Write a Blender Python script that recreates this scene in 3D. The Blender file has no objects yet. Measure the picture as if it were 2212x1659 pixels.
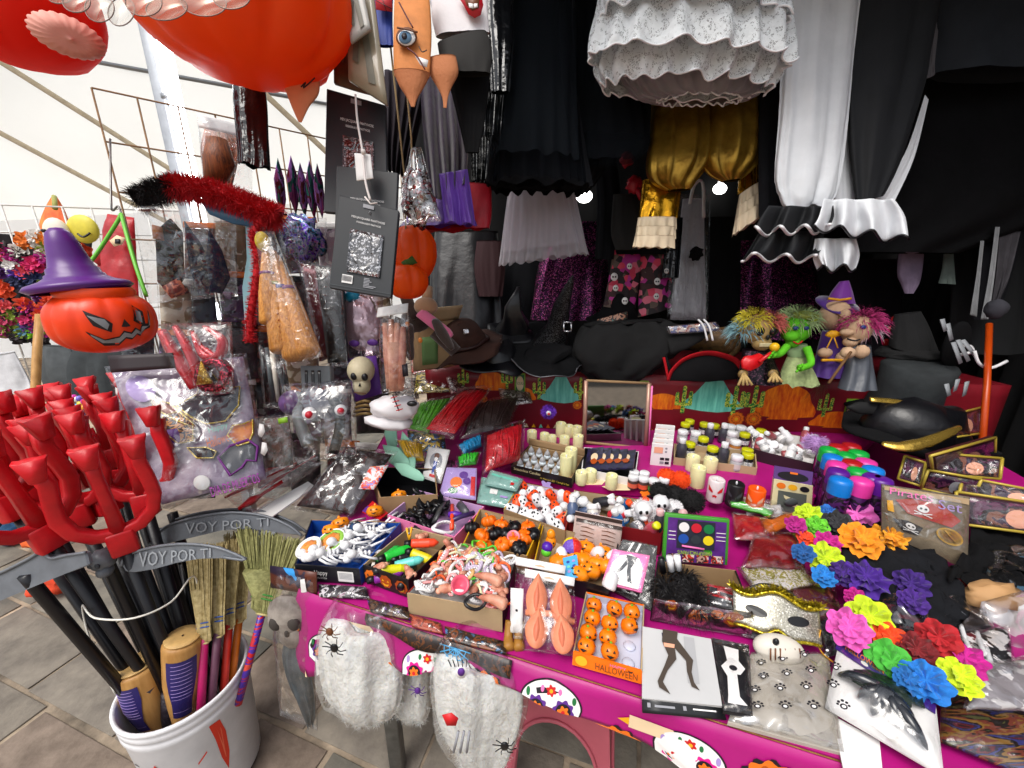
import bpy,bmesh,math,random
from mathutils import Vector as V3,Matrix,noise,Euler
from math import sin,cos,pi,radians,sqrt
R=random.Random(11)
sc=bpy.context.scene
COL=sc.collection
# ---------------------------------------------------------------- camera, sky, sun, exposure
PW,PH,PF=2212.0,1659.0,831.0
CAMZ,PITCH=1.5,radians(16)
cd=bpy.data.cameras.new('camera');cam=bpy.data.objects.new('camera',cd);COL.objects.link(cam)
cam.location=(0,0,CAMZ);cam.rotation_euler=(pi/2-PITCH,0,0)
cd.sensor_fit='HORIZONTAL';cd.sensor_width=36;cd.lens=36*PF/PW;cd.clip_start=.02;cd.clip_end=500
sc.camera=cam
wd=bpy.data.worlds.new('World');sc.world=wd;wd.use_nodes=True
wn=wd.node_tree.nodes;wl=wd.node_tree.links;wn.clear()
sky=wn.new('ShaderNodeTexSky');sky.sky_type='NISHITA';sky.sun_disc=False
SUN_EL,SUN_AZ=radians(60),radians(215)
sky.sun_elevation=SUN_EL;sky.sun_rotation=SUN_AZ;sky.air_density=1.0;sky.dust_density=4.0
hs=wn.new('ShaderNodeHueSaturation');hs.inputs['Saturation'].default_value=.35
bg=wn.new('ShaderNodeBackground');bg.inputs['Strength'].default_value=.13
wo=wn.new('ShaderNodeOutputWorld')
wl.new(sky.outputs[0],hs.inputs['Color']);wl.new(hs.outputs[0],bg.inputs[0]);wl.new(bg.outputs[0],wo.inputs[0])
sd=bpy.data.lights.new('sun','SUN');sd.energy=1.3;sd.angle=radians(35);sd.color=(1,.96,.9)
so=bpy.data.objects.new('sun',sd);COL.objects.link(so);so.location=(-2,-4,6)
sdir=V3((sin(SUN_AZ)*cos(SUN_EL),cos(SUN_AZ)*cos(SUN_EL),sin(SUN_EL)))
so.rotation_euler=sdir.to_track_quat('Z','Y').to_euler()
sc.view_settings.view_transform='Standard';sc.view_settings.look='None'
sc.view_settings.exposure=0.6;sc.view_settings.gamma=1
cy=sc.cycles
cy.use_denoising=True;cy.max_bounces=7;cy.diffuse_bounces=3;cy.glossy_bounces=3
cy.transmission_bounces=4;cy.transparent_max_bounces=20;cy.caustics_reflective=False;cy.caustics_refractive=False
# ---------------------------------------------------------------- measuring helpers (photo grid -> place in the stall)
def ray(px,py):
 x=(px-PW/2)/PF;y=(py-PH/2)/PF
 return V3((x,cos(PITCH)-y*sin(PITCH),-sin(PITCH)-y*cos(PITCH)))
CAM=V3((0,0,CAMZ))
def P(px,py,d):return CAM+ray(px,py)*d
def PZ(px,py,z):r=ray(px,py);return CAM+r*((z-CAMZ)/r.z)
def PL(px,py,p0,n):r=ray(px,py);return CAM+r*((p0-CAM).dot(n)/r.dot(n))
def at(d):return lambda x,y:P(x,y,d)
def on(z):return lambda x,y:PZ(x,y,z)
def vert(a,b):
 a=V3((a[0],a[1],0));b=V3((b[0],b[1],0));n=(b-a).cross(V3((0,0,1))).normalized()
 return lambda x,y:PL(x,y,a,n)
def lin(c):return c/12.92 if c<=.04045 else((c+.055)/1.055)**2.4
def C(h):h=h.lstrip('#');return tuple(lin(int(h[i:i+2],16)/255)for i in(0,2,4))+(1,)
# ---------------------------------------------------------------- objects
CNM=lambda c:(lambda r,g,b:'black' if max(r,g,b)<60 else 'white' if min(r,g,b)>195 else 'grey' if max(r,g,b)-min(r,g,b)<30 else 'red' if g<75 and b<75 else 'pink' if r>180 and b>90 and g<190 else 'orange' if r>190 and g<175 and b<110 else 'yellow' if r>170 and g>150 and b<120 else 'green' if g>r and g>b else 'purple' if r>g and b>g else 'blue' if b>g else 'tan')(*[int(c[i:i+2],16)for i in(1,3,5)])
ORG={}
def thing(name,label,cat,loc,group=None):
 o=bpy.data.objects.new(name,None);COL.objects.link(o);o.location=loc;o.empty_display_size=.02
 ORG[o.name]=V3(loc)
 o['label']=label;o['category']=cat
 if group:o['group']=group
 return o
def O(name,geo,mat,par=None,label=None,cat=None,group=None,smooth=True,kind=None,loc=None):
 V,Fc=geo
 me=bpy.data.meshes.new(name)
 if par is not None:org=ORG[par.name]
 elif loc is not None:org=V3(loc)
 else:
  xs=[v[0]for v in V];ys=[v[1]for v in V];zs=[v[2]for v in V]
  org=V3(((min(xs)+max(xs))/2,(min(ys)+max(ys))/2,min(zs)))
 me.from_pydata([(v[0]-org.x,v[1]-org.y,v[2]-org.z)for v in V],[],Fc)
 if smooth:me.polygons.foreach_set('use_smooth',[True]*len(me.polygons))
 if mat:me.materials.append(mat)
 o=bpy.data.objects.new(name,me);COL.objects.link(o);ORG[o.name]=org
 if par is not None:o.parent=par
 else:o.location=org
 if label:o['label']=label
 if cat:o['category']=cat
 if group:o['group']=group
 if kind:o['kind']=kind
 return o
PROTO=[]
def proto(name):
 o=bpy.data.objects.new(name,None);COL.objects.link(o);ORG[o.name]=V3((0,0,0));PROTO.append(o);return o
def copy_tree(o,par):
 c=o.copy();COL.objects.link(c);c.parent=par
 for ch in o.children:copy_tree(ch,c)
 return c
def put(pr,loc,rot=(0,0,0),s=1,label=None,cat=None,group=None,name=None,mats=None):
 c=copy_tree(pr,None)
 c.name=name or pr.name.split('.')[0].replace('proto_','')
 c.location=loc;c.rotation_euler=rot;c.scale=(s,s,s)if isinstance(s,(int,float))else s
 if label:c['label']=label
 if cat:c['category']=cat
 if group:c['group']=group
 if mats:
  for ch in list(c.children)+[g for q in c.children for g in q.children]:
   b=ch.name.split('.')[0]
   if b in mats:
    ch.material_slots[0].link='OBJECT';ch.material_slots[0].material=mats[b]
 return c
# ---------------------------------------------------------------- shapes: every one returns (vertices, faces)
def join(*gs):
 V,Fc=[],[]
 for g in gs:
  k=len(V);V+=list(g[0]);Fc+=[tuple(i+k for i in f)for f in g[1]]
 return V,Fc
def xf(g,loc=(0,0,0),rot=(0,0,0),s=(1,1,1)):
 if isinstance(s,(int,float)):s=(s,s,s)
 m=Matrix.LocRotScale(V3(loc),Euler(rot),V3(s));return[m@V3(v)for v in g[0]],g[1]
def box(a,b):
 (x0,y0,z0),(x1,y1,z1)=a,b
 V=[V3((x,y,z))for z in(z0,z1)for y in(y0,y1)for x in(x0,x1)]
 return V,[(0,2,3,1),(4,5,7,6),(0,1,5,4),(2,6,7,3),(0,4,6,2),(1,3,7,5)]
def bev(g,w,seg=2):
 bm=bmesh.new();vs=[bm.verts.new(v)for v in g[0]]
 for f in g[1]:bm.faces.new([vs[i]for i in f])
 bmesh.ops.bevel(bm,geom=bm.edges[:],offset=w,segments=seg,affect='EDGES',profile=.5)
 bm.verts.index_update()
 r=([v.co.copy()for v in bm.verts],[tuple(v.index for v in f.verts)for f in bm.faces]);bm.free();return r
def hexa(lo,hi):
 V=list(lo)+list(hi)
 return V,[(3,2,1,0),(4,5,6,7),(0,1,5,4),(1,2,6,5),(2,3,7,6),(3,0,4,7)]
def lathe(prof,n=20,lobes=0,amp=0.,cap=True):
 V,Fc=[],[]
 for r,z in prof:
  for i in range(n):
   a=2*pi*i/n;k=r*(1-amp*(1-abs(sin(lobes*a/2)))**2)if lobes else r
   V.append(V3((k*cos(a),k*sin(a),z)))
 for j in range(len(prof)-1):
  for i in range(n):
   i2=(i+1)%n;Fc.append((j*n+i,j*n+i2,(j+1)*n+i2,(j+1)*n+i))
 if cap:Fc.append(tuple(range(n))[::-1]);Fc.append(tuple((len(prof)-1)*n+i for i in range(n)))
 return V,Fc
def basis(d):
 d=d.normalized();u=d.orthogonal().normalized();return u,d.cross(u)
def tube(pts,r,n=8,cap=True,flat=1.,closed=False):
 pts=[V3(p)for p in pts];m=len(pts);rs=r if isinstance(r,(list,tuple))else[r]*m
 V,Fc=[],[];u=None
 for k in range(m):
  if closed:t=pts[(k+1)%m]-pts[k-1]
  else:t=pts[min(k+1,m-1)]-pts[max(k-1,0)]
  t=t.normalized()if t.length>1e-9 else V3((0,0,1))
  if u is None:u=t.orthogonal().normalized()
  else:
   u=u-t*u.dot(t);u=u.normalized()if u.length>1e-6 else t.orthogonal().normalized()
  w=t.cross(u)
  for i in range(n):
   a=2*pi*i/n;V.append(pts[k]+(u*cos(a)+w*sin(a)*flat)*rs[k])
 for k in range(m if closed else m-1):
  k2=(k+1)%m
  for i in range(n):
   i2=(i+1)%n;Fc.append((k*n+i,k*n+i2,k2*n+i2,k2*n+i))
 if cap and not closed:Fc.append(tuple(range(n))[::-1]);Fc.append(tuple((m-1)*n+i for i in range(n)))
 return V,Fc
def spline(pts,k=6):
 pts=[V3(p)for p in pts];out=[]
 for i in range(len(pts)-1):
  a,b,c,d=pts[max(i-1,0)],pts[i],pts[i+1],pts[min(i+2,len(pts)-1)]
  for j in range(k):
   t=j/k
   out.append(.5*((2*b)+(c-a)*t+(2*a-5*b+4*c-d)*t*t+(3*b-a-3*c+d)*t**3))
 out.append(pts[-1]);return out
def ell(c,r,nu=16,nv=10,nz=0.,fr=8.,up=None,seed=0):
 r=r if isinstance(r,(tuple,list))else(r,r,r);V,Fc=[],[];c=V3(c)
 for j in range(nv+1):
  th=pi*j/nv
  for i in range(nu):
   a=2*pi*i/nu;p=V3((sin(th)*cos(a),sin(th)*sin(a),cos(th)))
   k=1+(nz*noise.noise(p*fr*.3+V3((seed,0,0)))if nz else 0)
   q=V3((p.x*r[0]*k,p.y*r[1]*k,p.z*r[2]*k));V.append(c+(up@q if up is not None else q))
 for j in range(nv):
  for i in range(nu):
   i2=(i+1)%nu;Fc.append((j*nu+i,(j+1)*nu+i,(j+1)*nu+i2,j*nu+i2))
 return V,Fc
def blerp(c,u,v):
 return(c[0]*(1-u)+c[1]*u)*(1-v)+(c[3]*(1-u)+c[2]*u)*v
def cnorm(c):
 n=(c[1]-c[0]).cross(c[3]-c[0]).normalized()
 m=(c[0]+c[2])/2
 return-n if n.dot(m-CAM)>0 else n
def solid(grid,nu,nv,nrm,th):
 n1=nu+1;N=len(grid)
 nf=nrm if callable(nrm)else(lambda k:nrm)
 V=list(grid)+[p-nf(k)*th for k,p in enumerate(grid)];Fc=[]
 for j in range(nv):
  for i in range(nu):
   a=j*n1+i;q=(a,a+n1,a+n1+1,a+1)
   Fc.append(q);Fc.append(tuple(N+k for k in q[::-1]))
 bd=[i for i in range(n1)]+[j*n1+nu for j in range(1,nv+1)]+[nv*n1+i for i in range(nu-1,-1,-1)]+[j*n1 for j in range(nv-1,0,-1)]
 for k in range(len(bd)):
  a,b=bd[k],bd[(k+1)%len(bd)];Fc.append((a,b,N+b,N+a))
 return V,Fc
def slab(c,th,nu=4,nv=4,amp=0.,fr=10.,curl=0.):
 c=[V3(p)for p in c];n=cnorm(c);g=[]
 for j in range(nv+1):
  for i in range(nu+1):
   p=blerp(c,i/nu,j/nv);k=amp*noise.noise(p*fr)if amp else 0
   k+=curl*((2*i/nu-1)**2)
   g.append(p+n*k)
 return solid(g,nu,nv,n,th)
def sheet(c,nu,nv,amp,fr):
 g=slab(c,.001,nu,nv,amp,fr);N_=(nu+1)*(nv+1);return g[0][:N_],[f for f in g[1]if max(f)<N_]
def surf(c,off=.0015):
 c=[V3(p)for p in c];n=cnorm(c);return lambda u,v:blerp(c,u,v)+n*off
def decal(poly,sf):V=[sf(u,v)for u,v in poly];return V,[tuple(range(len(V)))]
def circ(u,v,ru,rv=None,n=16,a0=0):rv=rv or ru;return[(u+ru*cos(2*pi*i/n+a0),v+rv*sin(2*pi*i/n+a0))for i in range(n)]
def rect(u0,v0,u1,v1):return[(u0,v0),(u1,v0),(u1,v1),(u0,v1)]
def pillow(c,th,nu=16,nv=16,cr=.003,fr=45.,seed=0.,pw=.5,back=.5):
 c=[V3(p)for p in c];n=cnorm(c);V=[];n1=nu+1;Fc=[]
 for s in(1,-1):
  for j in range(nv+1):
   for i in range(nu+1):
    u,v=i/nu,j/nv;p=blerp(c,u,v)
    k=max(0,(1-(2*u-1)**2)*(1-(2*v-1)**2))**pw
    e=noise.noise(p*fr+V3((seed,s*9,0)))*cr+noise.noise(p*fr*2.7+V3((0,seed,s)))*cr*.5
    q=p+n*(s*th*(k if s>0 else k*back)+e*(.15+k)*1.3)
    if i in(0,nu)or j in(0,nv):q=p+n*s*.0004
    V.append(q)
 N=n1*(nv+1)
 for j in range(nv):
  for i in range(nu):
   a=j*n1+i;q=(a,a+n1,a+n1+1,a+1);Fc.append(q);Fc.append(tuple(N+k for k in q[::-1]))
 bd=[i for i in range(n1)]+[j*n1+nu for j in range(1,nv+1)]+[nv*n1+i for i in range(nu-1,-1,-1)]+[j*n1 for j in range(nv-1,0,-1)]
 for k in range(len(bd)):
  a,b=bd[k],bd[(k+1)%len(bd)];Fc.append((a,b,N+b,N+a))
 return V,Fc
def plate(px,fn,th,bevw=0,n=None):
 pts=[fn(*p)for p in px]if fn else[V3(p)for p in px];m=len(pts)
 if n is None:
  n=V3((0,0,0))
  for i in range(m):a,b=pts[i],pts[(i+1)%m];n+=(a-pts[0]).cross(b-pts[0])
  n.normalize()
  if n.dot(pts[0]-CAM)>0:n=-n
 V=pts+[p-n*th for p in pts]
 Fc=[tuple(range(m)),tuple(range(2*m-1,m-1,-1))]+[(i,m+i,m+(i+1)%m,(i+1)%m)for i in range(m)]
 g=(V,Fc)
 return bev(g,bevw,1)if bevw else g
def rows_i(rows,m):
 n=len(rows)-1;out=[]
 for k in range(m+1):
  t=k/m*n;i=min(int(t),n-1);f=t-i
  a,b,c,d=rows[max(i-1,0)],rows[i],rows[i+1],rows[min(i+2,n)]
  out.append([.5*((2*B)+(Cc-A)*f+(2*A-5*B+4*Cc-D)*f*f+(3*B-A-3*Cc+D)*f**3)for A,B,Cc,D in zip(a,b,c,d)])
 return out
def garment(rows,d,flat=.35,folds=9,amp=.06,n=56,m=24,hem=.0,seed=0,cap=False,top=.15,nz=.0):
 rows=[tuple(r)+((d,)if len(r)==4 else())for r in rows];rs=rows_i(rows,m);V,Fc=[],[]
 for k,(xl,yl,xr,yr,dd)in enumerate(rs):
  L,Rr=P(xl,yl,dd),P(xr,yr,dd);c=(L+Rr)/2;hw=(Rr-L)/2
  nr=CAM-c;nr.z=0;nr-=hw*(nr.dot(hw)/max(hw.length_squared,1e-9));nr.normalize()
  f=top+(1-top)*k/m
  for i in range(n):
   a=2*pi*i/n
   s=.8*sin(folds*a+seed+2.4*noise.noise(V3((cos(a)*2,sin(a)*2,k*.06+seed))))+.9*noise.noise(V3((cos(a)*5,sin(a)*5,k*.06+seed)))
   kk=1+amp*f*s
   p=c+hw*cos(a)*(1+(kk-1)*.4)-nr*(sin(a)*flat*hw.length*-1)*kk+nr*amp*f*s*hw.length*.5
   p.z+=hem*(k/m)**3*(sin(folds*a+seed*2)+2*noise.noise(V3((cos(a)*4,sin(a)*4,seed))))+(nz*noise.noise(p*30)if nz else 0)
   V.append(p)
 for k in range(m):
  for i in range(n):
   i2=(i+1)%n;Fc.append((k*n+i,k*n+i2,(k+1)*n+i2,(k+1)*n+i))
 Fc.append(tuple(range(n)))
 if cap:Fc.append(tuple(m*n+i for i in range(n))[::-1])
 return V,Fc
def drape(rows,d,folds=6,amp=.02,nu=40,m=24,th=.002,hem=.0,seed=0,top=.2,nz=.0):
 rows=[tuple(r)+((d,)if len(r)==4 else())for r in rows];rs=rows_i(rows,m);g=[];nn=[]
 for k,(xl,yl,xr,yr,dd)in enumerate(rs):
  L,Rr=P(xl,yl,dd),P(xr,yr,dd);f=top+(1-top)*k/m
  nr=CAM-(L+Rr)/2;nr.z=0;nr.normalize()
  for i in range(nu+1):
   u=i/nu;p=L*(1-u)+Rr*u
   s=sin(folds*2*pi*u+seed+1.2*noise.noise(V3((u*3,k*.08,seed))))+.7*noise.noise(V3((u*9,k*.1,seed+3)))
   p=p+nr*amp*f*s+V3((0,0,hem*(k/m)**3*sin(folds*2*pi*u+seed+1)))
   if nz:p+=nr*nz*noise.noise(p*25)
   g.append(p);nn.append(nr)
 return solid(g,nu,m,lambda k:nn[k],th)
def fur(pts,L,w,rr,seed=0,droop=0.):
 q=random.Random(seed);V,Fc=[],[]
 for p,n in pts:
  t=V3((q.uniform(-1,1),q.uniform(-1,1),q.uniform(-1,1)));d=(n+t*rr).normalized();s=d.orthogonal().normalized()
  l=L*q.uniform(.6,1.2);k=len(V);md=p+d*l*.55;e=p+d*l+V3((0,0,-droop*l))
  V+=[p-s*w,p+s*w,md+s*w*.7,md-s*w*.7,e];Fc+=[(k,k+1,k+2,k+3),(k+3,k+2,k+4)]
 return V,Fc
def ballpts(c,r,n,seed=0):
 q=random.Random(seed);out=[]
 for _ in range(n):
  z=q.uniform(-1,1);a=q.uniform(0,2*pi);s=sqrt(1-z*z);v=V3((s*cos(a),s*sin(a),z));out.append((V3(c)+v*r,v))
 return out
_tc={}
def txt_geo(s):
 if s not in _tc:
  cu=bpy.data.curves.new('t','FONT');cu.body=s;cu.resolution_u=2;cu.fill_mode='FRONT'
  o=bpy.data.objects.new('t',cu);COL.objects.link(o);dg=bpy.context.evaluated_depsgraph_get()
  me=bpy.data.meshes.new_from_object(o.evaluated_get(dg));V=[v.co.copy()for v in me.vertices];Fc=[tuple(p.vertices)for p in me.polygons]
  bpy.data.objects.remove(o);bpy.data.curves.remove(cu);bpy.data.meshes.remove(me)
  x0=min(v.x for v in V);x1=max(v.x for v in V);y0=min(v.y for v in V);y1=max(v.y for v in V)
  _tc[s]=([((v.x-x0)/(x1-x0),1-(v.y-y0)/(y1-y0))for v in V],Fc)
 return _tc[s]
def txt(s,u0,v0,u1,v1,sf,shear=0.,fat=0):
 V,Fc=txt_geo(s)
 return[sf(u0+(u1-u0)*u,v0+(v1-v0)*v+shear*u)for u,v in V],Fc
# ---------------------------------------------------------------- procedural materials
MC={}
def M(key,col,rough=.5,metal=0.,bump=None,var=None,stretch=None,spec=.5,sheen=0.,coat=0.,sss=0.,trans=0.,alpha=None,rnd=0.,ior=1.45):
 if key in MC:return MC[key]
 m=bpy.data.materials.new(key);m.use_nodes=True;nt=m.node_tree;N,Lk=nt.nodes,nt.links
 b=N['Principled BSDF'];c=C(col)if isinstance(col,str)else tuple(col)
 b.inputs['Base Color'].default_value=c;b.inputs['Roughness'].default_value=rough;b.inputs['Metallic'].default_value=metal
 b.inputs['Specular IOR Level'].default_value=spec;b.inputs['Sheen Weight'].default_value=sheen;b.inputs['Coat Weight'].default_value=coat
 b.inputs['Transmission Weight'].default_value=trans;b.inputs['IOR'].default_value=ior
 if sss:b.inputs['Subsurface Weight'].default_value=sss;b.inputs['Subsurface Radius'].default_value=(.02,.015,.01)
 if alpha is not None:b.inputs['Alpha'].default_value=alpha
 src=None
 if bump or var or rnd:
  tc=N.new('ShaderNodeTexCoord');mp=N.new('ShaderNodeMapping');Lk.new(tc.outputs['Object'],mp.inputs[0])
  if stretch:mp.inputs['Scale'].default_value=stretch
  if var:
   nz=N.new('ShaderNodeTexNoise');nz.inputs['Scale'].default_value=var[0];nz.inputs['Detail'].default_value=5;nz.inputs['Roughness'].default_value=.6
   Lk.new(mp.outputs[0],nz.inputs[0]);cr=N.new('ShaderNodeValToRGB')
   k=var[1];c2=C(var[2])if len(var)>2 else tuple(x*(1-k)for x in c[:3])+(1,)
   cr.color_ramp.elements[0].position=.33;cr.color_ramp.elements[1].position=.68
   cr.color_ramp.elements[0].color=c2;cr.color_ramp.elements[1].color=tuple(min(1,x*(1+k*.25))for x in c[:3])+(1,)
   Lk.new(nz.outputs['Fac'],cr.inputs[0]);src=cr.outputs[0]
  if rnd:
   oi=N.new('ShaderNodeObjectInfo');h=N.new('ShaderNodeHueSaturation');mr=N.new('ShaderNodeMapRange')
   mr.inputs[3].default_value=1-rnd;mr.inputs[4].default_value=1+rnd*.6;Lk.new(oi.outputs['Random'],mr.inputs[0]);Lk.new(mr.outputs[0],h.inputs['Value'])
   if src:Lk.new(src,h.inputs['Color'])
   else:h.inputs['Color'].default_value=c
   src=h.outputs[0]
  if src:Lk.new(src,b.inputs['Base Color'])
  if bump:
   nb=N.new('ShaderNodeTexNoise');nb.inputs['Scale'].default_value=bump[0];nb.inputs['Detail'].default_value=4;Lk.new(mp.outputs[0],nb.inputs[0])
   bp=N.new('ShaderNodeBump');bp.inputs['Strength'].default_value=bump[1];bp.inputs['Distance'].default_value=bump[2]if len(bump)>2 else .004
   Lk.new(nb.outputs['Fac'],bp.inputs['Height']);Lk.new(bp.outputs[0],b.inputs['Normal'])
 MC[key]=m;return m
def PR(key,cols,scale=30.,rough=.35,kind='noise',stretch=None,metal=0.,coat=0.,bump=0.):
 if key in MC:return MC[key]
 m=bpy.data.materials.new(key);m.use_nodes=True;nt=m.node_tree;N,Lk=nt.nodes,nt.links;b=N['Principled BSDF']
 tc=N.new('ShaderNodeTexCoord');mp=N.new('ShaderNodeMapping');Lk.new(tc.outputs['Object'],mp.inputs[0])
 if stretch:mp.inputs['Scale'].default_value=stretch
 if kind=='noise':
  t=N.new('ShaderNodeTexNoise');t.inputs['Scale'].default_value=scale;t.inputs['Detail'].default_value=3;t.inputs['Distortion'].default_value=.6;out=t.outputs['Fac'];lo,hi=.28,.72
 else:
  t=N.new('ShaderNodeTexVoronoi');t.inputs['Scale'].default_value=scale;s=N.new('ShaderNodeSeparateColor');Lk.new(t.outputs['Color'],s.inputs[0]);out=s.outputs[0];lo,hi=0,1
 Lk.new(mp.outputs[0],t.inputs[0]);cr=N.new('ShaderNodeValToRGB');cr.color_ramp.interpolation='CONSTANT'
 n=len(cols);el=cr.color_ramp.elements
 while len(el)<n:el.new(.5)
 for i,c in enumerate(cols):el[i].position=lo+(hi-lo)*i/n;el[i].color=C(c)
 Lk.new(out,cr.inputs[0]);Lk.new(cr.outputs[0],b.inputs['Base Color']);b.inputs['Roughness'].default_value=rough;b.inputs['Metallic'].default_value=metal;b.inputs['Coat Weight'].default_value=coat
 if bump:
  bp=N.new('ShaderNodeBump');bp.inputs['Strength'].default_value=bump;bp.inputs['Distance'].default_value=.004;Lk.new(out,bp.inputs['Height']);Lk.new(bp.outputs[0],b.inputs['Normal'])
 MC[key]=m;return m
def FILM(key,tint='#ffffff',op=.12,rough=.12,scale=35.,streak=.25):
 if key in MC:return MC[key]
 m=bpy.data.materials.new(key);m.use_nodes=True;nt=m.node_tree;N,Lk=nt.nodes,nt.links;N.remove(N['Principled BSDF']);b=N.new('ShaderNodeBsdfGlossy');out=N['Material Output'];op*=.75
 b.inputs['Color'].default_value=C(tint);b.inputs['Roughness'].default_value=rough+.06
 tc=N.new('ShaderNodeTexCoord');nz=N.new('ShaderNodeTexNoise');nz.inputs['Scale'].default_value=scale;nz.inputs['Detail'].default_value=5;nz.inputs['Distortion'].default_value=1.2
 nz.noise_type='RIDGED_MULTIFRACTAL';Lk.new(tc.outputs['Object'],nz.inputs[0])
 bp=N.new('ShaderNodeBump');bp.inputs['Strength'].default_value=.7;bp.inputs['Distance'].default_value=.006;Lk.new(nz.outputs['Fac'],bp.inputs['Height']);Lk.new(bp.outputs[0],b.inputs['Normal'])
 lw=N.new('ShaderNodeLayerWeight');lw.inputs['Blend'].default_value=.25;Lk.new(bp.outputs[0],lw.inputs['Normal'])
 n2=N.new('ShaderNodeTexNoise');n2.inputs['Scale'].default_value=scale*.9;n2.inputs['Detail'].default_value=6;n2.inputs['Distortion'].default_value=2;Lk.new(tc.outputs['Object'],n2.inputs[0])
 mr=N.new('ShaderNodeMapRange');mr.inputs[1].default_value=.58;mr.inputs[2].default_value=.75;mr.inputs[3].default_value=op;mr.inputs[4].default_value=op+streak;Lk.new(n2.outputs['Fac'],mr.inputs[0])
 ma=N.new('ShaderNodeMath');ma.operation='MULTIPLY_ADD';ma.use_clamp=True;ma.inputs[1].default_value=.3;Lk.new(lw.outputs['Fresnel'],ma.inputs[0]);Lk.new(mr.outputs[0],ma.inputs[2])
 tr=N.new('ShaderNodeBsdfTransparent');mx=N.new('ShaderNodeMixShader');Lk.new(ma.outputs[0],mx.inputs[0]);Lk.new(tr.outputs[0],mx.inputs[1]);Lk.new(b.outputs[0],mx.inputs[2]);Lk.new(mx.outputs[0],out.inputs[0])
 MC[key]=m;return m
def GAUZE(key,col,op=.6,scale=900.,transl=.4):
 if key in MC:return MC[key]
 m=bpy.data.materials.new(key);m.use_nodes=True;nt=m.node_tree;N,Lk=nt.nodes,nt.links;out=N['Material Output'];N.remove(N['Principled BSDF'])
 d=N.new('ShaderNodeBsdfDiffuse');t=N.new('ShaderNodeBsdfTranslucent');tr=N.new('ShaderNodeBsdfTransparent');d.inputs[0].default_value=C(col);t.inputs[0].default_value=C(col)
 a=N.new('ShaderNodeMixShader');a.inputs[0].default_value=transl;Lk.new(d.outputs[0],a.inputs[1]);Lk.new(t.outputs[0],a.inputs[2])
 lw=N.new('ShaderNodeLayerWeight');lw.inputs[0].default_value=.4;mr=N.new('ShaderNodeMapRange');mr.inputs[3].default_value=op;mr.inputs[4].default_value=min(1,op+.35);Lk.new(lw.outputs['Facing'],mr.inputs[0])
 x=N.new('ShaderNodeMixShader');Lk.new(mr.outputs[0],x.inputs[0]);Lk.new(tr.outputs[0],x.inputs[1]);Lk.new(a.outputs[0],x.inputs[2]);Lk.new(x.outputs[0],out.inputs[0])
 MC[key]=m;return m
def GLOW(key,col,s):
 if key in MC:return MC[key]
 m=bpy.data.materials.new(key);m.use_nodes=True;b=m.node_tree.nodes['Principled BSDF'];b.inputs['Base Color'].default_value=C(col)
 b.inputs['Emission Color'].default_value=C(col);b.inputs['Emission Strength'].default_value=s;MC[key]=m;return m
def SEQ(key,cols,scale=160.,dark='#0a0410'):
 if key in MC:return MC[key]
 m=bpy.data.materials.new(key);m.use_nodes=True;nt=m.node_tree;N,Lk=nt.nodes,nt.links;b=N['Principled BSDF']
 tc=N.new('ShaderNodeTexCoord');t=N.new('ShaderNodeTexVoronoi');t.inputs['Scale'].default_value=scale;Lk.new(tc.outputs['Object'],t.inputs[0])
 s=N.new('ShaderNodeSeparateColor');Lk.new(t.outputs['Color'],s.inputs[0]);cr=N.new('ShaderNodeValToRGB');cr.color_ramp.interpolation='CONSTANT';el=cr.color_ramp.elements
 al=[dark]+list(cols)
 while len(el)<len(al):el.new(.5)
 for i,c in enumerate(al):el[i].position=0 if i==0 else .5+.5*(i-1)/len(cols);el[i].color=C(c)
 Lk.new(s.outputs[0],cr.inputs[0]);Lk.new(cr.outputs[0],b.inputs['Base Color']);b.inputs['Metallic'].default_value=.7;b.inputs['Roughness'].default_value=.3
 bp=N.new('ShaderNodeBump');bp.inputs['Strength'].default_value=1;bp.inputs['Distance'].default_value=.01;Lk.new(s.outputs[1],bp.inputs['Height']);Lk.new(bp.outputs[0],b.inputs['Normal'])
 MC[key]=m;return m
plast=lambda k,c,r=.3:M(k,c,r,bump=(60,.05),var=(25,.12),rnd=.08)
cloth=lambda k,c,**a:M(k,c,.9,bump=(220,.25,.002),var=(14,.3),spec=.2,**a)
BLACKC=cloth('black_cloth','#0b0b0d');BLACK2=cloth('charcoal_cloth','#17181c');BLACKP=plast('black_plastic','#101013');SATIN=M('black_satin','#0c0c10',.35,bump=(18,.3,.01),spec=.6)
WHITE=plast('white_plastic','#e8e8ea',.35);WPAP=M('white_paper','#e6e4e2',.6,var=(8,.06));KRAFT=M('kraft_card','#9a7c58',.8,var=(9,.18),bump=(120,.1));KRAFT2=M('pale_card','#b39a76',.8,var=(9,.15),bump=(120,.1))
ORANGE=plast('orange_plastic','#f4700c',.35);ORANGED=plast('deep_orange_plastic','#f04a0e',.35);REDP=M('red_plastic','#d01420',.38,bump=(90,.12),var=(16,.3),rnd=.1);FILMC=FILM('clear_film',op=.06,streak=.2)
FILMT=FILM('thick_film',op=.14,streak=.35,scale=28);FILMP=FILM('pinkish_film','#f0d8e4',.22,streak=.35,scale=24);METAL=M('steel_wire','#8b8a88',.4,.9,var=(30,.3));WOOD=M('turned_wood','#c79a5c',.45,var=(30,.35,'#a4743a'),stretch=(1,1,.15),bump=(60,.1))
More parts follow.
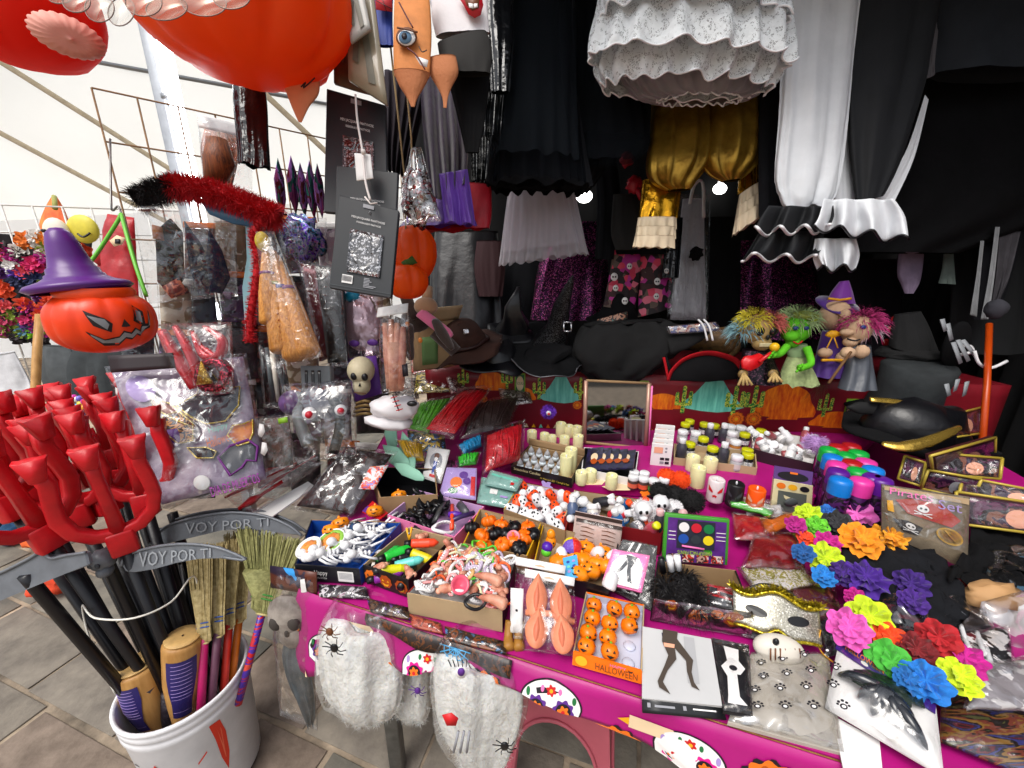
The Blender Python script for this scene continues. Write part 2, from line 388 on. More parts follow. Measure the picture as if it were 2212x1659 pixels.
# ================================================================ SETTING
e1=V3((.9485,-.3168,0));e2=V3((.3168,.9485,0));UP=V3((0,0,1))
g=slab([V3((-40,60,0)),V3((40,60,0)),V3((40,-20,0)),V3((-40,-20,0))],.05)
ground=O('ground',g,M('mortar','#b09e88',.95,var=(6,.35,'#5c5348'),bump=(80,.5)),kind='structure',smooth=False,label='paved market floor of grey green flagstones with sandy joints')
STONES=[M('stone_a','#7d776b',.85,var=(7,.35,'#5f5b54'),bump=(45,.5,.006)),M('stone_b','#847c70',.85,var=(9,.35,'#665f57'),bump=(45,.5,.006)),M('stone_c','#757065',.85,var=(6,.35,'#57554f'),bump=(38,.55,.006)),M('stone_d','#86776a',.85,var=(11,.35,'#66594e'),bump=(50,.5,.006))]
q=random.Random(5);r0=-.9;org=V3((-.507,.75,0));nst=0
while r0<3.3:
 w=q.choice([.21,.22,.26,.3])if r0<1.3 else .36;s=-4.2+q.uniform(0,.4)
 while s<1.0:
  l=q.uniform(.3,.62);gp=.008
  a,b=s+gp,s+l-gp;c,d=r0+gp,r0+w-gp
  pts=[]
  for(u,v)in((a,c),(b,c),(b,d),(a,d)):
   pts.append(org+e1*(u+q.uniform(-.007,.007))+e2*(v+q.uniform(-.007,.007)))
  dz=[q.uniform(.004,.0075)for _ in range(4)]
  ok=pts[0].y>.25 and pts[0].x>-4.6 and pts[0].y<4.2 and nst<290
  if ok:
   lo=[p+UP*.001 for p in pts];hi=[p+UP*z for p,z in zip(pts,dz)]
   O('flagstone',bev(hexa(lo,hi),.0025,2),q.choice(STONES),ground);nst+=1
  s+=l
 r0+=w
# --- far white tent sheets beyond the stall
def TARP(key,col,tr=.5):
 m=M(key,col,.7,var=(3,.07),bump=(6,.2,.02));nt=m.node_tree;N,Lk=nt.nodes,nt.links;b=N['Principled BSDF']
 t=N.new('ShaderNodeBsdfTranslucent');t.inputs[0].default_value=C(col);x=N.new('ShaderNodeMixShader');x.inputs[0].default_value=tr
 Lk.new(b.outputs[0],x.inputs[1]);Lk.new(t.outputs[0],x.inputs[2]);Lk.new(x.outputs[0],N['Material Output'].inputs[0]);return m
TW=TARP('white_tarpaulin','#fffef8',.8);TW2=TARP('bright_tarpaulin','#f8f8f6',.5)
c=[P(-700,-420,2.6),P(950,-330,2.6),P(950,420,5.4),P(-700,520,5.4)]
g=sheet(c,30,20,.05,1.3)
tp=thing('market_tarpaulin','cream tarpaulin roof with rope seams over the aisle behind the hanging pumpkin','tarpaulin',P(300,100,4))
O('sheet',g,TW,tp)
sf=surf(c,-.03);sf2=surf(c,.035)
tn=cnorm(c)
for a,b in(((-60,95),(430,405)),((-60,255),(380,490)),((420,60),(760,380))):
 O('seam_rope',tube([PL(a[0]+(b[0]-a[0])*i/12,a[1]+(b[1]-a[1])*i/12,c[0]+tn*.03,tn)for i in range(13)],.03,8,flat=.35),M('tan_webbing','#c4b498',.9,var=(20,.2)),tp)
O('rafter_pole',tube([sf2(u,.15+.5*u)for u in(0,.5,1)],.02,8),M('grey_steel','#8d9095',.4,.6),tp)
c=[P(-900,60,7.2),P(1000,60,7.2),P(1000,900,7.2),P(-900,900,7.2)]
O('tent_wall',sheet(c,20,10,.1,.6),TW2,label='white canvas tent wall far across the market aisle',cat='tent wall')
# --- unseen roof added to shade the back, and dark cloth walls round the right half of the stall
g=slab([V3((-.55,3.6,2.75)),V3((3.6,3.6,2.75)),V3((3.2,.75,2.6)),V3((-.15,1.15,2.6))],.01,12,8,.06,1.4)
O('stall_roof',g,M('dark_tarpaulin','#23232b',.8,var=(5,.3)),label='dark tarpaulin roof over the back of the costume stall',cat='roof')
def curtain(a,b,z0,z1,folds,amp,seed,n=80):
 a,b=V3(a+(0,)),V3(b+(0,));d=b-a;nr=d.cross(UP).normalized();gr=[]
 for j in range(13):
  for i in range(n+1):
   u=i/n;z=z1+(z0-z1)*j/12
   s=sin(folds*2*pi*u+seed+noise.noise(V3((u*8,j*.15,seed))))+.8*noise.noise(V3((u*14,j*.2,seed+4)))
   gr.append(a+d*u+UP*z+nr*s*amp*(.4+.6*j/12))
 return solid(gr,n,12,nr,.004)
O('back_curtain',curtain((-.62,2.75),(3.2,2.75),.05,2.7,30,.02,1),M('back_curtain_cloth','#08080a',.95,var=(9,.3)),label='plain black backdrop curtain behind all the hanging costumes',cat='curtain')
O('side_curtain',curtain((2.55,2.7),(2.2,-.3),.05,2.55,26,.03,5),M('side_curtain_cloth','#07070a',.95,var=(9,.3)),label='black side curtain on the right flank of the stall',cat='curtain')
# --- pole, lamps, globes added for daylight gaps
STEEL=M('galvanised_tube','#a9adb2',.35,.55,var=(20,.15))
pl=thing('steel_pole','upright galvanised square steel pole holding the lit tube lamp','pole',(P(405,460,1.75).x,P(405,460,1.75).y,0))
bx,by=ORG[pl.name].x,ORG[pl.name].y
O('post',bev(box((bx-.022,by-.022,0),(bx+.022,by+.022,2.7)),.004),STEEL,pl)
O('base_plate',bev(box((bx-.07,by-.07,.014),(bx+.07,by+.07,.022)),.002,1),STEEL,pl)
lx=bx+.075
lt=thing('tube_lamp','glowing white tube lamp fixed upright beside the steel pole','lamp',(lx,by-.03,1.62))
O('tube',tube([(lx,by-.03,z)for z in(1.66,1.9,2.2,2.5)],.024,12),GLOW('lamp_white','#fdfdff',9),lt)
for z in(1.62,2.5):O('end_cap',tube([(lx,by-.03,z),(lx,by-.03,z+.04)],.027,12),WHITE,lt)
O('bracket',box((bx+.02,by-.035,2.2),(lx-.02,by-.025,2.22)),STEEL,lt)
p=P(452,672,1.62);fl=thing('flood_lamp','small glowing flood lamp shining behind the wrapped brooms','lamp',p)
rt=Matrix.Rotation(.5,3,'Z')
O('housing',bev(xf(box((-.05,0,-.04),(.05,.03,.04)),p,(0,0,.2)),.006),METAL,fl);O('lens',bev(xf(box((-.043,-.004,-.033),(.043,.002,.033)),p,(0,0,.2)),.002),GLOW('lamp_flood','#f4fbff',22),fl)
O('hanger_wire',tube([p+UP*.03+V3((0,.015,0)),p+V3((.02,.02,.2)),p+V3((.03,.02,.5))],.0025,6),METAL,fl)
for k,(x,y,d,s,lb)in enumerate(((1262,424,2.35,.05,'round glowing lamp hanging behind the white net skirt'),(1555,408,2.4,.042,'glowing lamp between the gold trousers behind the veil'))):  # glowing globes added to stand in for bright daylight gaps between the costumes
 p=P(x,y,d);t=thing('bulb_lamp',lb,'lamp',p)
 O('globe',ell(p,(s,s*.6,s*.75)),GLOW('lamp_white2','#fffdf6',7),t);O('socket',tube([p+UP*s*.7,p+UP*(s*.7+.05)],.018,10),WHITE,t);O('flex',tube([p+UP*(s*.7+.05),p+UP*.5+V3((.02,0,0))],.004,6),BLACKP,t)
# ================================================================ TABLES AND CLOTHS
TZ=.78;TA=V3((-.507,.75,0));tablepoly=[TA,TA+e1*2.05,V3((1.95,1.45,0)),V3((1.75,1.62,0)),V3((-.6,1.78,0))]
tb=thing('display_table','long trestle table under the magenta skull print cloth','table',(.5,1,0))
O('table_top',plate([(p.x,p.y,TZ-.006)for p in tablepoly],None,.03,n=UP),WOOD,tb,smooth=False)
for p in(TA+e1*.12+e2*.12,TA+e1*1.5+e2*.12,V3((1.6,1.45,0)),V3((-.45,1.6,0))):
 O('leg',bev(box((p.x-.02,p.y-.02,.013),(p.x+.02,p.y+.02,TZ-.036)),.003),METAL,tb)
MAG=M('magenta_oilcloth','#a80c72',.5,var=(6,.15),bump=(9,.2,.01),coat=.1)
tc_=thing('skull_tablecloth','magenta oilcloth printed with sugar skulls marigolds and candles draped over the table','tablecloth',(TA.x,TA.y,TZ))
O('top_sheet',plate([(p.x,p.y,TZ)for p in tablepoly],None,.003,n=UP),MAG,tc_,smooth=False)
LF=2.05;SIDE=V3((-.6,1.78,0))-TA;sl=SIDE.length;sd_=SIDE.normalized()
def skirt_drop(s):
 if s<0:return .30
 k=[(0,.22),(.2,.12),(.4,.06),(.58,.045),(.75,.075),(.9,.11),(1.15,.15),(9,.2)]
 for(a,x),(b,y)in zip(k,k[1:]):
  if s<=b:return x+(y-x)*(s-a)/(b-a)
def skirt(s,t,off=0.):
 if s>=0:b=TA+e1*s;nr=-e2
 else:b=TA-sd_*s;nr=V3((-sd_.y,sd_.x,0))
 if abs(s)<.03:nr=(-e2+V3((-sd_.y,sd_.x,0))).normalized()
 dd=skirt_drop(s);t=min(t,dd-.001 if off else dd);f=t/dd
 o=.006+.028*f*(sin(s*21+1)*.6+noise.noise(V3((s*7,0,0)))+.5)+.006*min(1,t/.01)
 return b+nr*(o+off)+UP*(TZ-.0015-t)
gr=[];nrm=[];ns,nt_=150,10
for j in range(nt_+1):
 for i in range(ns+1):
  s=-.9+(LF+.9)*i/ns;gr.append(skirt(s,skirt_drop(s)*j/nt_));nrm.append(-e2 if s>=0 else V3((-sd_.y,sd_.x,0)))
O('skirt',solid(gr,ns,nt_,lambda k:nrm[k],.002),MAG,tc_)
pm={k:M('print_'+k,c,.5)for k,c in dict(white='#e9e6e4',black='#17131c',orange='#e0701a',dorange='#a8480e',yellow='#e8a81c',green='#1f6e3c',lime='#7fae2a',purple='#5a2a86',mag='#d8148c',pink='#e872b0',cream='#e3c9a4',blue='#2a4a9c',red='#c41a20',grey='#8f9096',teal='#6fc9b4',brown='#6a3c1c',flesh='#e8a688',lilac='#a48cc8',gold='#b98f35',sky='#4aa8dc').items()}
def dec(name,poly,mk,par,sfn):return O(name,decal(poly,sfn),pm[mk],par,smooth=False)
def flower_poly(u,v,r,k=9,a=.16,n=54):return[(u+r*(1+a*sin(k*2*pi*i/n))*cos(2*pi*i/n),v+r*(1+a*sin(k*2*pi*i/n))*sin(2*pi*i/n))for i in range(n)]
def skull_poly(u,v,w,h):
 pts=[]
 for i in range(28):
  a=pi+pi*i/27;pts.append((u+w*cos(a),v+h*.55*sin(a)))
 pts+=[(u+w*.95,v+h*.3),(u+w*.6,v+h*.42),(u+w*.55,v+h*.85),(u-w*.55,v+h*.85),(u-w*.6,v+h*.42),(u-w*.95,v+h*.3)]
 return pts
def skull_print(u,v,w,h,par,F_,k=0,flip=1):
 off=lambda e:(lambda a,b:F_(a,b,.0015+e))
 dec('skull_print',skull_poly(u,v,w*1.06,h*1.05),'black',par,off(0));dec('skull_print',skull_poly(u,v,w,h),'white',par,off(.0006))
 for s in(-1,1):
  x=u+s*w*.45
  dec('skull_print',flower_poly(x,v+h*.05,w*.33,8,.12),['purple','mag'][k%2],par,off(.0012));dec('skull_print',circ(x,v+h*.05,w*.25),'black',par,off(.0018))
  dec('skull_print',flower_poly(x,v+h*.05,w*.17,6,.2),'orange',par,off(.0024));dec('skull_print',circ(x,v+h*.05,w*.06),'red',par,off(.003))
  dec('skull_print',circ(u+s*w*.78,v-h*.22,w*.07,w*.13),['green','lilac'][k%2],par,off(.0012));dec('skull_print',circ(u+s*w*.3,v-h*.36,w*.06,w*.1),['pink','green'][k%2],par,off(.0012))
 dec('skull_print',[(u,v+h*.2),(u+w*.1,v+h*.4),(u-w*.1,v+h*.4)],'black',par,off(.0012));dec('skull_print',flower_poly(u,v-h*.35,w*.15,6,.2),'red',par,off(.0012));dec('skull_print',circ(u,v-h*.35,w*.06),'yellow',par,off(.0018))
 for i in range(5):dec('skull_print',rect(u-w*.42+i*w*.2,v+h*.55,u-w*.39+i*w*.2,v+h*.78),'black',par,off(.0012))
def marigold_print(u,v,r,par,F_):
 for k,(rr,c)in enumerate(((1.06,'black'),(1,'orange'),(.78,'dorange'),(.7,'orange'),(.48,'dorange'),(.4,'yellow'),(.18,'dorange'))):
  dec('marigold_print',flower_poly(u,v,r*rr,11-k,.09),c,par,lambda a,b,e=k*.0006:F_(a,b,.0015+e))
def candle_print(u,v,l,w,par,F_):
 dec('candle_print',[(u-l,v-w),(u+l*.8,v-w*.9),(u+l,v),(u+l*.8,v+w*.9),(u-l,v+w)],'cream',par,lambda a,b:F_(a,b,.0015));dec('candle_print',[(u-l,v-w*.6),(u-l*1.5,v),(u-l,v+w*.6)],'yellow',par,lambda a,b:F_(a,b,.002))
for k,s in enumerate((-.33,-.12,.10,.36,.62,.86,1.08,1.34)):
 skull_print(s,(.12 if s<.15 else .05)+.02*(k%2),.055,.075,tc_,skirt,k)
for s,v in((-.22,.15),(-.02,.09),(.23,.14),(.49,.08),(.74,.11),(.98,.07),(1.2,.1),(.5,.17)):marigold_print(s,v,.042,tc_,skirt)
for s,v in((.0,.2),(.17,.05),(.3,.21),(.56,.17),(.8,.045),(.93,.15),(1.15,.17)):candle_print(s,v,.04,.014,tc_,skirt)
# --- raised back shelf with the red printed cloth
BL,BR=V3((-.42,1.86,0)),V3((2.05,1.55,0));bd_=(BR-BL);bn=bd_.cross(UP).normalized()
if bn.y>0:bn=-bn
SHZ=1.06
sh=thing('back_shelf','raised shelf carrying the witch and pirate hats behind the table','shelf',(.8,1.9,0))
O('shelf_board',hexa([BL+bn*.03+UP*(SHZ-.03),BR+bn*.03+UP*(SHZ-.03),BR-bn*.6+UP*(SHZ-.03),BL-bn*.6+UP*(SHZ-.03)],[BL+bn*.03+UP*(SHZ-.004),BR+bn*.03+UP*(SHZ-.004),BR-bn*.6+UP*(SHZ-.004),BL-bn*.6+UP*(SHZ-.004)]),WOOD,sh,smooth=False)
for u in(.03,.97):
 for k in(.02,-.55):
  p=BL+bd_*u+bn*(k-.02);O('leg',bev(box((p.x-.02,p.y-.02,.013),(p.x+.02,p.y+.02,SHZ-.032)),.003),METAL,sh)
MAR=M('maroon_oilcloth','#7d1220',.45,var=(7,.2),bump=(8,.2,.01),coat=.1)
rc=thing('fiesta_tablecloth','dark red oilcloth printed with skirts cactus and agave labels over the back shelf','tablecloth',BL+UP*SHZ)
def redf(s,t,off=0.):return BL+bd_.normalized()*s+bn*(.036+.004*sin(s*6)+off)+UP*(SHZ-t)
gr=[redf(bd_.length*i/60,.32*j/6)for j in range(7)for i in range(61)]
O('front_drop',solid(gr,60,6,bn,.002),MAR,rc)
O('top_sheet',hexa([BL+bn*.036+UP*(SHZ-.003),BR+bn*.036+UP*(SHZ-.003),BR-bn*.58+UP*(SHZ-.003),BL-bn*.58+UP*(SHZ-.003)],[BL+bn*.036+UP*SHZ,BR+bn*.036+UP*SHZ,BR-bn*.58+UP*SHZ,BL-bn*.58+UP*SHZ]),MAR,rc,smooth=False)
TEALP=M('print_teal_folds','#7fd8c4',.5,var=(18,.35,'#4fb09c'),stretch=(3,3,.4));ORP=M('print_orange_folds','#f08a12',.5,var=(22,.6,'#d4460c'),stretch=(3,3,.7));CACT=PR('print_cactus',['#1f7a2c','#2f9a3a','#d8d84a','#1f7a2c','#176024'],90,.5)
def redprint(n,poly,m,e=0):return O(n,decal(poly,lambda a,b:redf(a,b,.0015+e)),m,rc,smooth=False)
def sk_(u,v,w,h):return[(u-w*.25,v),(u+w*.25,v),(u+w*.5,v+h*.35),(u+w,v+h*.82),(u+w*.6,v+h*.95),(u+w*.2,v+h),(u-w*.3,v+h*.97),(u-w*.8,v+h*.9),(u-w,v+h*.8),(u-w*.55,v+h*.4)]
def bell(px,py,w,h,m,fan=False):
 p=redf_uv(px,py);redprint('skirt_print',sk_(p[0],p[1],w,h)if not fan else[(p[0]+w*cos(a)*(1+.06*sin(9*a)),p[1]+h-h*sin(a))for a in[pi*i/20 for i in range(21)]]+[(p[0]+w*.5,p[1]+h*1.1),(p[0],p[1]+h*1.05),(p[0]-w*.5,p[1]+h*1.12)],m)
def redf_uv(px,py):
 p=PL(px,py,BL+bn*.04,bn);return((p-BL).dot(bd_.normalized()),SHZ-p.z)
def cactus(px,py,h):
 u,v=redf_uv(px,py);w=h*.09
 for du,dv,l in((0,0,1),(-.24,.25,.4),(.24,.2,.45)):
  redprint('cactus_print',[(u+du*h+w*.8*cos(a),v+dv*h-w*sin(a))for a in[pi*i/8 for i in range(9)]][::-1]+[(u+du*h+w*.8,v+(dv+l)*h),(u+du*h-w*.8,v+(dv+l)*h)],CACT,.0006)
 redprint('cactus_print',rect(u-.3*h,v+.58*h,u+.3*h,v+.7*h),CACT,.0003)
def taglabel(px,py,w,h):
 u,v=redf_uv(px,py)
 redprint('label_print',rect(u,v,u+w,v+h),pm['lime'],.0003);redprint('label_print',rect(u+w*.1,v+h*.07,u+w*.9,v+h*.93),pm['green'],.0008);redprint('label_print',circ(u+w/2,v+h*.5,w*.36,h*.36),pm['cream'],.0013)
 O('lettering',txt('TEQUILA',u+w*.06,v+h*.42,u+w*.94,v+h*.58,lambda a,b:redf(a,b,.0035)),pm['green'],rc)
for a in((1212,815,.10,.13),(1545,822,.14,.15)):bell(*a,TEALP)
for a in((1060,800,.075,.09),(1135,838,.05,.06),(1435,850,.09,.07),(1705,830,.13,.15),(1815,890,.11,.07),(1990,915,.09,.07)):bell(*a,ORP,True)
for a in((1000,800,.09),(1095,800,.09),(1165,820,.1),(1255,820,.1),(1480,838,.12),(1592,838,.13),(1635,838,.13),(1790,855,.1),(1970,860,.1)):cactus(*a)
for a in((1112,806,.05,.10),(1372,822,.06,.12),(1832,862,.07,.12)):taglabel(*a)
for px,py,r in((1247,876,.022),(1590,905,.035),(1628,905,.035),(1045,862,.02)):
 u,v=redf_uv(px,py)
 for k,(rr,cc)in enumerate(((1,'dorange'),(.88,'orange'),(.6,'dorange'),(.5,'orange'),(.22,'yellow'))):redprint('marigold_print',flower_poly(u,v,r*rr,12-k,.08),pm[cc],.0004+k*.0005)
for i in range(46):
 u=.35+i*.035;redprint('triangle_print',[(u,.285),(u+.02,.285),(u+.01,.265)],pm[['cream','yellow','teal','orange'][i%4]])
# ================================================================ BUCKET, FORKS, SCYTHES, BROOMS
BK=V3((-.945,.835,.014));bk=thing('paint_bucket','round white plastic paint bucket full of devil forks and little brooms','bucket',BK)
prof=[(.128,0),(.13,.004),(.146,.30),(.150,.31),(.150,.325),(.146,.33),(.151,.336),(.151,.350),(.148,.355),(.153,.362),(.153,.372),(.147,.374),(.143,.366),(.140,.3),(.124,.012),(.0,.012)]
O('shell',xf(lathe(prof,48,cap=False),BK),M('bucket_white','#e9e9ec',.38,var=(6,.08,'#cfcfd2'),bump=(30,.08)),bk)
def bside(a,z,off=.0012):
 r=.130+.016*(z/.30)+off;return BK+V3((r*cos(a),r*sin(a),z))
def bdec(n,poly,m):return O(n,decal(poly,lambda u,v:bside(u,v)),m,bk,smooth=False)
RED2=M('bucket_red_print','#dc3418',.4)
bdec('printed_emblem',[(-.62,.30),(-.45,.295),(-.40,.24),(-.42,.16),(-.5,.10),(-.56,.16),(-.58,.24)],RED2);bdec('printed_emblem',[(-.52,.27),(-.5,.15),(-.49,.15),(-.46,.26),(-.47,.27),(-.49,.2)],M('bucket_red_light','#ee7050',.4))
sfb=lambda u,v:bside(-1.75+u*.62,.215-v*.05)
O('lettering',txt('EDEN',.1,.42,.95,.9,sfb),RED2,bk);bdec('printed_emblem',[(-1.55,.235),(-1.50,.25),(-1.46,.235),(-1.47,.215),(-1.52,.205),(-1.49,.225)],RED2)
for k,(a,z,l)in enumerate(((-1.95,.24,.3),(-1.9,.2,.24),(-1.5,.155,.5),(-.9,.2,.16))):bdec('printed_stripe',[(a,z),(a+l,z+.012*(k-1)),(a+l,z+.012*(k-1)-.006),(a,z-.006)],[M('bucket_grey_print','#55555c',.5),M('bucket_grey_print','#55555c',.5),RED2,RED2][k])
pts=[BK+V3((.152*cos(a),.152*sin(a),.33))for a in(2.75,)]+[P(255,1290,1.17),P(172,1225,1.12)]
hl=[P(*p)for p in((250,1500,1.02),(200,1400,1.0),(178,1310,.98),(205,1335,.9),(290,1335,.9),(370,1300,.96),(420,1245,1.05),(438,1330,1.12),(500,1430,1.2))]
O('wire_handle',tube(spline(hl,6),.0022,6),M('white_coated_wire','#e2e0d6',.4),bk)
# --- red devil fork
def barb(x,z,w):
 return[(x-w*.62,z),(x-w,z+.035),(x-w*1.35,z+.055),(x-w*.2,z+.05),(x+w*.2,z+.05),(x+w*1.35,z+.055),(x+w,z+.035),(x+w*.62,z)]
fk=proto('proto_devil_fork')
def flatbar(path,w,t):
 V,Fc=[],[];m=len(path)
 for k,(x,z)in enumerate(path):
  a,b=path[max(k-1,0)],path[min(k+1,m-1)];tx,tz=b[0]-a[0],b[1]-a[1];l=math.hypot(tx,tz);nx,nz=-tz/l,tx/l
  ww=w[k]if isinstance(w,list)else w
  for sx,sy in((1,1),(.6,1.25),(-.6,1.25),(-1,1),(-1,-1),(-.6,-1.25),(.6,-1.25),(1,-1)):V.append(V3((x+nx*ww*sx,sy*t,z+nz*ww*sx)))
 for k in range(m-1):
  for i in range(8):j=(i+1)%8;Fc.append((k*8+i,k*8+j,k*8+8+j,k*8+8+i))
 Fc+=[tuple(range(8))[::-1],tuple((m-1)*8+i for i in range(8))];return V,Fc
us=[(-.078,.215),(-.072,.18),(-.078,.13),(-.08,.09),(-.068,.05),(-.04,.022),(0,.012),(.04,.022),(.068,.05),(.08,.09),(.078,.13),(.072,.18),(.078,.215)]
gp=lambda x:plate([(a,-.011,b)for a,b in barb(x,.2,.019)],None,-.022,.003,n=V3((0,-1,0)))
O('prong_frame',flatbar([(a,b)for a,b in us],.0135,.010),REDP,fk);O('middle_prong',flatbar([(0,.01),(0,.1),(-.002,.17),(0,.225)],[.014,.0115,.011,.014],.010),REDP,fk)
for x in(-.076,0,.076):O('barb',gp(x),REDP,fk)
O('collar',bev(box((-.026,-.016,-.045),(.026,.016,.02)),.006),REDP,fk);O('handle',tube([(0,0,-.03),(0,0,-.9)],.0125,10),M('fork_handle','#15151a',.35,bump=(40,.1),spec=.5),fk)
q=random.Random(3)
FKS=[(95,1150,.86,.25),(262,1160,.93,-.15),(20,1085,.92,.5),(165,1105,.99,-.35),(70,1060,1.0,.1),(225,1075,1.03,.35),(312,1080,1.05,-.5),(130,1035,1.09,-.1),(190,1020,1.15,.4),(275,1030,1.14,.1),(238,985,1.2,-.3)]
fl_=['with its curved prongs rising foremost from the bucket','beside the grey scythe with skull collar']
for k,(x,y,d,tw)in enumerate(FKS):
 c=P(x,y,d);ft=BK+V3((q.uniform(-.06,.06),q.uniform(-.06,.06),.02));ax=(c-ft).normalized()
 ln=(c-ft).length;vw=(CAM-c);vw-=ax*vw.dot(ax);vw.normalize();xa=(-vw).cross(ax)*-1;xa=ax.cross(-vw)*-1
 m=Matrix(((-vw.cross(ax)),-vw,ax)).transposed();m=m@Matrix.Rotation(tw,3,'Z')
 o=put(fk,c,m.to_euler(),1,'red plastic three pronged devil fork on a black stick standing in the white bucket','devil fork','devil forks bunched in the white bucket')
 for ch in o.children:
  if ch.name.startswith('handle'):ch.scale=(1,1,ln/.9)
for k,(x,y,d)in enumerate(((335,1185,1.12),(365,1195,1.15),(300,1200,1.05),(395,1215,1.2),(250,1190,1.0))):
 c=P(x,y,d);ft=BK+V3((.02*k-.03,.05-.02*k,.02))
 st=thing('black_stick','thin black prop stick leaning among the devil forks','stick',ft,'black sticks in the bucket')
 O('shaft',tube([ft,c],.0125,10),MC['fork_handle'],st);O('tip_cap',tube([c,c+(c-ft).normalized()*.02],.0135,10),BLACKP,st)
 if k==2:O('print_strip',slab([ft+(c-ft)*.8+V3((-.004,-.0135,0)),ft+(c-ft)*.8+V3((.004,-.0135,0)),ft+(c-ft)*.45+V3((.004,-.0135,0)),ft+(c-ft)*.45+V3((-.004,-.0135,0))],.001),PR('bone_strip',['#c9bf98','#15151a','#c9bf98'],60,.5),st)
GREYP=M('scythe_grey','#70757c',.4,.1,bump=(70,.12),var=(30,.2));GREYL=M('scythe_letters','#9aa0a6',.4,.1)
def scythe(out,d,hp,lb,skull,word,tsurf):
 ft=BK+V3((hp[2],hp[3],.02));top=P(hp[0],hp[1],d+.012);t=thing('toy_scythe',lb,'toy scythe',ft)
 O('blade',plate(out,at(d),.012,.003),GREYP,t,smooth=False)
 O('blade_rim',tube(spline([P(x,y,d-.002)for x,y in out[:len(out)//2+1]],4),.0035,6),GREYP,t)
 O('shaft',tube([ft,top,top+(top-ft).normalized()*.03],.013,10),MC['fork_handle'],t)
 if word:c=[P(x,y,d-.0035)for x,y in tsurf];O('raised_lettering',txt(word,0,0,1,1,lambda u,v:blerp(c,u,v)),GREYL,t)
 if skull:
  p=P(skull[0],skull[1],d-.005);r=.026
  s=O('skull_collar',join(ell(p+V3((0,0,.006)),(r*.9,r,r),nz=.25,fr=9),ell(p+V3((.002,-.006,-.022)),(r*.6,r*.7,r*.6))),GREYP,t)
  for sx in(-1,1):O('eye_socket',ell(p+V3((sx*.009,-r*.9,.006)),(.006,.004,.007),8,6),M('scythe_dark','#3b4046',.6),s)
scythe([(262,1222),(275,1200),(330,1182),(400,1175),(470,1183),(531,1209),(480,1203),(430,1207),(380,1216),(330,1230),(290,1238),(270,1236)],.95,(232,1215,0,-.03),'grey toy scythe with lettered blade and small skull collar held over the brooms',(225,1213),'VOY POR TI',[(300,1193),(455,1184),(455,1204),(300,1226)])
scythe([(340,1150),(370,1132),(430,1116),(500,1107),(570,1114),(625,1136),(652,1158),(600,1150),(540,1140),(480,1143),(420,1160),(350,1178)],1.1,(345,1165,.03,.04),'grey toy scythe with long lettered blade reaching behind the straw brooms',None,'VOY POR TI',[(400,1130),(580,1118),(580,1136),(400,1154)])
scythe([(380,1122),(430,1108),(500,1100),(570,1105),(630,1127),(662,1150),(610,1140),(560,1128),(490,1123),(420,1132)],1.16,(378,1128,.05,.06),'plain edged grey toy scythe lying behind the other scythe blades',None,None,None)
scythe([(-60,1262),(0,1238),(62,1207),(92,1190),(108,1206),(140,1200),(185,1193),(192,1222),(140,1240),(76,1266),(0,1298),(-60,1318)],.86,(72,1262,-.05,-.02),'grey toy scythe with notched blade sticking out toward the aisle',None,None,None)
p=[P(x,y,.87)for x,y in((52,1272),(72,1262),(66,1290),(56,1304),(48,1300))]
# --- little straw brooms
STRAW=M('straw','#bcab7c',.75,var=(90,.45,'#94804e'),rnd=.05);STRAWG=M('green_straw','#a6a56c',.75,var=(90,.45,'#7c7c4a'))
def broom(tie,fan,d,stick,scol,lb,m=STRAW,n=260,tiec='#33539a',wt=14,seed=0):
 q=random.Random(seed);tp=P(*tie,d);t=thing('straw_broom',lb,'broom',P(*stick,d));V,Fc=[],[]
 fl,fr_=[P(x,y,d)for x,y in fan];ax=((fl+fr_)/2-tp);vd=(CAM-tp).normalized();side=(fr_-fl).normalized();wtm=wt*d/PF
 for i in range(n):
  u=q.uniform(-1,1);w=q.uniform(-1,1);b=tp+side*u*wtm+vd*w*wtm*.6-ax*.18
  a=tp+side*u*wtm*1.0+vd*w*wtm*.6
  e=fl*(.5-u/2)+fr_*(.5+u/2)+vd*w*wtm*1.1+ax*q.uniform(-.12,.05)+side*q.uniform(-.004,.004)
  h=(a+e)/2+side*q.uniform(-.003,.003);k=len(V);s=side*q.uniform(.0008,.0016)
  b2=tp-ax.normalized()*.045+side*u*wtm*.45+vd*w*wtm*.3
  for p_ in(b2,b,a,h,e):V+=[p_-s,p_+s]
  for j in range(4):Fc.append((k+2*j,k+2*j+1,k+2*j+3,k+2*j+2))
 O('straw',(V,Fc),m,t,kind='stuff',smooth=False)
 core=[(P(*tie,d)-ax.normalized()*.04,wtm*.3),(tp-ax*.1,wtm*.6),(tp,wtm*.7),(tp+ax*.5,(fr_-fl).length*.3)]
 O('inner_bundle',tube([c_[0]for c_ in core],[c_[1]for c_ in core],12,flat=.6),m,t)
 for o_ in(0,.012):
  O('binding',tube([tp+ax.normalized()*o_+side*cos(a)*wtm*1.05+vd*sin(a)*wtm*.75 for a in[2*pi*i/18 for i in range(18)]],.002,5,closed=True),M('binding_'+tiec,tiec,.6),t)
 O('neck_ring',tube([tp-ax.normalized()*.045+side*cos(a)*wtm*.5+vd*sin(a)*wtm*.5 for a in[2*pi*i/14 for i in range(14)]],.003,5,closed=True),M('binding_tan','#c9bb82',.7),t)
 O('stick',tube([tp-ax.normalized()*.03,P(*stick,d)],.0105,8),scol,t)
stk=lambda k,c:M('stick_'+k,c,.45,var=(20,.25),bump=(60,.1))
broom((440,1355),((402,1190),(455,1180)),1.08,(432,1580),stk('pink','#c41a68'),'straw broom with blue binding on a pink stick',tiec='#33539a',wt=15,seed=1)
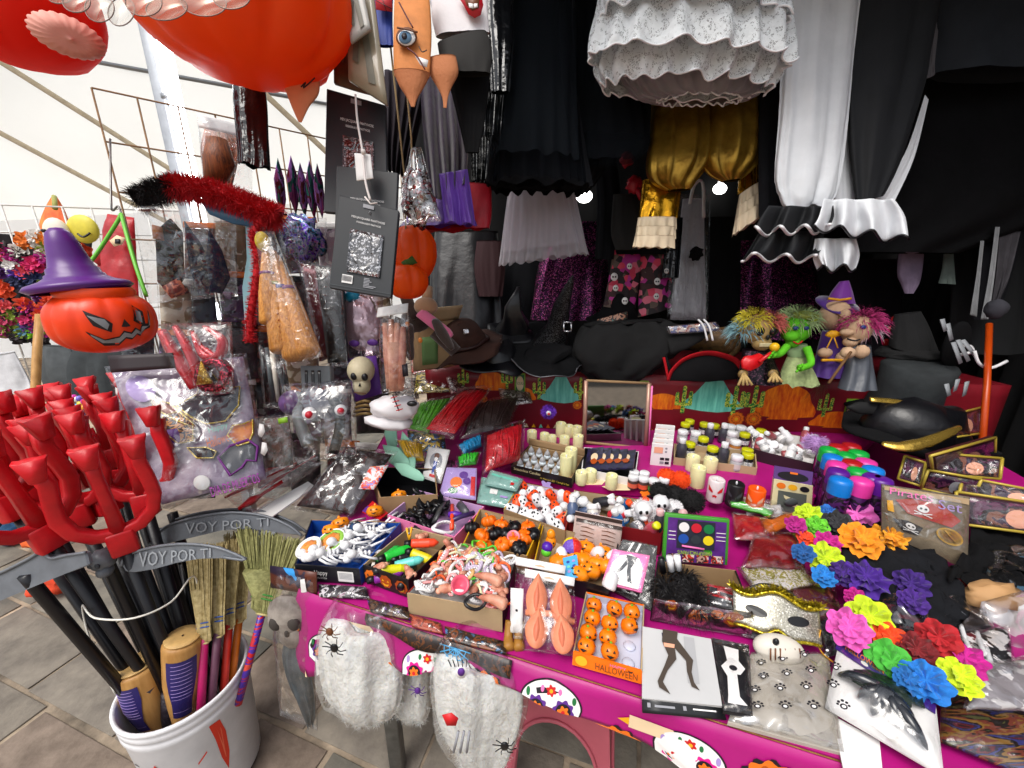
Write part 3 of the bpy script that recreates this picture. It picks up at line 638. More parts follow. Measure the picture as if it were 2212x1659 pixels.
broom((470,1342),((440,1185),(490,1178)),1.1,(452,1570),stk('mauve','#6d4358'),'straw broom with blue binding on a mauve stick',wt=15,seed=2)
broom((495,1325),((468,1180),(522,1165)),1.13,(478,1560),stk('red','#cc3020'),'straw broom with blue binding on a red stick',wt=14,seed=3)
broom((517,1312),((485,1160),(548,1140)),1.16,(492,1545),stk('orange','#d0701a'),'straw broom with blue binding on an orange stick',wt=16,seed=4)
broom((571,1294),((510,1140),(660,1172)),1.12,(515,1520),PR('stick_striped',['#c01c28','#4a2a9c','#c01c28','#4a2a9c','#d84838','#3a2a88'],34,.3,stretch=(.2,.2,1)),'wide green straw broom with green binding on a striped stick',STRAWG,420,'#3d8a3a',27,5)
# --- two turned wooden clubs with printed labels
def club(top,bot,rt_,d,lb,lab):
 a,b=P(*top,d),P(*bot,d+.05);t=thing('wooden_club',lb,'wooden club',b);ax=b-a;L=ax.length
 pr=[(-.004,.0),(-.003,.4),(-.001,.75),(.006,.9),(.02,.975),(.045,1),(.12,1),(.45,.98),(.7,.8),(.9,.6),(1,.55)]
 O('turned_body',tube([a+ax*k for k,_ in pr],[max(.0005,r_*rt_)for _,r_ in pr],24),WOOD,t)
 an=ax.normalized();O('end_face',tube([a-an*.0075,a-an*.0065,a-an*.004],[rt_*.5,rt_*.86,rt_*.9],24),M('end_grain','#d8b070',.5,var=(40,.25)),t)
 O('end_hole',ell(a-an*.0075,.003,8,6),M('hole_dark','#3a2412',.9),t)
 vd=(CAM-a);vd-=ax*(vd.dot(ax)/ax.length_squared);vd.normalize();sd2=ax.normalized().cross(vd)
 V=[];nn=9;rr=[(.12,1.015,1.0),(.3,1.012,1.0),(.45,1.0,.85),(.6,.92,.7),(.78,.745,.8)]
 for k,r_,wd_ in rr:
  for i in range(nn):a_=(i/(nn-1)*2-1)*.75*wd_+lab;V.append(a+ax*k+(vd*cos(a_)+sd2*sin(a_))*rt_*(r_+.01))
 O('purple_label',(V,[(j*nn+i,j*nn+i+1,(j+1)*nn+i+1,(j+1)*nn+i)for j in range(4)for i in range(nn-1)]),M('label_purple','#2c2466',.5),t)
 for i in range(14):
  k=.16+.042*i;r_=1.03 if k<.45 else 1.03-(k-.45)*.82
  O('print_line',tube([a+ax*k+(vd*cos(x)+sd2*sin(x))*rt_*r_ for x in[lab-.5+.1*j for j in range(11)]],.0006,4),pm['lilac'],t)
 return t
club((395,1378),(398,1565),.046,1.06,'upright turned wooden club with a clean purple text label',0.1)
club((296,1436),(345,1580),.050,1.06,'turned wooden club with its grip wrapped in torn dark tape',1.0)
g=tube([P(316,1480,1.06),P(326,1530,1.08),P(332,1575,1.1)],[.026,.029,.026],14)
t=thing('tape_roll','torn black tape and grey wadding wrapped beside the shorter club','tape',P(330,1590,1.1))
O('wrap',g,M('dark_tape','#241f28',.5,bump=(25,.6,.02)),t);O('wrap',tube([P(370,1490,1.08),P(372,1540,1.1),P(370,1570,1.12)],[.022,.026,.022],12),M('dark_tape','#241f28',.5),t)
O('grey_wadding',join(*[ell(P(300+20*i,1560+8*(i%2),1.12),.022,12,8,.5,9,seed=i)for i in range(5)]),M('grey_wadding','#8b8d94',.5,.2,bump=(30,.5)),t)
# ================================================================ LEFT WALL: WIRE PANELS AND WHAT HANGS THERE
LWa,LWb=V3((-1.38,1.38,0)),V3((-.62,2.08,0));LWd=(LWb-LWa).normalized();LWn=LWd.cross(UP)
if LWn.dot(CAM-LWa)<0:LWn=-LWn
def LW(off=.0):return lambda x,y:PL(x,y,LWa+LWn*off,LWn)
def wirepanel(label,a,d,n,cols,z0,z1,hz,mat,r=.003,tilt=0):
 t=thing('wire_grid_panel',label,'wire panel',(a.x,a.y,z0))
 for i in range(cols):O('upright_wire',tube([a+d*(i*n)+UP*z0,a+d*(i*n)+UP*z1],r,6),mat,t)
 z=z1
 while z>=z0:O('cross_wire',tube([a+UP*z,a+d*((cols-1)*n)+UP*z],r,6),mat,t);z-=hz
 return t
RUST=M('rusty_wire','#8a6a4a',.6,.6,var=(30,.4));WWIRE=M('white_wire','#e4e2dc',.4,var=(30,.1))
p=LW()(226,300);a0=V3((p.x,p.y,0))
wirepanel('brownish wire grid panel carrying the wrapped costumes beside the pole',a0,LWd,.105,11,.72,LW()(200,190).z,.15,RUST,.0028)
FAa,FAd=V3((-3.9,1.95,0)),V3((.96,.28,0)).normalized()
wirepanel('white wire grid panel hung with bright hair scrunchies',FAa,FAd,.13,17,.75,1.86,.14,WWIRE,.0045)
FAn=V3((FAd.y,-FAd.x,0));FA=lambda off=0.:(lambda x,y:PL(x,y,FAa+FAn*off,FAn))
def ruffle(c,n,r,k=7,lay=3,seed=0,cup=.35):
 q=random.Random(seed);u,w=basis(n);n=n.normalized();V,Fc=[],[]
 for l in range(lay):
  rr=r*(1-.26*l);a0=q.uniform(0,6);m=k*8;b0=len(V);V.append(c+n*r*(.12+.16*l))
  for ring,fr_ in((0,.45),(1,.8),(2,1.)):
   for i in range(m):
    a=a0+2*pi*i/m;lobe=abs(sin(k*a/2+l));rad=rr*fr_*(.80+.22*lobe**.6*(.4+.6*fr_))*(1+.12*noise.noise(V3((cos(a)*2.5,sin(a)*2.5,seed+l))))*q.uniform(.985,1.015)
    h=r*(.12+.16*l)+r*cup*(fr_**2)*(.3+.25*l)-r*.16*fr_+r*.13*sin(k*a+l)*fr_+r*.35*noise.noise(V3((cos(a)*3,sin(a)*3,seed*1.7+l+fr_)))*fr_+r*q.uniform(-.02,.02)
    V.append(c+(u*cos(a)+w*sin(a))*rad+n*h)
  for i in range(m):
   j=(i+1)%m;Fc.append((b0,b0+1+i,b0+1+j))
   for g_ in range(2):Fc.append((b0+1+g_*m+i,b0+1+(g_+1)*m+i,b0+1+(g_+1)*m+j,b0+1+g_*m+j))
 return V,Fc
petal=lambda c:M('petal_'+c,c,.75,var=(40,.25),sheen=.2)
SCR=[(12,665,'#f05a60'),(40,590,'#6a3ab0'),(30,575,'#f0ece8'),(52,588,'#f04a60'),(72,572,'#f02a78'),(8,625,'#f0501c'),(85,632,'#5a1a70'),(110,640,'#f0481a'),(62,668,'#c01a8c'),(88,680,'#f0502a'),(112,665,'#c0188a'),(14,690,'#e04a78'),(100,700,'#5a1a78'),(60,690,'#e83c80'),(58,715,'#5a90b0'),(78,718,'#9ae01a'),(10,712,'#c01a78'),(30,680,'#8aa030'),(70,602,'#1c2a60'),(40,606,'#1a2450'),(55,520,'#f07a1a'),(80,515,'#f4f0ea'),(98,520,'#f08a1a'),(42,545,'#f0ece2'),(102,545,'#f0e4d8'),(8,545,'#e03a68'),(130,612,'#243a78')]
q=random.Random(2);SCR+=[(q.uniform(-30,200),q.uniform(500,735),q.choice(['#c01a8c','#f0502a','#5a1a78','#e83c80','#1c2a60','#f0ece8','#8aa030','#2a2024','#2a2024']))for _ in range(34)]
for k,(x,y,c)in enumerate(SCR):
 O('hair_scrunchie',ruffle(FA(.04)(x,y),FAn+V3((0,0,.1*sin(k))),.052,6,3,k),petal(c),label='crumpled %s fabric hair scrunchie clipped to the white wire panel'%CNM(c),cat='scrunchie',group=CNM(c)+' hair scrunchies on the white panel')
DK=cloth('dark_far_cloth','#1b1718')
O('black_hair_cloth',drape([(-60,500,200,520),(-60,600,190,590),(-60,740,160,700)],2.62,9,.03,seed=3),DK,label='black cloth hanging behind the bright hair scrunchies',cat='cloth')
def leafp(fn,pts,th,m,par,name):return O(name,plate(pts,fn,th,.002),m,par)
t=thing('pumpkin_slipper','pointed orange and red pumpkin hat hung on the far panel','hat',FA(.06)(118,480))
O('body',garment([(112,424,122,424),(98,455,138,455),(90,490,148,488),(100,512,150,515)],2.3,.5,5,.12),M('far_orange','#f08a3a',.7,var=(10,.3,'#e0502a')),t);O('stem',tube([P(117,425,2.28),P(119,450,2.2)],.012,8),M('far_stem','#9a9a50',.7),t)
t=thing('gauze_mask','pale face mask hung below the pointed pumpkin hat','mask',FA(.09)(125,520));O('face',ell(FA(.1)(125,508),(.07,.04,.09)),M('pale_mask','#e6dccc',.6),t)
for s in(-1,1):O('eye',ell(FA(.1)(125,500)+V3((s*.028,-.042,.0)),(.016,.008,.01),8,6),BLACKP,t)
t=thing('yellow_mask','round yellow mask with crossed straps on the far panel','mask',FA(.08)(178,520));O('face',ell(FA(.1)(180,495),(.085,.03,.075)),M('yellow_mask_m','#e8d84a',.5,var=(12,.2)),t);O('mouth',tube(spline([FA(.14)(168,505),FA(.15)(180,512),FA(.14)(195,503)],4),.005,6),BLACKP,t)
t=thing('red_pouch','red zipped pouch printed with an eye hanging by the pumpkin','pouch',P(250,600,1.5))
O('pouch',pillow([P(*a,1.5)for a in((232,462),(290,470),(300,640),(205,620))],.03,cr=.008,fr=18),M('red_vinyl','#b01a20',.35,var=(14,.3),bump=(22,.4,.01)),t)
O('eye_print',plate([(236,520),(252,508),(270,514),(262,528),(246,532)],at(1.44),.003),pm['cream'],t);O('pupil',plate([(248,516),(258,516),(258,526),(248,526)],at(1.435),.003),pm['black'],t);O('flap',plate([(195,560),(240,495),(262,508),(215,575)],at(1.48),.004),MC['red_vinyl'],t)
GREYC=cloth('grey_far_cloth','#565a5c');
for k,(rw,m,lb)in enumerate((([(95,745,150,748),(90,800,175,800),(120,880,200,870)],GREYC,'grey draped jacket under the scrunchies'),([(165,742,290,760),(150,800,300,800),(170,900,310,900)],cloth('dim_grey_cloth','#3c4042'),'dark grey shawl hanging under the plastic pumpkin'),([(-40,770,30,760),(-60,830,60,820),(-60,850,70,845)],cloth('white_far_cloth','#c8c8ca'),'white cloth corner beside the wooden stick'))):
 O(('jacket','shawl','white_cloth')[k],garment(rw,1.95-.1*k,.3,5,.15,seed=k),m,label=lb,cat=('jacket','shawl','cloth')[k])
O('wooden_stick',tube([P(86,680,1.5),P(80,760,1.48),P(72,960,1.42),P(66,1150,1.4)],.013,10),WOOD,label='thin plain wooden stick standing behind the devil forks',cat='stick')
t=thing('bead_string','string of colourful round beads showing above the devil forks','beads',P(180,900,1.4))
q=random.Random(9)
for k in range(26):
 x=130+(k%9)*9+q.uniform(-3,3);y=862+(k//9)*14+q.uniform(-4,4)+(k%9>5)*-6
 O('bead',ell(P(x,y,1.38),.011,10,7),plast('bead_'+str(k%6),['#f0a02a','#3aa0d8','#e8d84a','#d02a98','#f2f0ec','#7a6ad0'][k%6]),t)
for k,(x,y,m,lb)in enumerate(((30,1150,'#2a4a6a','blue'),(65,1130,'#6ad0b0','mint'),(90,1160,'#f06a2a','orange'),(10,1120,'#24304a','navy'),(110,1255,'#f0583a','coral'))):
 O('market_bag',ell(PZ(x,y,.07),(.08,.07,.06),20,14,.4,7,seed=k),cloth('far_'+lb,m),label=lb+' bag lying on the paving across the aisle',cat='bag')
# --- plastic pumpkin with witch hat
PKc=P(224,693,.86);pk=thing('pumpkin_lantern','orange plastic jack o lantern pail wearing a purple witch hat','pumpkin pail',PKc-UP*.07)
PR_,PHh=.090,.070;PKr=1.12
def pkp(x,z,off=0.):
 a=-pi/2+PKr+x/.105;t_=max(-.985,min(.985,z/PHh));lob=1-.05*(1-abs(sin(11*a/2+.4)))**2
 r=(PR_*(1-abs(t_)**2.6)**.5)*lob+off;return PKc+V3((r*cos(a),r*sin(a),z))
V,Fc=[],[];na,nz_=88,22
for j in range(nz_+1):
 tz=-cos(pi*j/nz_)*.985
 for i in range(na):V.append(pkp(i*2*pi/na*.105,tz*PHh))
Fc=[(j*na+i,j*na+(i+1)%na,(j+1)*na+(i+1)%na,(j+1)*na+i)for j in range(nz_)for i in range(na)]+[tuple(range(na))[::-1],tuple(nz_*na+i for i in range(na))]
JACK=M('jack_orange','#ee3f0a',.35,bump=(20,.08,.01),var=(8,.12),sss=.1)
body=O('pumpkin_body',(V,Fc),JACK,pk)
def fstrip(top,bot,off,m,n):V=[pkp(x,z,off)for x,z in top]+[pkp(x,z,off)for x,z in bot];k=len(top);return O(n,(V,[(i,i+1,k+i+1,k+i)for i in range(k-1)]),m,body)
def sub(pl_,n=4):o_=[];[o_.extend([(a[0]+(b[0]-a[0])*i/n,a[1]+(b[1]-a[1])*i/n)for i in range(n)])for a,b in zip(pl_,pl_[1:])];return o_+[pl_[-1]]
JG=M('face_grey','#8d9094',.4);JD=M('face_dark','#241c1c',.6)
for e,m,gx in((.0012,JD,.0),(.0022,JG,.0065)):
 fstrip(sub([(-.064+gx,.030-gx*1.6),(-.03,.012-gx*.3),(-.018-gx,.0-gx*.2)]),sub([(-.064+gx,.029-gx*1.6),(-.052+gx,-.002+gx),(-.024-gx,-.018+gx)]),e,m,'eye')
 fstrip(sub([(.022+gx,.004+gx*.3),(.036,.036-gx*1.6),(.052-gx,.02)]),sub([(.022+gx,.002+gx*.3),(.036,-.006+gx),(.05-gx,-.01+gx)]),e,m,'eye')
 fstrip(sub([(-.068+gx,-.012-gx),(-.04,-.032-gx*.3),(-.012,-.028-gx*.4),(-.002,-.016-gx*.6),(.012,-.022-gx*.5),(.022,-.012-gx*.5),(.034,-.02-gx*.5),(.042,-.008-gx*.5),(.056,-.006-gx),(.068-gx,.022-gx)]),sub([(-.067+gx,-.016-gx),(-.046,-.046+gx),(-.014,-.049+gx),(.0,-.034+gx*.6),(.014,-.038+gx*.6),(.024,-.028+gx*.5),(.036,-.033+gx*.5),(.046,-.02+gx*.5),(.06,-.016+gx),(.069-gx,.018-gx)]),e,m,'mouth')
fstrip(sub([(-.004,-.006),(.004,.008),(.012,-.006)],3),sub([(-.004,-.008),(.004,-.009),(.012,-.008)],3),.0015,JD,'nose')
PURP=M('witch_purple','#5c2480',.35,bump=(20,.08),var=(7,.15),coat=.1)
O('witch_hat',xf(lathe([(.098,.052),(.112,.06),(.104,.068),(.075,.076),(.062,.083),(.060,.088),(.055,.09),(.053,.1),(.047,.104),(.04,.125),(.034,.15),(.026,.172),(.014,.182),(.0,.184)],40,cap=False),PKc+V3((-.022,0,.012)),(0,-.12,0),(.78,.78,1)),PURP,pk)
O('neck_band',xf(lathe([(.062,.05),(.066,.062),(.06,.072)],40,cap=False),PKc),ORANGED,pk)
for pts in([(158,668,.9),(146,630,.92),(162,595,.94),(200,560,.97),(250,485,.97),(262,462,.97)],[(262,462,.97),(272,500,.95),(292,570,.93),(316,640,.92)]):O('green_strap',tube(spline([P(*a)for a in pts],6),.0042,6),M('strap_green','#6cc23c',.4),pk)
O('hanging_hook',tube(spline([P(262,462,.97),P(255,445,.97),P(243,455,.97),P(240,430,.97),P(238,300,1.0)],5),.0022,6),METAL,pk)
# --- wrapped goods: clear bag with its contents
def wrapped(name,lb,cat,qd,fn,th,film,inner=(),header=None,cr=.004,fr=40.,seed=0,hm=None,group=None):
 c=[fn(*p)for p in qd]if fn else[V3(p)for p in qd];lo=min(c,key=lambda v:v.z);t=thing(name,lb,cat,lo,group);n=cnorm(c)
 for nm,g_,m in inner:O(nm,g_,m,t)
 O('clear_bag',pillow(c,th,cr=cr,fr=fr,seed=seed),film,t)
 if header:u=header;O('header_card',slab([blerp(c,0,0)+n*.002,blerp(c,1,0)+n*.002,blerp(c,1,u)+n*(th*.5+.002),blerp(c,0,u)+n*(th*.5+.002)],.002),hm or WPAP,t)
 return t
q=random.Random(21);FILLC=[['#d8d0d4','#a08a9a','#4a3a4a'],['#1c1a20','#3a3038','#101014'],['#7a1a20','#3a1014','#a84a40'],['#c8bca8','#8a7458','#e0d8cc'],['#3a4a58','#1c2630','#7a8a90'],['#4a2a5a','#241430','#8a6a9a']]
for k in range(40):
 x,y=250+(k%8)*74+q.uniform(-12,12),470+(k//8)*118+q.uniform(-14,14)
 if x<330 and y<620:continue
 c=[LW(.03+.02*(k%2))(x+a+q.uniform(-6,6),y+b)for a,b in((0,0),(78,4),(84,128),(6,132))]
 wrapped('costume_packet','flat clear packet of %s cloth in the back row of the brownish wire panel'%('pale lilac','black','dark red','tan','slate blue','deep purple')[k%6],'costume packet',c,None,.02,FILMC,[('folded_insert',slab([blerp(c,u,v)for u,v in((.06,.1),(.94,.1),(.94,.96),(.06,.96))],.01,6,6,.02,14),PR('fill%d'%(k%6),FILLC[k%6],13,.5))],header=.1,cr=.008,fr=26,seed=k,hm=[WPAP,BLACKP,pm['orange']][k%3],group=('lilac','black','red','tan','slate','purple')[k%6]+' costume packets in the back row')
NAVY=cloth('navy_felt','#243450');f_=LW(.1);f2=LW(.12)
wrapped('wrapped_masks','clear bag of dark navy pointed felt ears hanging under the red fur trim','wrapped costume',((285,447),(508,432),(514,640),(322,656)),LW(.13),.03,FILMT,[('black_felt',plate([(335,500),(368,470),(395,500),(400,600),(375,640),(340,610)],LW(.12),.02,.004),BLACK2),('navy_felt',plate([(398,475),(430,520),(455,560),(470,630),(430,640),(410,580)],LW(.12),.02,.004),NAVY),('navy_felt',plate([(452,495),(480,540),(498,600),(480,635),(455,630),(445,560)],LW(.13),.02,.004),NAVY),('tan_felt',plate([(328,485),(350,490),(355,520),(330,515)],LW(.13),.01),M('tan_felt','#a8683a',.8)),('red_foil',plate([(350,620),(385,600),(410,632),(370,645)],LW(.14),.01),PR('foil_bits',['#7a2a28','#c86a50','#3a1a1a'],40))],cr=.012,fr=26)
def furtube(path,r,n,L,w,rr,seed=0,droop=0):
 q=random.Random(seed);pts=[];m=len(path)-1
 for _ in range(n):
  t=q.uniform(0,m-.001);i=int(t);f=t-i;p=path[i]*(1-f)+path[i+1]*f;d=path[i+1]-path[i];u,w_=basis(d);a=q.uniform(0,2*pi);o_=u*cos(a)+w_*sin(a);r_=r[i]*(1-f)+r[i+1]*f if isinstance(r,list)else r
  pts.append((p+o_*r_*.9,o_))
 return fur(pts,L,w,rr,seed,droop)
RFUR=M('red_fur','#c81420',.8,var=(40,.35));BFUR=M('black_fur','#141012',.85)
t=thing('fur_trim_hat','red and black fuzzy fur trimmed cape collar arching over the wrapped costumes','fur trim',P(560,745,1.3))
pa=spline([P(*a,1.3)for a in((372,402),(430,408),(500,428),(560,452),(598,468))],5);O('fur_band',join(tube(pa,.024,10),furtube(pa,.024,4200,.036,.0012,.8,1,.2)),RFUR,t)
pa=spline([P(*a,1.3)for a in((295,432),(340,412),(385,400))],5);O('black_fur_end',join(tube(pa,.022,10),furtube(pa,.022,1800,.034,.0012,.8,2,.2)),BFUR,t)
pa=spline([P(*a,1.29)for a in((568,470),(548,510),(556,560),(551,620),(540,690),(541,740))],5);O('fur_edging',join(tube(pa,.011,8),furtube(pa,.011,1300,.014,.0012,.6,3)),RFUR,t)
O('satin_lining',plate([(430,432),(480,445),(560,468),(548,490),(500,482),(450,462)],at(1.32),.01,.003),M('blue_satin','#2c5878',.35,bump=(20,.3)),t);O('satin_side',plate([(528,480),(560,475),(552,560),(548,640),(530,740),(522,620),(535,560)],at(1.33),.01,.003),M('pale_blue_satin','#7fa4ac',.4,bump=(20,.3)),t)
BAM=M('amber_broom','#d99a4c',.5,var=(60,.4,'#b06a24'),stretch=(3,3,.25),bump=(90,.2))
inn=[]
for k,(x0,y0,x1,y1,r0_,r1)in enumerate(((575,535,585,700,8,22),(580,540,612,760,9,26),(588,545,640,775,9,26),(596,555,668,765,9,24))):
 a,b=P(x0,y0,1.22+.01*k),P(x1,y1,1.2);s=1.2/PF;inn.append(('broom_bundle',tube([a,a*.75+b*.25,a*.4+b*.6,b*.97+a*.03,b],[r0_*s,r0_*1.6*s,r1*.9*s,r1*s,r1*.8*s],14),BAM))
 inn.append(('coloured_binding',tube([a*.66+b*.34,a*.63+b*.37],(r0_*1.95+1)*s,14),M('bind%d'%(k%3),['#7a2a6a','#8a8a2a','#3a2a7a'][k%3],.5)))
 if k:inn.append(('burnt_marks',join(*[ell(a*(1-f)+b*f+(CAM-a).normalized()*(r1+1)*s*(.86+.12*f),.0035,6,5)for f in(.62,.68,.74,.8,.86)]),M('burnt','#8a3c10',.8)))
inn.append(('yellow_knob',ell(P(567,522,1.2),(.022,.018,.03)),plast('knob_yellow','#d8b81a')))
wrapped('wrapped_brooms','bundle of amber toy brooms wrapped in clear plastic with purple bindings','toy brooms',((552,500),(592,500),(700,770),(585,800)),at(1.18),.03,FILMC,inn,cr=.005)
IRI=PR('iridescent',['#3a2050','#6a2a58','#204a48','#8a5a9a','#5a2430','#2a6a60'],14,.15,metal=.7,stretch=(2,2,.5))
t=thing('iridescent_wings','dark iridescent plastic fairy wings fanned beside the dark packages','fairy wings',P(660,480,1.5))
for k,(x,y,l,w)in enumerate(((600,340,130,14),(628,335,130,15),(648,350,120,14),(668,345,130,14),(685,352,120,13))):O('wing_blade',plate([(x,y),(x+w,y+l*.35),(x+w*.9+6,y+l*.7),(x+12,y+l),(x-w*.2,y+l*.7),(x-w*.6,y+l*.35)],LW(.1+.02*k),.004,.001),IRI,t)
wrapped('wrapped_tinsel','clear bag of shimmering purple and turquoise tinsel below the wings','tinsel bag',((600,475),(705,470),(712,585),(610,590)),LW(.15),.03,FILMT,[('tinsel',ell(LW(.14)(655,520),(.08,.03,.09),20,14,.5,9),PR('tinsel',['#2a1a3a','#5a3ab0','#8a8aa8','#1a5a7a','#2a2030'],70,.15,metal=.6))],cr=.012,fr=28)
HAIRB=M('auburn_hair','#8a4a1e',.5,var=(45,.6,'#4a2410'),stretch=(4,4,.3),bump=(80,.4))
wrapped('wrapped_wig','auburn wig in a clear bag with white header hanging near the tube lamp','wig bag',((425,245),(545,275),(545,415),(440,405)),LW(.06),.04,FILMT,[('wig',garment([(445,275,505,280),(438,330,515,330),(450,400,500,405)],1.66,.4,9,.2,cap=True),HAIRB),('wig_tail',tube([LW(.1)(470,300),LW(.1)(475,350),LW(.1)(462,400)],[.03,.05,.03],10),HAIRB)],header=.2,cr=.008)
MARD=M('maroon_foil','#5a1a28',.3,.3,bump=(40,.3));
wrapped('wrapped_capes','tall clear sleeve holding folded maroon and black capes','wrapped cape',((640,560),(738,575),(752,790),(690,800)),at(1.32),.02,FILMC,[('maroon_fold',slab([P(650,570,1.33),P(682,575,1.33),P(712,770,1.33),P(690,780,1.33)],.02,6,10,.006,20),MARD),('black_fold',slab([P(682,572,1.325),P(736,580,1.325),P(750,780,1.325),P(708,785,1.325)],.02,6,10,.006,20),SATIN),('price_sticker',slab([P(722,590,1.3),P(740,592,1.3),P(742,610,1.3),P(724,608,1.3)],.001),pm['cream'])],cr=.005)
wrapped('wrapped_wands','clear sleeve of black and pale plastic wands beside the amber brooms','wrapped wands',((556,740),(618,790),(632,885),(570,880)),at(1.3),.02,FILMC,[('wand',tube([P(565+11*i,745+6*i,1.31),P(578+12*i,868,1.31)],.007,8),[BLACKP,M('smoke_grey','#5c6468',.3),MC['pale_mask'],BLACKP][i%4])for i in range(5)],cr=.004)
CRIM=M('crimson_foil','#b01424',.22,.3,bump=(26,.25,.01),coat=.4);GLM=SEQ('crimson_glitter',['#a01430','#d03050','#60101c'],260,'#50081c')
inn=[('red_horn',tube(spline([P(*a,1.12)for a in pp],5),[r_*1.12/PF for r_ in rr],10),CRIM)for pp,rr in((((350,715),(375,760),(410,815),(420,840)),[9+5*sin(pi*i/15)for i in range(16)]),(((378,705),(405,750),(425,800),(430,835)),[6+5*sin(pi*i/15)for i in range(16)]),(((440,705),(480,735),(470,770),(430,745)),[4+7*sin(pi*i/15)for i in range(16)]),(((415,715),(440,765),(470,770),(490,745)),[4+7*sin(pi*i/15)for i in range(16)]))]
inn+=[('glitter_hoop',tube([P(463+27*cos(a),812+30*sin(a),1.12)for a in[2*pi*i/24 for i in range(24)]],.018,10,closed=True),GLM),('gold_wedge',plate([(432,778),(458,828),(422,832)],at(1.09),.008,.002),SEQ('gold_glitter',['#b8902a','#e0c060','#806010'],260,'#a07818'))]
wrapped('wrapped_devil_set','shiny crimson devil horns and glitter hoop in a clear bag beside the plastic pumpkin','devil set',((335,700),(500,695),(508,850),(385,858)),at(1.1),.035,FILMC,inn,cr=.008,fr=28)
c=[P(225,792,1.12),P(532,762,1.2),P(584,1042,1.12),P(345,1102,1.02)];F_=surf(c,.012);F3=surf(c,.018)
VIO=M('violet_lining','#b0a4b2',.4,var=(14,.6,'#5a3a64'),bump=(20,.3));
inn=[('backing_sheet',slab([blerp(c,.03,.03),blerp(c,.97,.03),blerp(c,.97,.97),blerp(c,.03,.97)],.004,12,12,.008,18),VIO)]
def bp(poly,m,th=.006):pts=[F_(u,v)for u,v in poly];return(plate(pts,None,th,.001),m)
GOLDL=SEQ('gold_trim',['#d8c060','#f0e0a0','#a08830'],300,'#c0a848')
def trim(poly,r=.0025):return tube([F3(u,v)for u,v in poly],r,5,closed=True)
hat=[(.42,.36),(.58,.30),(.72,.12),(.80,.28),(.92,.28),(.88,.42),(.75,.52),(.6,.52),(.5,.46)]
inn+=[('witch_hat_shape',*bp(hat,M('slate_felt','#2c3440',.8))),('gold_trim',trim(hat),GOLDL)]
cat_=[(.3,.42),(.42,.4),(.5,.5),(.46,.62),(.34,.62),(.26,.52)];inn+=[('cauldron_shape',*bp(cat_,PR('party_print',['#e0a860','#1c1c24','#c88a50','#2a2a38'],50))),('gold_trim',trim(cat_),GOLDL)]
arm=[(.25,.28),(.38,.34),(.44,.42),(.52,.46),(.48,.52),(.38,.46),(.26,.36)];inn+=[('broom_shape',*bp(arm,M('party_brown','#8a4a38',.6))),('gold_trim',trim(arm),GOLDL)]
pum=[(.74,.62),(.8,.56),(.9,.56),(.97,.54),(.95,.64),(.9,.7),(.8,.71)];inn+=[('pumpkin_shape',*bp(pum,M('party_orange','#e0902a',.4,var=(30,.5,'#d0501a')))),('gold_trim',trim(pum),GOLDL)]
spc=[(.4,.66),(.55,.68),(.62,.72),(.58,.76),(.45,.74)];inn+=[('spectacle_shape',*bp(spc,BLACKP)),('gold_trim',trim(spc),GOLDL)]
msk=[(.62,.76),(.74,.70),(.9,.68),(.97,.74),(.93,.84),(.85,.82),(.8,.86),(.68,.9)];inn+=[('eye_mask_shape',*bp(msk,M('mask_slate','#33343c',.6))),('purple_piping',trim(msk,.004),M('purple_piping','#6a1c7a',.5))]
inn+=[('ghost_shape',*bp(circ(.42,.9,.07,.05),WPAP)),('cloud_patch',*bp(circ(.2,.2,.1,.1),pm['lilac'])),('cloud_patch',*bp(circ(.3,.55,.07,.09),pm['purple'])),('lettering',txt('Happy',.6,.545,.76,.60,F3,-.02),pm['teal']),('lettering',txt('Halloween',.56,.62,.80,.69,F3,-.03),pm['orange']),('lettering',txt('DIA DE MUERTOS',.48,.945,.93,1.01,F3,-.02),M('dia_purple','#9a2a9c',.5))]
wrapped('party_headband_bag','large clear bag of halloween party cutouts lettered for day of the dead','party cutouts',c,None,.03,FILM('party_film','#ffffff',.10,streak=.4,scale=22),inn,cr=.008,fr=24)
O('header_strip',slab([P(232,768,1.08),P(372,762,1.1),P(378,795,1.1),P(240,805,1.08)],.003),M('header_dark','#2a2024',.5),label='dark header card with pale lettering above the party cutouts',cat='card')
GR=M('toy_grey','#6e7376',.45,bump=(40,.2));inn=[('arm_block',bev(slab([P(648,790,1.25),P(712,790,1.25),P(716,850,1.25),P(652,852,1.25)],.03),.003),GR)]+[('finger_slot',slab([P(x,800,1.215),P(x+6,800,1.215),P(x+7,840,1.215),P(x+1,840,1.215)],.003),BLACKP)for x in(658,672,686)]
inn+=[('shell',ell(P(690,870,1.25),(.07,.05,.06),nz=.3),M('smoke_shell','#5a5a66',.2)),('eye',ell(P(668,893,1.17),.02,14,10),WHITE),('eye',ell(P(736,886,1.19),.018,14,10),WHITE),('iris',ell(P(668,896,1.153),.012,12,8),M('iris_red','#b01a2c',.3)),('iris',ell(P(736,888,1.175),.011,12,8),MC['iris_red']),('limb',tube(spline([P(650,850,1.22),P(645,900,1.2),P(665,960,1.18)],4),.018,10),GR),('limb',tube(spline([P(715,850,1.22),P(735,910,1.2),P(720,980,1.18)],4),.016,10),BLACKP),('purple_orb',ell(P(632,870,1.22),.04,14,10),M('orb','#6a4a80',.3,var=(30,.5)))]
wrapped('wrapped_robot','grey toy skeleton claw with two red eyeballs in crinkled clear wrap','toy claw',((605,830),(765,820),(772,985),(628,1000)),at(1.2),.05,FILMT,inn,cr=.014,fr=24)
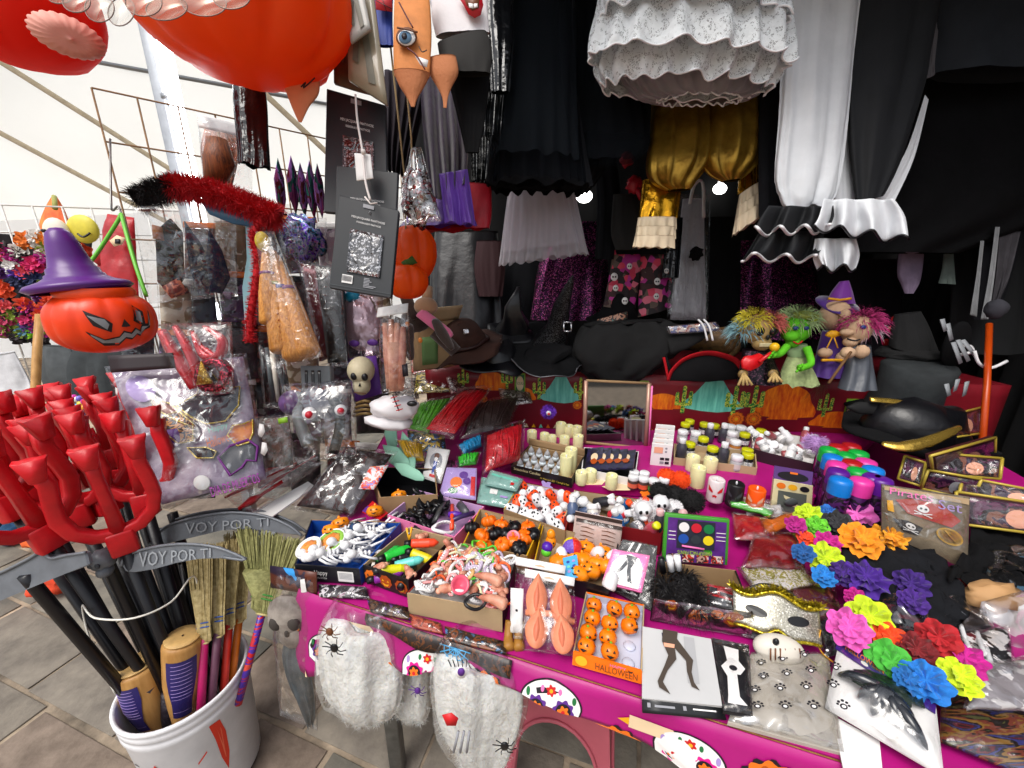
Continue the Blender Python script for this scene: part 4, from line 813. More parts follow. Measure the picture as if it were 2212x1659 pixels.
wrapped('ghost_print_bag','dark clear bag printed with little white ghosts beside the toy claw','wrapped toy',((545,900),(625,895),(640,1010),(560,1020)),at(1.14),.015,FILMC,[('brown_insert',slab([P(560,905,1.15),P(622,900,1.15),P(632,1005,1.15),P(568,1012,1.15)],.006,6,6,.006,20),PR('ghost_bag',['#2a1c18','#4a2a22','#3a3028','#1c1818'],20))]+[('ghost_print',plate([(x,y),(x+9,y+2),(x+12,y+18),(x+5,y+30),(x-3,y+24)],at(1.115),.001),pm['white'])for x,y in((560,915),(566,955))]+[('green_print',plate([(600,905),(620,900),(622,912),(602,916)],at(1.115),.001),pm['lime'])],cr=.006)
# --- skull on purple card, severed hand, mask bag, plush dogs
sk=thing('skull_on_card','bone coloured plastic skull mounted on a purple card','skull',P(785,860,1.32));O('purple_card',slab([P(748,775,1.36),P(812,768,1.36),P(825,850,1.36),P(765,868,1.36)],.003),pm['purple'],sk)
BONE=M('bone','#cfc4a4',.5,var=(30,.2));p=P(780,800,1.3);rt=Euler((.1,.12,.15)).to_matrix()
O('cranium',join(ell(p,(.044,.05,.047),18,12,up=rt),ell(p+rt@V3((.006,-.02,-.046)),(.03,.03,.035),14,10,up=rt)),BONE,sk)
for s in(-1,1):O('eye_socket',ell(p+rt@V3((s*.017+.004,-.045,-.006)),(.011,.009,.013),10,8),BLACKP,sk)
O('nose_hole',plate([p+rt@V3((.006+a,-.051,-.03+b))for a,b in((-.004,-.008),(0,.004),(.004,-.008))],None,.006),BLACKP,sk);O('teeth_line',tube([p+rt@V3((-.014+.005*i,-.049,-.062))for i in range(9)],.0015,5),pm['brown'],sk)
for k in range(4):O('rib',tube(spline([P(770-2*k,872+9*k,1.3),P(790,866+9*k,1.25),P(812+2*k,874+9*k,1.3)],4),.005,6),M('old_bone','#7a6238',.5),sk)
FLESH=M('rubber_flesh','#d8a48a',.45,var=(22,.4,'#a85a44'),bump=(40,.3),sss=.1)
wrapped('severed_hand_bag','flesh coloured rubber hand in a clear bag with white top','rubber hand',((817,665),(882,655),(892,840),(822,852)),at(1.15),.03,FILMC,[('rubber_fingers',tube([P(832+13*i,690+8*abs(i-1),1.16),P(836+11*i,760,1.16),P(842+8*i,840,1.16)],[.008,.012,.010],10),FLESH)for i in range(4)]+[('rubber_palm',tube([P(855,740,1.16),P(856,845,1.16)],[.03,.022],12,flat=.5),FLESH),('stamp_print',plate([(868,788),(880,786),(882,812),(870,814)],at(1.12),.001),pm['black'])],header=.12,cr=.006)
wrapped('pink_mask_bag','pinkish translucent mask packed in a wide clear bag','wrapped mask',((722,622),(828,620),(822,772),(740,780)),at(1.4),.03,FILMP,[('mask_face',ell(P(778,700,1.42),(.075,.03,.1),18,12,.2),M('mauve_mask','#b898a4',.4,var=(18,.25))),('mask_eye',ell(P(765,742,1.37),(.02,.006,.012),12,8),pm['purple']),('mask_eye',ell(P(805,740,1.37),(.02,.006,.012),12,8),pm['purple']),('blue_bow',ell(P(760,640,1.38),(.03,.015,.02),12,8,.4),M('bow_blue','#1a8ab0',.3))],cr=.009,fr=26)
PLB=M('plush_brown','#3a2a22',.9,var=(40,.3),bump=(150,.4),sheen=.4);PLT=M('plush_tan','#b08a68',.9,bump=(150,.4),sheen=.4);PLPK=M('plush_pink','#d86a90',.9,bump=(150,.3),sheen=.4)
t=thing('plush_dogs','heap of brown plush dog hats with pink tongues and floppy ears','plush hat',P(930,745,1.5))
for nm,g_,m in(('muzzle',ell(P(920,662,1.45),(.045,.04,.035),16,10),PLT),('snout',tube([P(920,660,1.45),P(926,620,1.46)],[.022,.017],12),PLT),('tongue',tube(spline([P(908,675,1.42),P(940,700,1.4),P(975,728,1.4)],5),[.022]*9+[.018,.012],10,flat=.4),PLPK),('ear',tube(spline([P(895,690,1.44),P(876,640,1.44),P(868,625,1.45)],4),[.012,.02,.024,.026,.024,.022,.016,.012,.008],10,flat=.5),PLB),('ear',tube(spline([P(940,690,1.4),P(955,720,1.38),P(978,755,1.38)],4),[.012,.02,.022,.024,.026,.024,.02,.016,.01],10,flat=.5),PLB),('ear',tube(spline([P(885,700,1.4),P(882,740,1.38),P(888,778,1.38)],4),[.014,.02,.022,.024,.022,.022,.02,.016,.01],10,flat=.5),PLB),('head',ell(P(900,690,1.5),(.06,.06,.05),16,10,.2),PLB),('leg',tube([P(940,715,1.46),P(985,760,1.48)],[.03,.025],10),PLB),('leg',tube([P(870,690,1.48),P(850,740,1.48)],[.03,.025],10),PLB),('eye_patch',ell(P(880,700,1.36),(.008,.004,.009),10,8),M('amber_eye','#d07a30',.3)),('eye_patch',ell(P(908,735,1.36),(.008,.004,.01),10,8),MC['amber_eye'])):O(nm,g_,m,t)
bxk=[P(900,700,1.62),P(990,690,1.7),P(985,790,1.7),P(905,800,1.62)]
t=thing('cardboard_carton','upright brown cardboard carton with green print behind the plush dogs','carton',bxk[3]);O('carton_body',bev(slab(bxk,.12),.003,1),KRAFT,t);O('green_print',slab([blerp(bxk,.1,.3)+V3((0,-.003,0)),blerp(bxk,.5,.3)+V3((0,-.003,0)),blerp(bxk,.5,.9)+V3((0,-.003,0)),blerp(bxk,.1,.9)+V3((0,-.003,0))],.001),M('faded_green','#5c7a46',.7),t);O('open_flap',slab([bxk[0],bxk[1],P(1000,660,1.66),P(915,668,1.58)],.004),KRAFT2,t)
# --- foreground hanging: soft pumpkins, lanterns, packs
PUMPC=TARP('pumpkin_satin','#ff5e06',.35);PUMPC.node_tree.nodes['Principled BSDF'].inputs['Roughness'].default_value=.42
def softpumpkin(px,py,d,rx,rz,lobes,lb,leaf=True,rot=0,nm='fabric_pumpkin',m=None):
 c=P(px,py,d);t=thing(nm,lb,'fabric pumpkin',c-UP*rz);V,Fc=[],[];na,nz=72,20
 for j in range(nz+1):
  th=pi*j/nz
  for i in range(na):
   a=2*pi*i/na+rot;lob=1-.16*(1-abs(sin(lobes*a/2)))**1.6*sin(th);w=1+.06*noise.noise(V3((cos(a)*2,sin(a)*2,th*2)))+.025*noise.noise(V3((cos(a)*9,sin(a)*9,th*2.5)))
   dip=.12*math.exp(-(th/.5)**2)+.06*math.exp(-((pi-th)/.5)**2)
   V.append(c+V3((rx*sin(th)**.9*cos(a)*lob*w,rx*sin(th)**.9*sin(a)*lob*w,rz*(cos(th)-(dip if th<1.5 else-dip)))))
 Fc=[(j*na+i,(j+1)*na+i,(j+1)*na+(i+1)%na,j*na+(i+1)%na)for j in range(nz)for i in range(na)];O('stuffed_body',(V,Fc),m or PUMPC,t)
 O('hanging_cord',tube([c+UP*rz*.8,c+UP*(rz+.25)+V3((.01,.02,0)),c+UP*(rz+.6)],.003,6),M('jute_cord','#a08a64',.9),t)
 if leaf:
  for k in range(5):a=k*1.26+rot;b=c+UP*rz*.86;pts=[b+V3((cos(a+e)*r_*rx,sin(a+e)*r_*rx,-.03*r_))for r_,e in((.05,0),(.2,.35),(.3,.12),(.45,.25),(.5,0),(.42,-.25),(.3,-.1),(.2,-.35))];O('leaf',plate(pts,None,.004,n=UP),M('leaf_felt','#33501c',.85),t)
  O('stem',tube([c+UP*rz*.8,c+UP*rz*1.0+V3((.01,0,0)),c+UP*rz*1.2+V3((.03,0,0))],[.02,.016,.018],10),M('stem_felt','#3c5a20',.85),t)
 return t,c
softpumpkin(520,-8,.84,.225,.16,8,'big orange fabric pumpkin costume hanging above the aisle side',True,.5)
t,c=softpumpkin(25,5,.9,.16,.13,6,'red stuffed fabric lantern with a white gathered base',False,.2,'fabric_lantern',TARP('lantern_red','#f0280c',.35))
pc=P(150,82,.78);O('gathered_base',xf(lathe([(.0,.022),(.012,.012),(.03,.016),(.052,.006),(.066,-.02)],66,22,.06,cap=False),pc,(CAM-pc+V3((.2,0,-.25))).to_track_quat('Z','Y').to_euler(),(.85,.55,.8)),M('pale_gather','#e8a090',.6,bump=(40,.4)),t)
softpumpkin(895,545,1.3,.075,.095,6,'orange fabric pumpkin bag below the purple and red skirts',True,.2);softpumpkin(880,608,1.27,.068,.06,6,'smaller orange fabric pumpkin bag with a black ring handle',True,.9)
t=thing('wire_wings','cluster of clear wire rimmed wings hanging beside the big pumpkin','fairy wings',P(350,40,.9))
for k,(x,y,rx,ry,a)in enumerate(((165,5,30,22,.1),(215,18,32,30,.3),(262,25,28,32,.5),(310,5,40,30,.1),(360,18,45,26,-.1),(440,5,50,30,.1),(500,-5,40,25,0),(130,-12,30,20,0))):
 rim=[P(x+rx*cos(b)*cos(a)-ry*sin(b)*sin(a),y+rx*cos(b)*sin(a)+ry*sin(b)*cos(a),.62+.02*(k%3))for b in[2*pi*i/22 for i in range(22)]]
 w_=O('wing_rim',tube(rim,.0009,5,closed=True),M('wing_wire','#7c6a62',.4,.5),t);O('wing_film',plate(rim,None,.0006),FILM('wing_film','#e8dccc',.05,.35,8,.12),w_)
t=thing('pennant_hat','peach felt cone with black stitching hanging under the big pumpkin','felt cone',P(640,262,.95));O('cone',garment([(604,165,690,158),(615,190,688,200),(632,235,668,230),(645,264,652,264)],.95,.45,3,.05),M('peach_felt','#e08a62',.8),t);O('stitching',tube(spline([P(650,188,.92),P(660,178,.92),P(655,190,.92),P(672,176,.92),P(680,168,.92)],4),.0015,5),BLACKP,t)
t=thing('vinyl_sleeve','shiny black vinyl sleeve hanging below the big pumpkin','vinyl sleeve',P(550,365,1.05));O('sleeve',garment([(503,165,570,165),(505,230,577,230),(512,300,580,300),(516,352,584,365)],1.05,.4,4,.1,hem=.003),M('black_vinyl','#0d0f12',.16,bump=(14,.5,.02),spec=.7),t)
O('hanger_bar',tube([P(500,168,1.05),P(575,165,1.05)],.004,6),METAL,t)
TANP=M('tan_pack','#9c917a',.35,var=(9,.2),coat=.3)
for k,(qd,d,lb)in enumerate((([(720,-60),(765,-60),(800,200),(722,180)],.98,'hindmost tan stocking packet with dark hairy print'),([(745,-60),(800,-60),(836,225),(752,170)],.93,'glossy tan stocking packet tilted above the black packages'),([(735,-60),(775,-60),(800,60),(757,90)],.9,'pale grey stocking packet corner over the tan packets'))):
 c=[P(*a,d)for a in qd];t=thing('stocking_packet',lb,'stocking packet',c[2]);O('packet',slab(c,.008,6,8,.006,9),[M('tan_dark','#6a4a30',.5,var=(16,.5)),TANP,M('grey_pack','#a8a8a2',.4)][k],t)
 sfq=surf(c,.002);O('legs_print',decal([(.35,.1),(.6,.1),(.75,.9),(.55,.92),(.45,.4),(.3,.8),(.15,.8)],sfq),M('leg_print','#6c6a5a',.5,var=(20,.3)),t,smooth=False)
BPK=M('charcoal_card','#23262a',.45,var=(7,.15));GLW=SEQ('mesh_sparkle',['#4a4a4e','#2a2a30','#a8a8ac'],300,'#100e10');
for k,(qd,d,w,lb)in enumerate((([(706,192),(833,228),(838,470),(700,458)],1.0,(.3,.36,.8,.75),'hindmost charcoal stocking box hung with a white price tag'),([(728,358),(860,374),(852,560),(722,545)],.95,(.25,.5,.72,.9),'middle charcoal stocking box half hidden by the lowest one'),([(733,422),(862,455),(845,644),(711,622)],.91,(.26,.33,.8,.80),'lowest charcoal stocking box with sparkling mesh window and barcode'))):
 c=[P(*a,d)for a in qd];t=thing('stocking_box',lb,'stocking box',c[2],None);n=cnorm(c);O('box_body',bev(slab([x+n*.002 for x in c],.014),.0015,1),BPK,t,smooth=False)
 sfq=surf(c,.0026);sf4=surf(c,.0045);O('mesh_window',decal(rect(*w),sf4),GLW,t,smooth=False);O('window_film',slab([surf(c,.008)(w[0],w[1]),surf(c,.008)(w[2],w[1]),surf(c,.008)(w[2],w[3]),surf(c,.008)(w[0],w[3])],.0008,8,8,.003,60),FILMC,t)
 O('lettering',txt('MEN JACQUARD PANTYHOSE',.25,w[1]-.15,.8,w[1]-.12,sf4,0),WPAP,t);O('lettering',txt('FASHION & SEXY PANTYHOSE',.34,w[1]-.1,.74,w[1]-.08,sf4,0),WPAP,t)
 O('hang_slot',decal(rect(.42,.03,.6,.07),sf4),pm['grey'],t,smooth=False);O('logo_mark',tube([sf4(.52,.2 if k==0 else .12),sf4(.54,.17 if k==0 else .09),sf4(.55,.21 if k==0 else .13)],.001,4),pm['grey'],t)
 if k==2:
  O('barcode_patch',decal(rect(.2,.83,.37,.92),sf4),WPAP,t,smooth=False)
  for i in range(9):O('barcode_bar',decal(rect(.21+.017*i,.84,.218+.017*i,.9),surf(c,.006)),pm['black'],t,smooth=False)
  for i in range(7):O('print_line',decal(rect(.55,.83+.016*i,.60+.08*R.random()+(.1 if i>4 else 0),.838+.016*i),sf4),pm['grey'],t,smooth=False)
  O('lower_edge_fold',decal(rect(.0,.955,1,.962),sf4),M('card_edge','#3a3e42',.4),t,smooth=False)
t=thing('price_tag','white knotted cord with a small white swing tag over the stocking boxes','price tag',P(790,440,.88));O('cord',tube(spline([P(768,205,.93),P(772,260,.92),P(782,320,.9),P(785,345,.89),P(790,395,.88),P(800,432,.88)],6),.0028,6),M('white_cord','#d8d0cc',.8),t);O('tag',bev(slab([P(765,330,.9),P(800,333,.9),P(806,385,.9),P(770,390,.9)],.004),.001,1),WPAP,t);O('knot',ell(P(785,328,.89),.006,8,6),MC['white_cord'],t);O('cord_end',tube([P(788,425,.88),P(800,440,.88),P(815,438,.88)],.002,5),MC['white_cord'],t)
# ================================================================ HANGING COSTUMES
def hang(name,lb,cat,parts,rail=None):
 t=thing(name,lb,cat,parts[0][1][0][-1])
 for nm,g_,m in parts:O(nm,g_,m,t)
 return t
TULB=GAUZE('black_tulle','#15171b',.55);TULC=GAUZE('charcoal_tulle','#24282d',.5);TULW=GAUZE('white_tulle','#e8e4ea',.55,transl=.5);VINYL=MC['black_vinyl']
r1=[(1098,-60,1238,-60),(1088,80,1242,80),(1072,250,1246,260),(1060,335,1250,345)]
hang('tulle_skirt','long black tulle skirt in soft pleats hanging beside the lace skirt','skirt',[('lining',garment([(1095,-60,1235,-60),(1080,150,1240,150),(1060,300,1260,300),(1050,400,1275,405)],1.42,.4,11,.1,hem=.006,seed=1),BLACK2),('net_layer',garment(r1,1.34,.45,15,.12,hem=.006,seed=2,n=90),TULC),('net_layer',garment([(1100,-60,1230,-60),(1090,150,1240,150),(1066,390,1262,395)],1.37,.5,19,.12,hem=.006,seed=3,n=90),TULB)])
hang('tulle_skirt','charcoal tulle skirt with a rounded hem hanging in front of the back curtain','skirt',[('lining',garment([(1240,-60,1330,-60),(1245,120,1365,120),(1240,290,1392,300)],1.5,.4,9,.08,seed=4),BLACK2),('net_layer',garment([(1238,-60,1340,-60),(1240,150,1375,150),(1238,300,1400,305),(1240,350,1370,350)],1.46,.5,13,.12,seed=5,n=80),TULC)])
hang('ruffled_underskirt','wide black ruffled underskirt showing below the tulle skirts','skirt',[('ruffle',garment([(1040,180,1300,180),(1030,300,1310,300),(1020,370,1300,375),(1040,408,1270,412)],1.6,.35,24,.1,hem=.01,seed=6,n=110),BLACKC),('shiny_strip',drape([(1010,150,1090,150),(1015,280,1085,280),(1020,395,1070,390)],1.52,5,.02,seed=2),VINYL)])
hang('vinyl_dress','black vinyl dress with glints hanging between the face socks and tulle','dress',[('bodice',garment([(1040,-60,1110,-60),(1050,80,1110,80),(1060,200,1100,200)],1.25,.5,7,.15,seed=8),VINYL),('lower_panel',drape([(990,190,1090,190),(985,300,1080,300)],1.3,5,.03,seed=7),VINYL)])
FACEO=M('face_orange','#d98a4a',.75,var=(20,.25),bump=(120,.2));pm['socktip']=M('sock_tip','#b4724a',.85,bump=(150,.3));D_=.95
def plt(px,d,m,th=.0015):return(plate(px,at(d),th),m)
hang('stitched_face_hood','tan stretch hood with one blue eye scar lines and a crooked grin','hood',[('hood',garment([(854,-60,924,-60),(850,60,932,60),(850,130,930,130),(852,165,928,168)],D_,.3,3,.03),FACEO),('hood_tip',garment([(850,155,930,160),(862,185,916,188),(878,210,902,212),(888,231,896,231)],D_,.5,3,.06),pm['socktip']),('eye_white',*plt([(857+21+23*cos(a),80+22*sin(a))for a in[2*pi*i/18 for i in range(18)]],.925,pm['brown'])),('eye_white',*plt([(878+19*cos(a),81+17*sin(a))for a in[2*pi*i/18 for i in range(18)]],.9225,pm['white'])),('iris',*plt([(875+14*cos(a),80+14*sin(a))for a in[2*pi*i/18 for i in range(18)]],.92,M('eye_blue','#5a7a96',.3))),('pupil',*plt([(873+6*cos(a),77+7*sin(a))for a in[2*pi*i/14 for i in range(14)]],.9175,pm['black'])),('eyebrow',tube(spline([P(858,60,.92),P(880,64,.917),P(902,70,.92)],4),.0022,5),pm['brown']),('scar',tube(spline([P(862,5,.92),P(878,35,.918),P(892,60,.918)],4),.0018,5),M('scar','#5a2028',.6)),('scar',tube(spline([P(880,104,.918),P(900,120,.918),P(918,150,.92)],4),.0018,5),MC['scar']),('grin',*plt([(896,120),(925,130),(922,145),(908,140)],.921,pm['white'])),('nostril',tube(spline([P(905,100,.92),P(912,112,.92),P(922,108,.921)],4),.0012,5),pm['black'])])
O('hood_tip_sock',garment([(925,128,985,122),(928,160,990,158),(944,188,976,188),(955,210,968,210),(958,233,965,233)],.97,.5,3,.06),pm['socktip'],label='second tan hood tip hanging beside the stitched face hood',cat='hood')
hang('lips_hood','white stretch hood with big red open lips and black base','hood',[('hood',garment([(932,-60,1050,-60),(932,30,1054,30),(942,80,1058,72)],1.02,.3,3,.03),M('hood_white','#dcd8da',.75,bump=(120,.2))),('black_base',garment([(945,95,1050,68),(948,115,1060,95),(955,140,1062,130),(975,160,1060,160)],1.0,.35,3,.04),M('taupe_black','#1c1a18',.8)),('black_lining',garment([(960,140,1062,130),(985,240,1050,240),(1005,330,1035,330)],1.06,.4,4,.1),BLACKC),('lips',*plt([(988,-10),(1000,8),(1012,30),(1025,38),(1038,32),(1044,10),(1040,-10)],.985,M('lip_red','#b01a26',.3))),('mouth_dark',*plt([(1000,-10),(1008,10),(1020,22),(1034,16),(1036,-10)],.983,pm['brown'])),('tooth',*plt([(1012,6),(1022,8),(1023,18),(1013,16)],.981,pm['white'])),('tooth',*plt([(1023,8),(1031,7),(1032,15),(1024,17)],.981,pm['white']))])
hang('web_glove','blue and red glove with web lines behind the stitched face hood','glove',[('palm',garment([(805,-40,850,-40),(808,40,848,40),(815,100,850,100)],1.08,.4,3,.08),M('glove_blue','#1a3a9c',.6,var=(12,.3))),('red_panel',*plt([(808,-30),(845,-30),(848,25),(812,20)],1.05,M('glove_red','#c02a30',.5))),('web_line',tube([P(810,0,1.045),P(848,20,1.045)],.001,4),BLACKP),('web_line',tube([P(820,-20,1.045),P(835,25,1.045)],.001,4),BLACKP)])
VELV=M('purple_velvet','#2a1438',.75,var=(30,.5,'#150a1e'),sheen=.6,bump=(60,.3));PURS=M('purple_satin','#5a2a9c',.4,var=(6,.3),bump=(10,.3,.02),sheen=.2);REDC=M('red_satin','#b01428',.45,var=(6,.3),bump=(10,.3,.02))
hang('velvet_cape','long purple velvet cape with satin hem behind the hoods','cape',[('velvet',drape([(905,150,1000,150),(915,300,1012,300),(930,440,1005,400)],1.22,4,.025,seed=3),VELV),('satin_hem',drape([(948,375,1010,365),(955,430,1020,430),(960,480,1028,486)],1.2,2,.012,seed=4,hem=.004),PURS)])
hang('dark_cape','near black plum cape hanging beside the stocking boxes','cape',[('cloth',drape([(830,150,940,160),(832,300,900,300),(835,370,880,385)],1.3,5,.03,seed=6),M('plum_black','#1a0f1c',.85,var=(12,.4)))])
hang('purple_skirt','flared bright purple skirt hem above the red skirt','skirt',[('flare',garment([(900,430,1000,430),(880,470,1020,465),(862,492,1030,486)],1.36,.4,8,.1,hem=.004,seed=2),PURS)])
hang('red_skirt','crimson red skirt hem peeking below the purple skirt','skirt',[('flare',garment([(950,395,1062,400),(900,470,1062,460),(868,504,1058,492)],1.46,.35,8,.08,hem=.004,seed=5),REDC)])
hang('foil_bag','clear foil bag of red and silver tinsel hanging over the purple cape','tinsel bag',[('tinsel',ell(P(902,430,1.1),(.045,.03,.07),18,14,.5,9),PR('red_silver',['#8a1a20','#c0c0c4','#3a2a20','#a03038','#686868'],60,.15,metal=.7)),('bag',pillow([P(890,318,1.08),P(910,318,1.08),P(955,478,1.08),P(850,490,1.08)],.035,cr=.012,fr=30),FILM('foil_film','#ffffff',.22,.08,30,.5))])
r_=[(1098,412,1240,412),(1090,480,1254,480),(1080,572,1268,548)]
hang('net_skirt','white net skirt with fine pleats hanging under the glowing lamp','skirt',[('lining',garment([(1100,412,1238,412),(1094,480,1246,478),(1090,545,1255,525)],1.8,.3,12,.08,seed=1,n=80),M('offwhite_cloth','#c9c2ca',.9,var=(8,.15),bump=(90,.2))),('net_layer',garment(r_,1.76,.38,22,.1,hem=.006,seed=4,n=140),TULW)])
def LACE(key,col):
 if key in MC:return MC[key]
 m=M(key,col,.8,var=(40,.12),bump=(70,.7,.006));nt=m.node_tree;N,Lk=nt.nodes,nt.links;b=N['Principled BSDF']
 tc=N.new('ShaderNodeTexCoord');v=N.new('ShaderNodeTexVoronoi');v.feature='DISTANCE_TO_EDGE';v.inputs['Scale'].default_value=150;n=N.new('ShaderNodeTexNoise');n.inputs['Scale'].default_value=26;n.inputs['Distortion'].default_value=2.5;Lk.new(tc.outputs['Object'],v.inputs[0]);Lk.new(tc.outputs['Object'],n.inputs[0])
 a=N.new('ShaderNodeMath');a.operation='LESS_THAN';a.inputs[1].default_value=.11;Lk.new(v.outputs[0],a.inputs[0]);g2=N.new('ShaderNodeMath');g2.operation='GREATER_THAN';g2.inputs[1].default_value=.47;Lk.new(n.outputs['Fac'],g2.inputs[0])
 mx=N.new('ShaderNodeMath');mx.operation='MAXIMUM';Lk.new(a.outputs[0],mx.inputs[0]);Lk.new(g2.outputs[0],mx.inputs[1]);mr=N.new('ShaderNodeMapRange');mr.inputs[3].default_value=.45;Lk.new(mx.outputs[0],mr.inputs[0]);Lk.new(mr.outputs[0],b.inputs['Alpha']);return m
LC=LACE('white_lace','#e4e8ea');
def hemline(g_,n,m,r=.003):return tube([g_[0][m*n+i]for i in range(n)],r,5,closed=True)
ls=[]
for k,(rw,d,fo)in enumerate((([(1330,-60,1680,-60),(1310,60,1700,60),(1285,150,1690,150),(1300,185,1660,195)],1.26,20),([(1300,-60,1700,-60),(1290,20,1702,20),(1275,85,1705,100),(1272,122,1704,140)],1.2,17),([(1305,-60,1690,-60),(1300,0,1690,0),(1300,30,1700,40)],1.16,15))):
 g_=garment(rw,d,.36,fo,.09,150,22,.006,k+1);ls+=[('lace_tier',g_,LC),('scalloped_edge',hemline(g_,150,22),M('lace_edge','#eef0f2',.8))]
g_=garment([(1340,-60,1670,-60),(1320,120,1680,120),(1370,205,1640,200),(1420,216,1600,214)],1.32,.33,24,.08,150,22,.006,9);ls+=[('net_underskirt',g_,GAUZE('lace_under','#cfc8d0',.5)),('scalloped_edge',hemline(g_,150,22),MC['lace_edge'])]
ls+=[('lining',garment([(1320,-60,1690,-60),(1300,60,1690,60),(1300,130,1680,135),(1330,175,1640,175)],1.3,.3,10,.08,80,16),M('lace_lining','#aeb4b8',.9,var=(9,.2)))]
hang('lace_skirt','white tiered lace skirt with scalloped ruffles hanging overhead','skirt',ls)
GOLD=M('gold_lame','#b08a34',.32,.75,var=(12,.35,'#7a5a18'),bump=(30,.25,.01));GOLDB=M('bright_gold','#c8901c',.2,.85,bump=(18,.4,.02));CREAM=M('cream_ruffle','#e2cfb0',.7,var=(14,.15))
def cuff(rows,d,folds,m,trim,tr=.003,amp=.02,nu=60,mm=10,seed=0):
 g_=drape(rows,d,folds,amp*1.5,nu,mm,.002,.012,seed,.3,.006);b=mm*(nu+1);return[('ruffle',g_,m),('trim',tube([g_[0][b+i]for i in range(nu+1)],tr,6),trim)]
hang('gold_bloomers','puffed gold lame bloomers gathered at the knees','bloomers',[('puffed_leg',garment([(1410,150,1530,150),(1405,280,1535,280),(1395,360,1530,350),(1410,395,1500,395),(1440,412,1490,410)],1.5,.6,9,.12,seed=1,top=.5),GOLD),('puffed_leg',garment([(1525,150,1640,150),(1525,270,1645,270),(1515,340,1640,340),(1530,375,1620,370),(1560,392,1600,388)],1.48,.6,9,.12,seed=4,top=.5),GOLD)])
for k,(lg,cf,sd_2,lb)in enumerate((([(1388,390,1472,390),(1382,440,1466,440),(1378,475,1460,472)],[(1378,470,1460,470),(1373,500,1460,500),(1369,528,1456,530)],1,'shiny gold trouser leg with a cream ruffled cuff beside the floral shorts'),([(1605,180,1646,180),(1598,330,1640,320),(1595,420,1646,395)],[(1598,420,1644,392),(1590,460,1658,425),(1585,500,1660,452)],2,'shiny gold trouser leg with a cream ruffled cuff touching the white trousers'))):
 pr_=[('leg',garment(lg,1.56,.5,7,.12,seed=sd_2),GOLDB)]
 for j in range(3):a,b=j/3,(j+1.3)/3;f=lambda t:[cf[0][i]*(1-t)+cf[2][i]*t for i in range(4)];pr_+=[('ruffle_tier',garment([f(a),f((a+b)/2),f(b)],1.52-.012*j,.5,11,.12,70,8,.003,j),CREAM)]
 hang('gold_trousers',lb,'trousers',pr_)
WT=M('white_satin_trouser','#dfe2e6',.6,var=(6,.12),bump=(14,.25,.015));BT=M('black_trouser','#14161a',.75,var=(9,.25),bump=(160,.15))
lw=[('white_leg',garment([(1698,-60,1862,-60),(1690,100,1842,100),(1683,250,1830,250),(1674,370,1815,375),(1682,425,1800,430),(1700,448,1778,448)],1.3,.26,7,.13,80,34,seed=2,nz=.014,top=.6),WT),('black_leg',garment([(1846,-60,2042,-60),(1842,100,2012,100),(1834,200,1992,200),(1836,330,1948,340),(1848,430,1905,428)],1.32,.3,6,.1,seed=3,nz=.01,top=.6),BT),('white_inseam',garment([(1822,110,1846,110),(1806,300,1836,300),(1800,420,1846,420),(1812,445,1835,445)],1.36,.4,3,.08),WT),('white_stripe',drape([(1998,205,2006,215),(1955,330,1975,340),(1890,430,1930,440)],1.35,1,.005),WT)]
lw+=cuff([(1660,445,1800,445),(1640,480,1800,470),(1632,500,1790,495)],1.24,3,BT,WHITE,.005,.03,seed=1)+cuff([(1780,430,1930,430),(1770,470,1955,470),(1760,490,1960,520)],1.22,3,WT,BLACKP,.0035,.03,seed=2)+cuff([(1640,500,1780,500),(1615,540,1775,535),(1602,556,1760,560)],1.28,2.5,BT,WHITE,.005,.03,seed=4)+cuff([(1760,515,1850,515),(1755,555,1858,550),(1765,582,1850,578)],1.27,2,WT,BLACKP,.0035,.025,seed=5)
hang('harlequin_trousers','half white half black harlequin trousers with big ruffled cuffs','trousers',lw)
O('black_trouser_leg',garment([(1650,60,1700,60),(1640,250,1690,250),(1640,470,1690,460)],1.42,.5,3,.06),BLACK2,label='narrow black trouser leg between the gold and the harlequin trousers',cat='trousers')
hang('black_gown','long black gown hanging to the right of the harlequin trousers','gown',[('gown',garment([(1990,-60,2320,-60),(1930,250,2330,250),(1880,430,2330,430),(1835,545,2065,548)],1.6,.3,8,.06,seed=1),BLACKC),('jacket',garment([(2010,-80,2320,-80),(2005,60,2300,60),(2010,160,2280,165)],1.4,.3,5,.05,seed=3),M('slate_jacket','#1e232a',.85,var=(9,.25),bump=(120,.2))),('grey_lapel',drape([(2000,40,2030,40),(1985,130,2020,130),(1980,180,2020,160)],1.38,1,.01),M('grey_lining','#5a585c',.8))])
SEQP=SEQ('plum_sequins',['#4a1244','#8a2a6a','#2a0a30','#c05a90','#5a1858'],240,'#12060f')
hang('sequin_dress','plum sequinned dress hanging behind the sparkly witch hat','dress',[('dress',garment([(1210,480,1310,480),(1165,570,1312,570),(1145,690,1312,690)],2.15,.3,7,.08,seed=2),SEQP)]);hang('sequin_dress','plum sequinned dress hanging behind the puppets','dress',[('dress',garment([(1590,520,1740,520),(1570,600,1760,600),(1555,730,1770,730)],2.15,.3,7,.08,seed=5),SEQP)])
FLO=PR('floral_print',['#1a0d12','#3a1a1c','#1a0d12','#d03a58','#241014','#b02a86','#18090e','#5c4a40','#d86a80'],34,.7,'voronoi');
pr_=[('short_leg',garment([(1325,540,1385,540),(1315,600,1380,600),(1302,662,1372,668)],1.95,.4,4,.08),FLO),('short_leg',garment([(1383,540,1446,540),(1382,600,1450,600),(1378,685,1450,665)],1.95,.4,4,.08,seed=2),FLO),('waistband',garment([(1328,530,1446,530),(1330,550,1446,550)],1.94,.4,4,.02),BLACKC)]
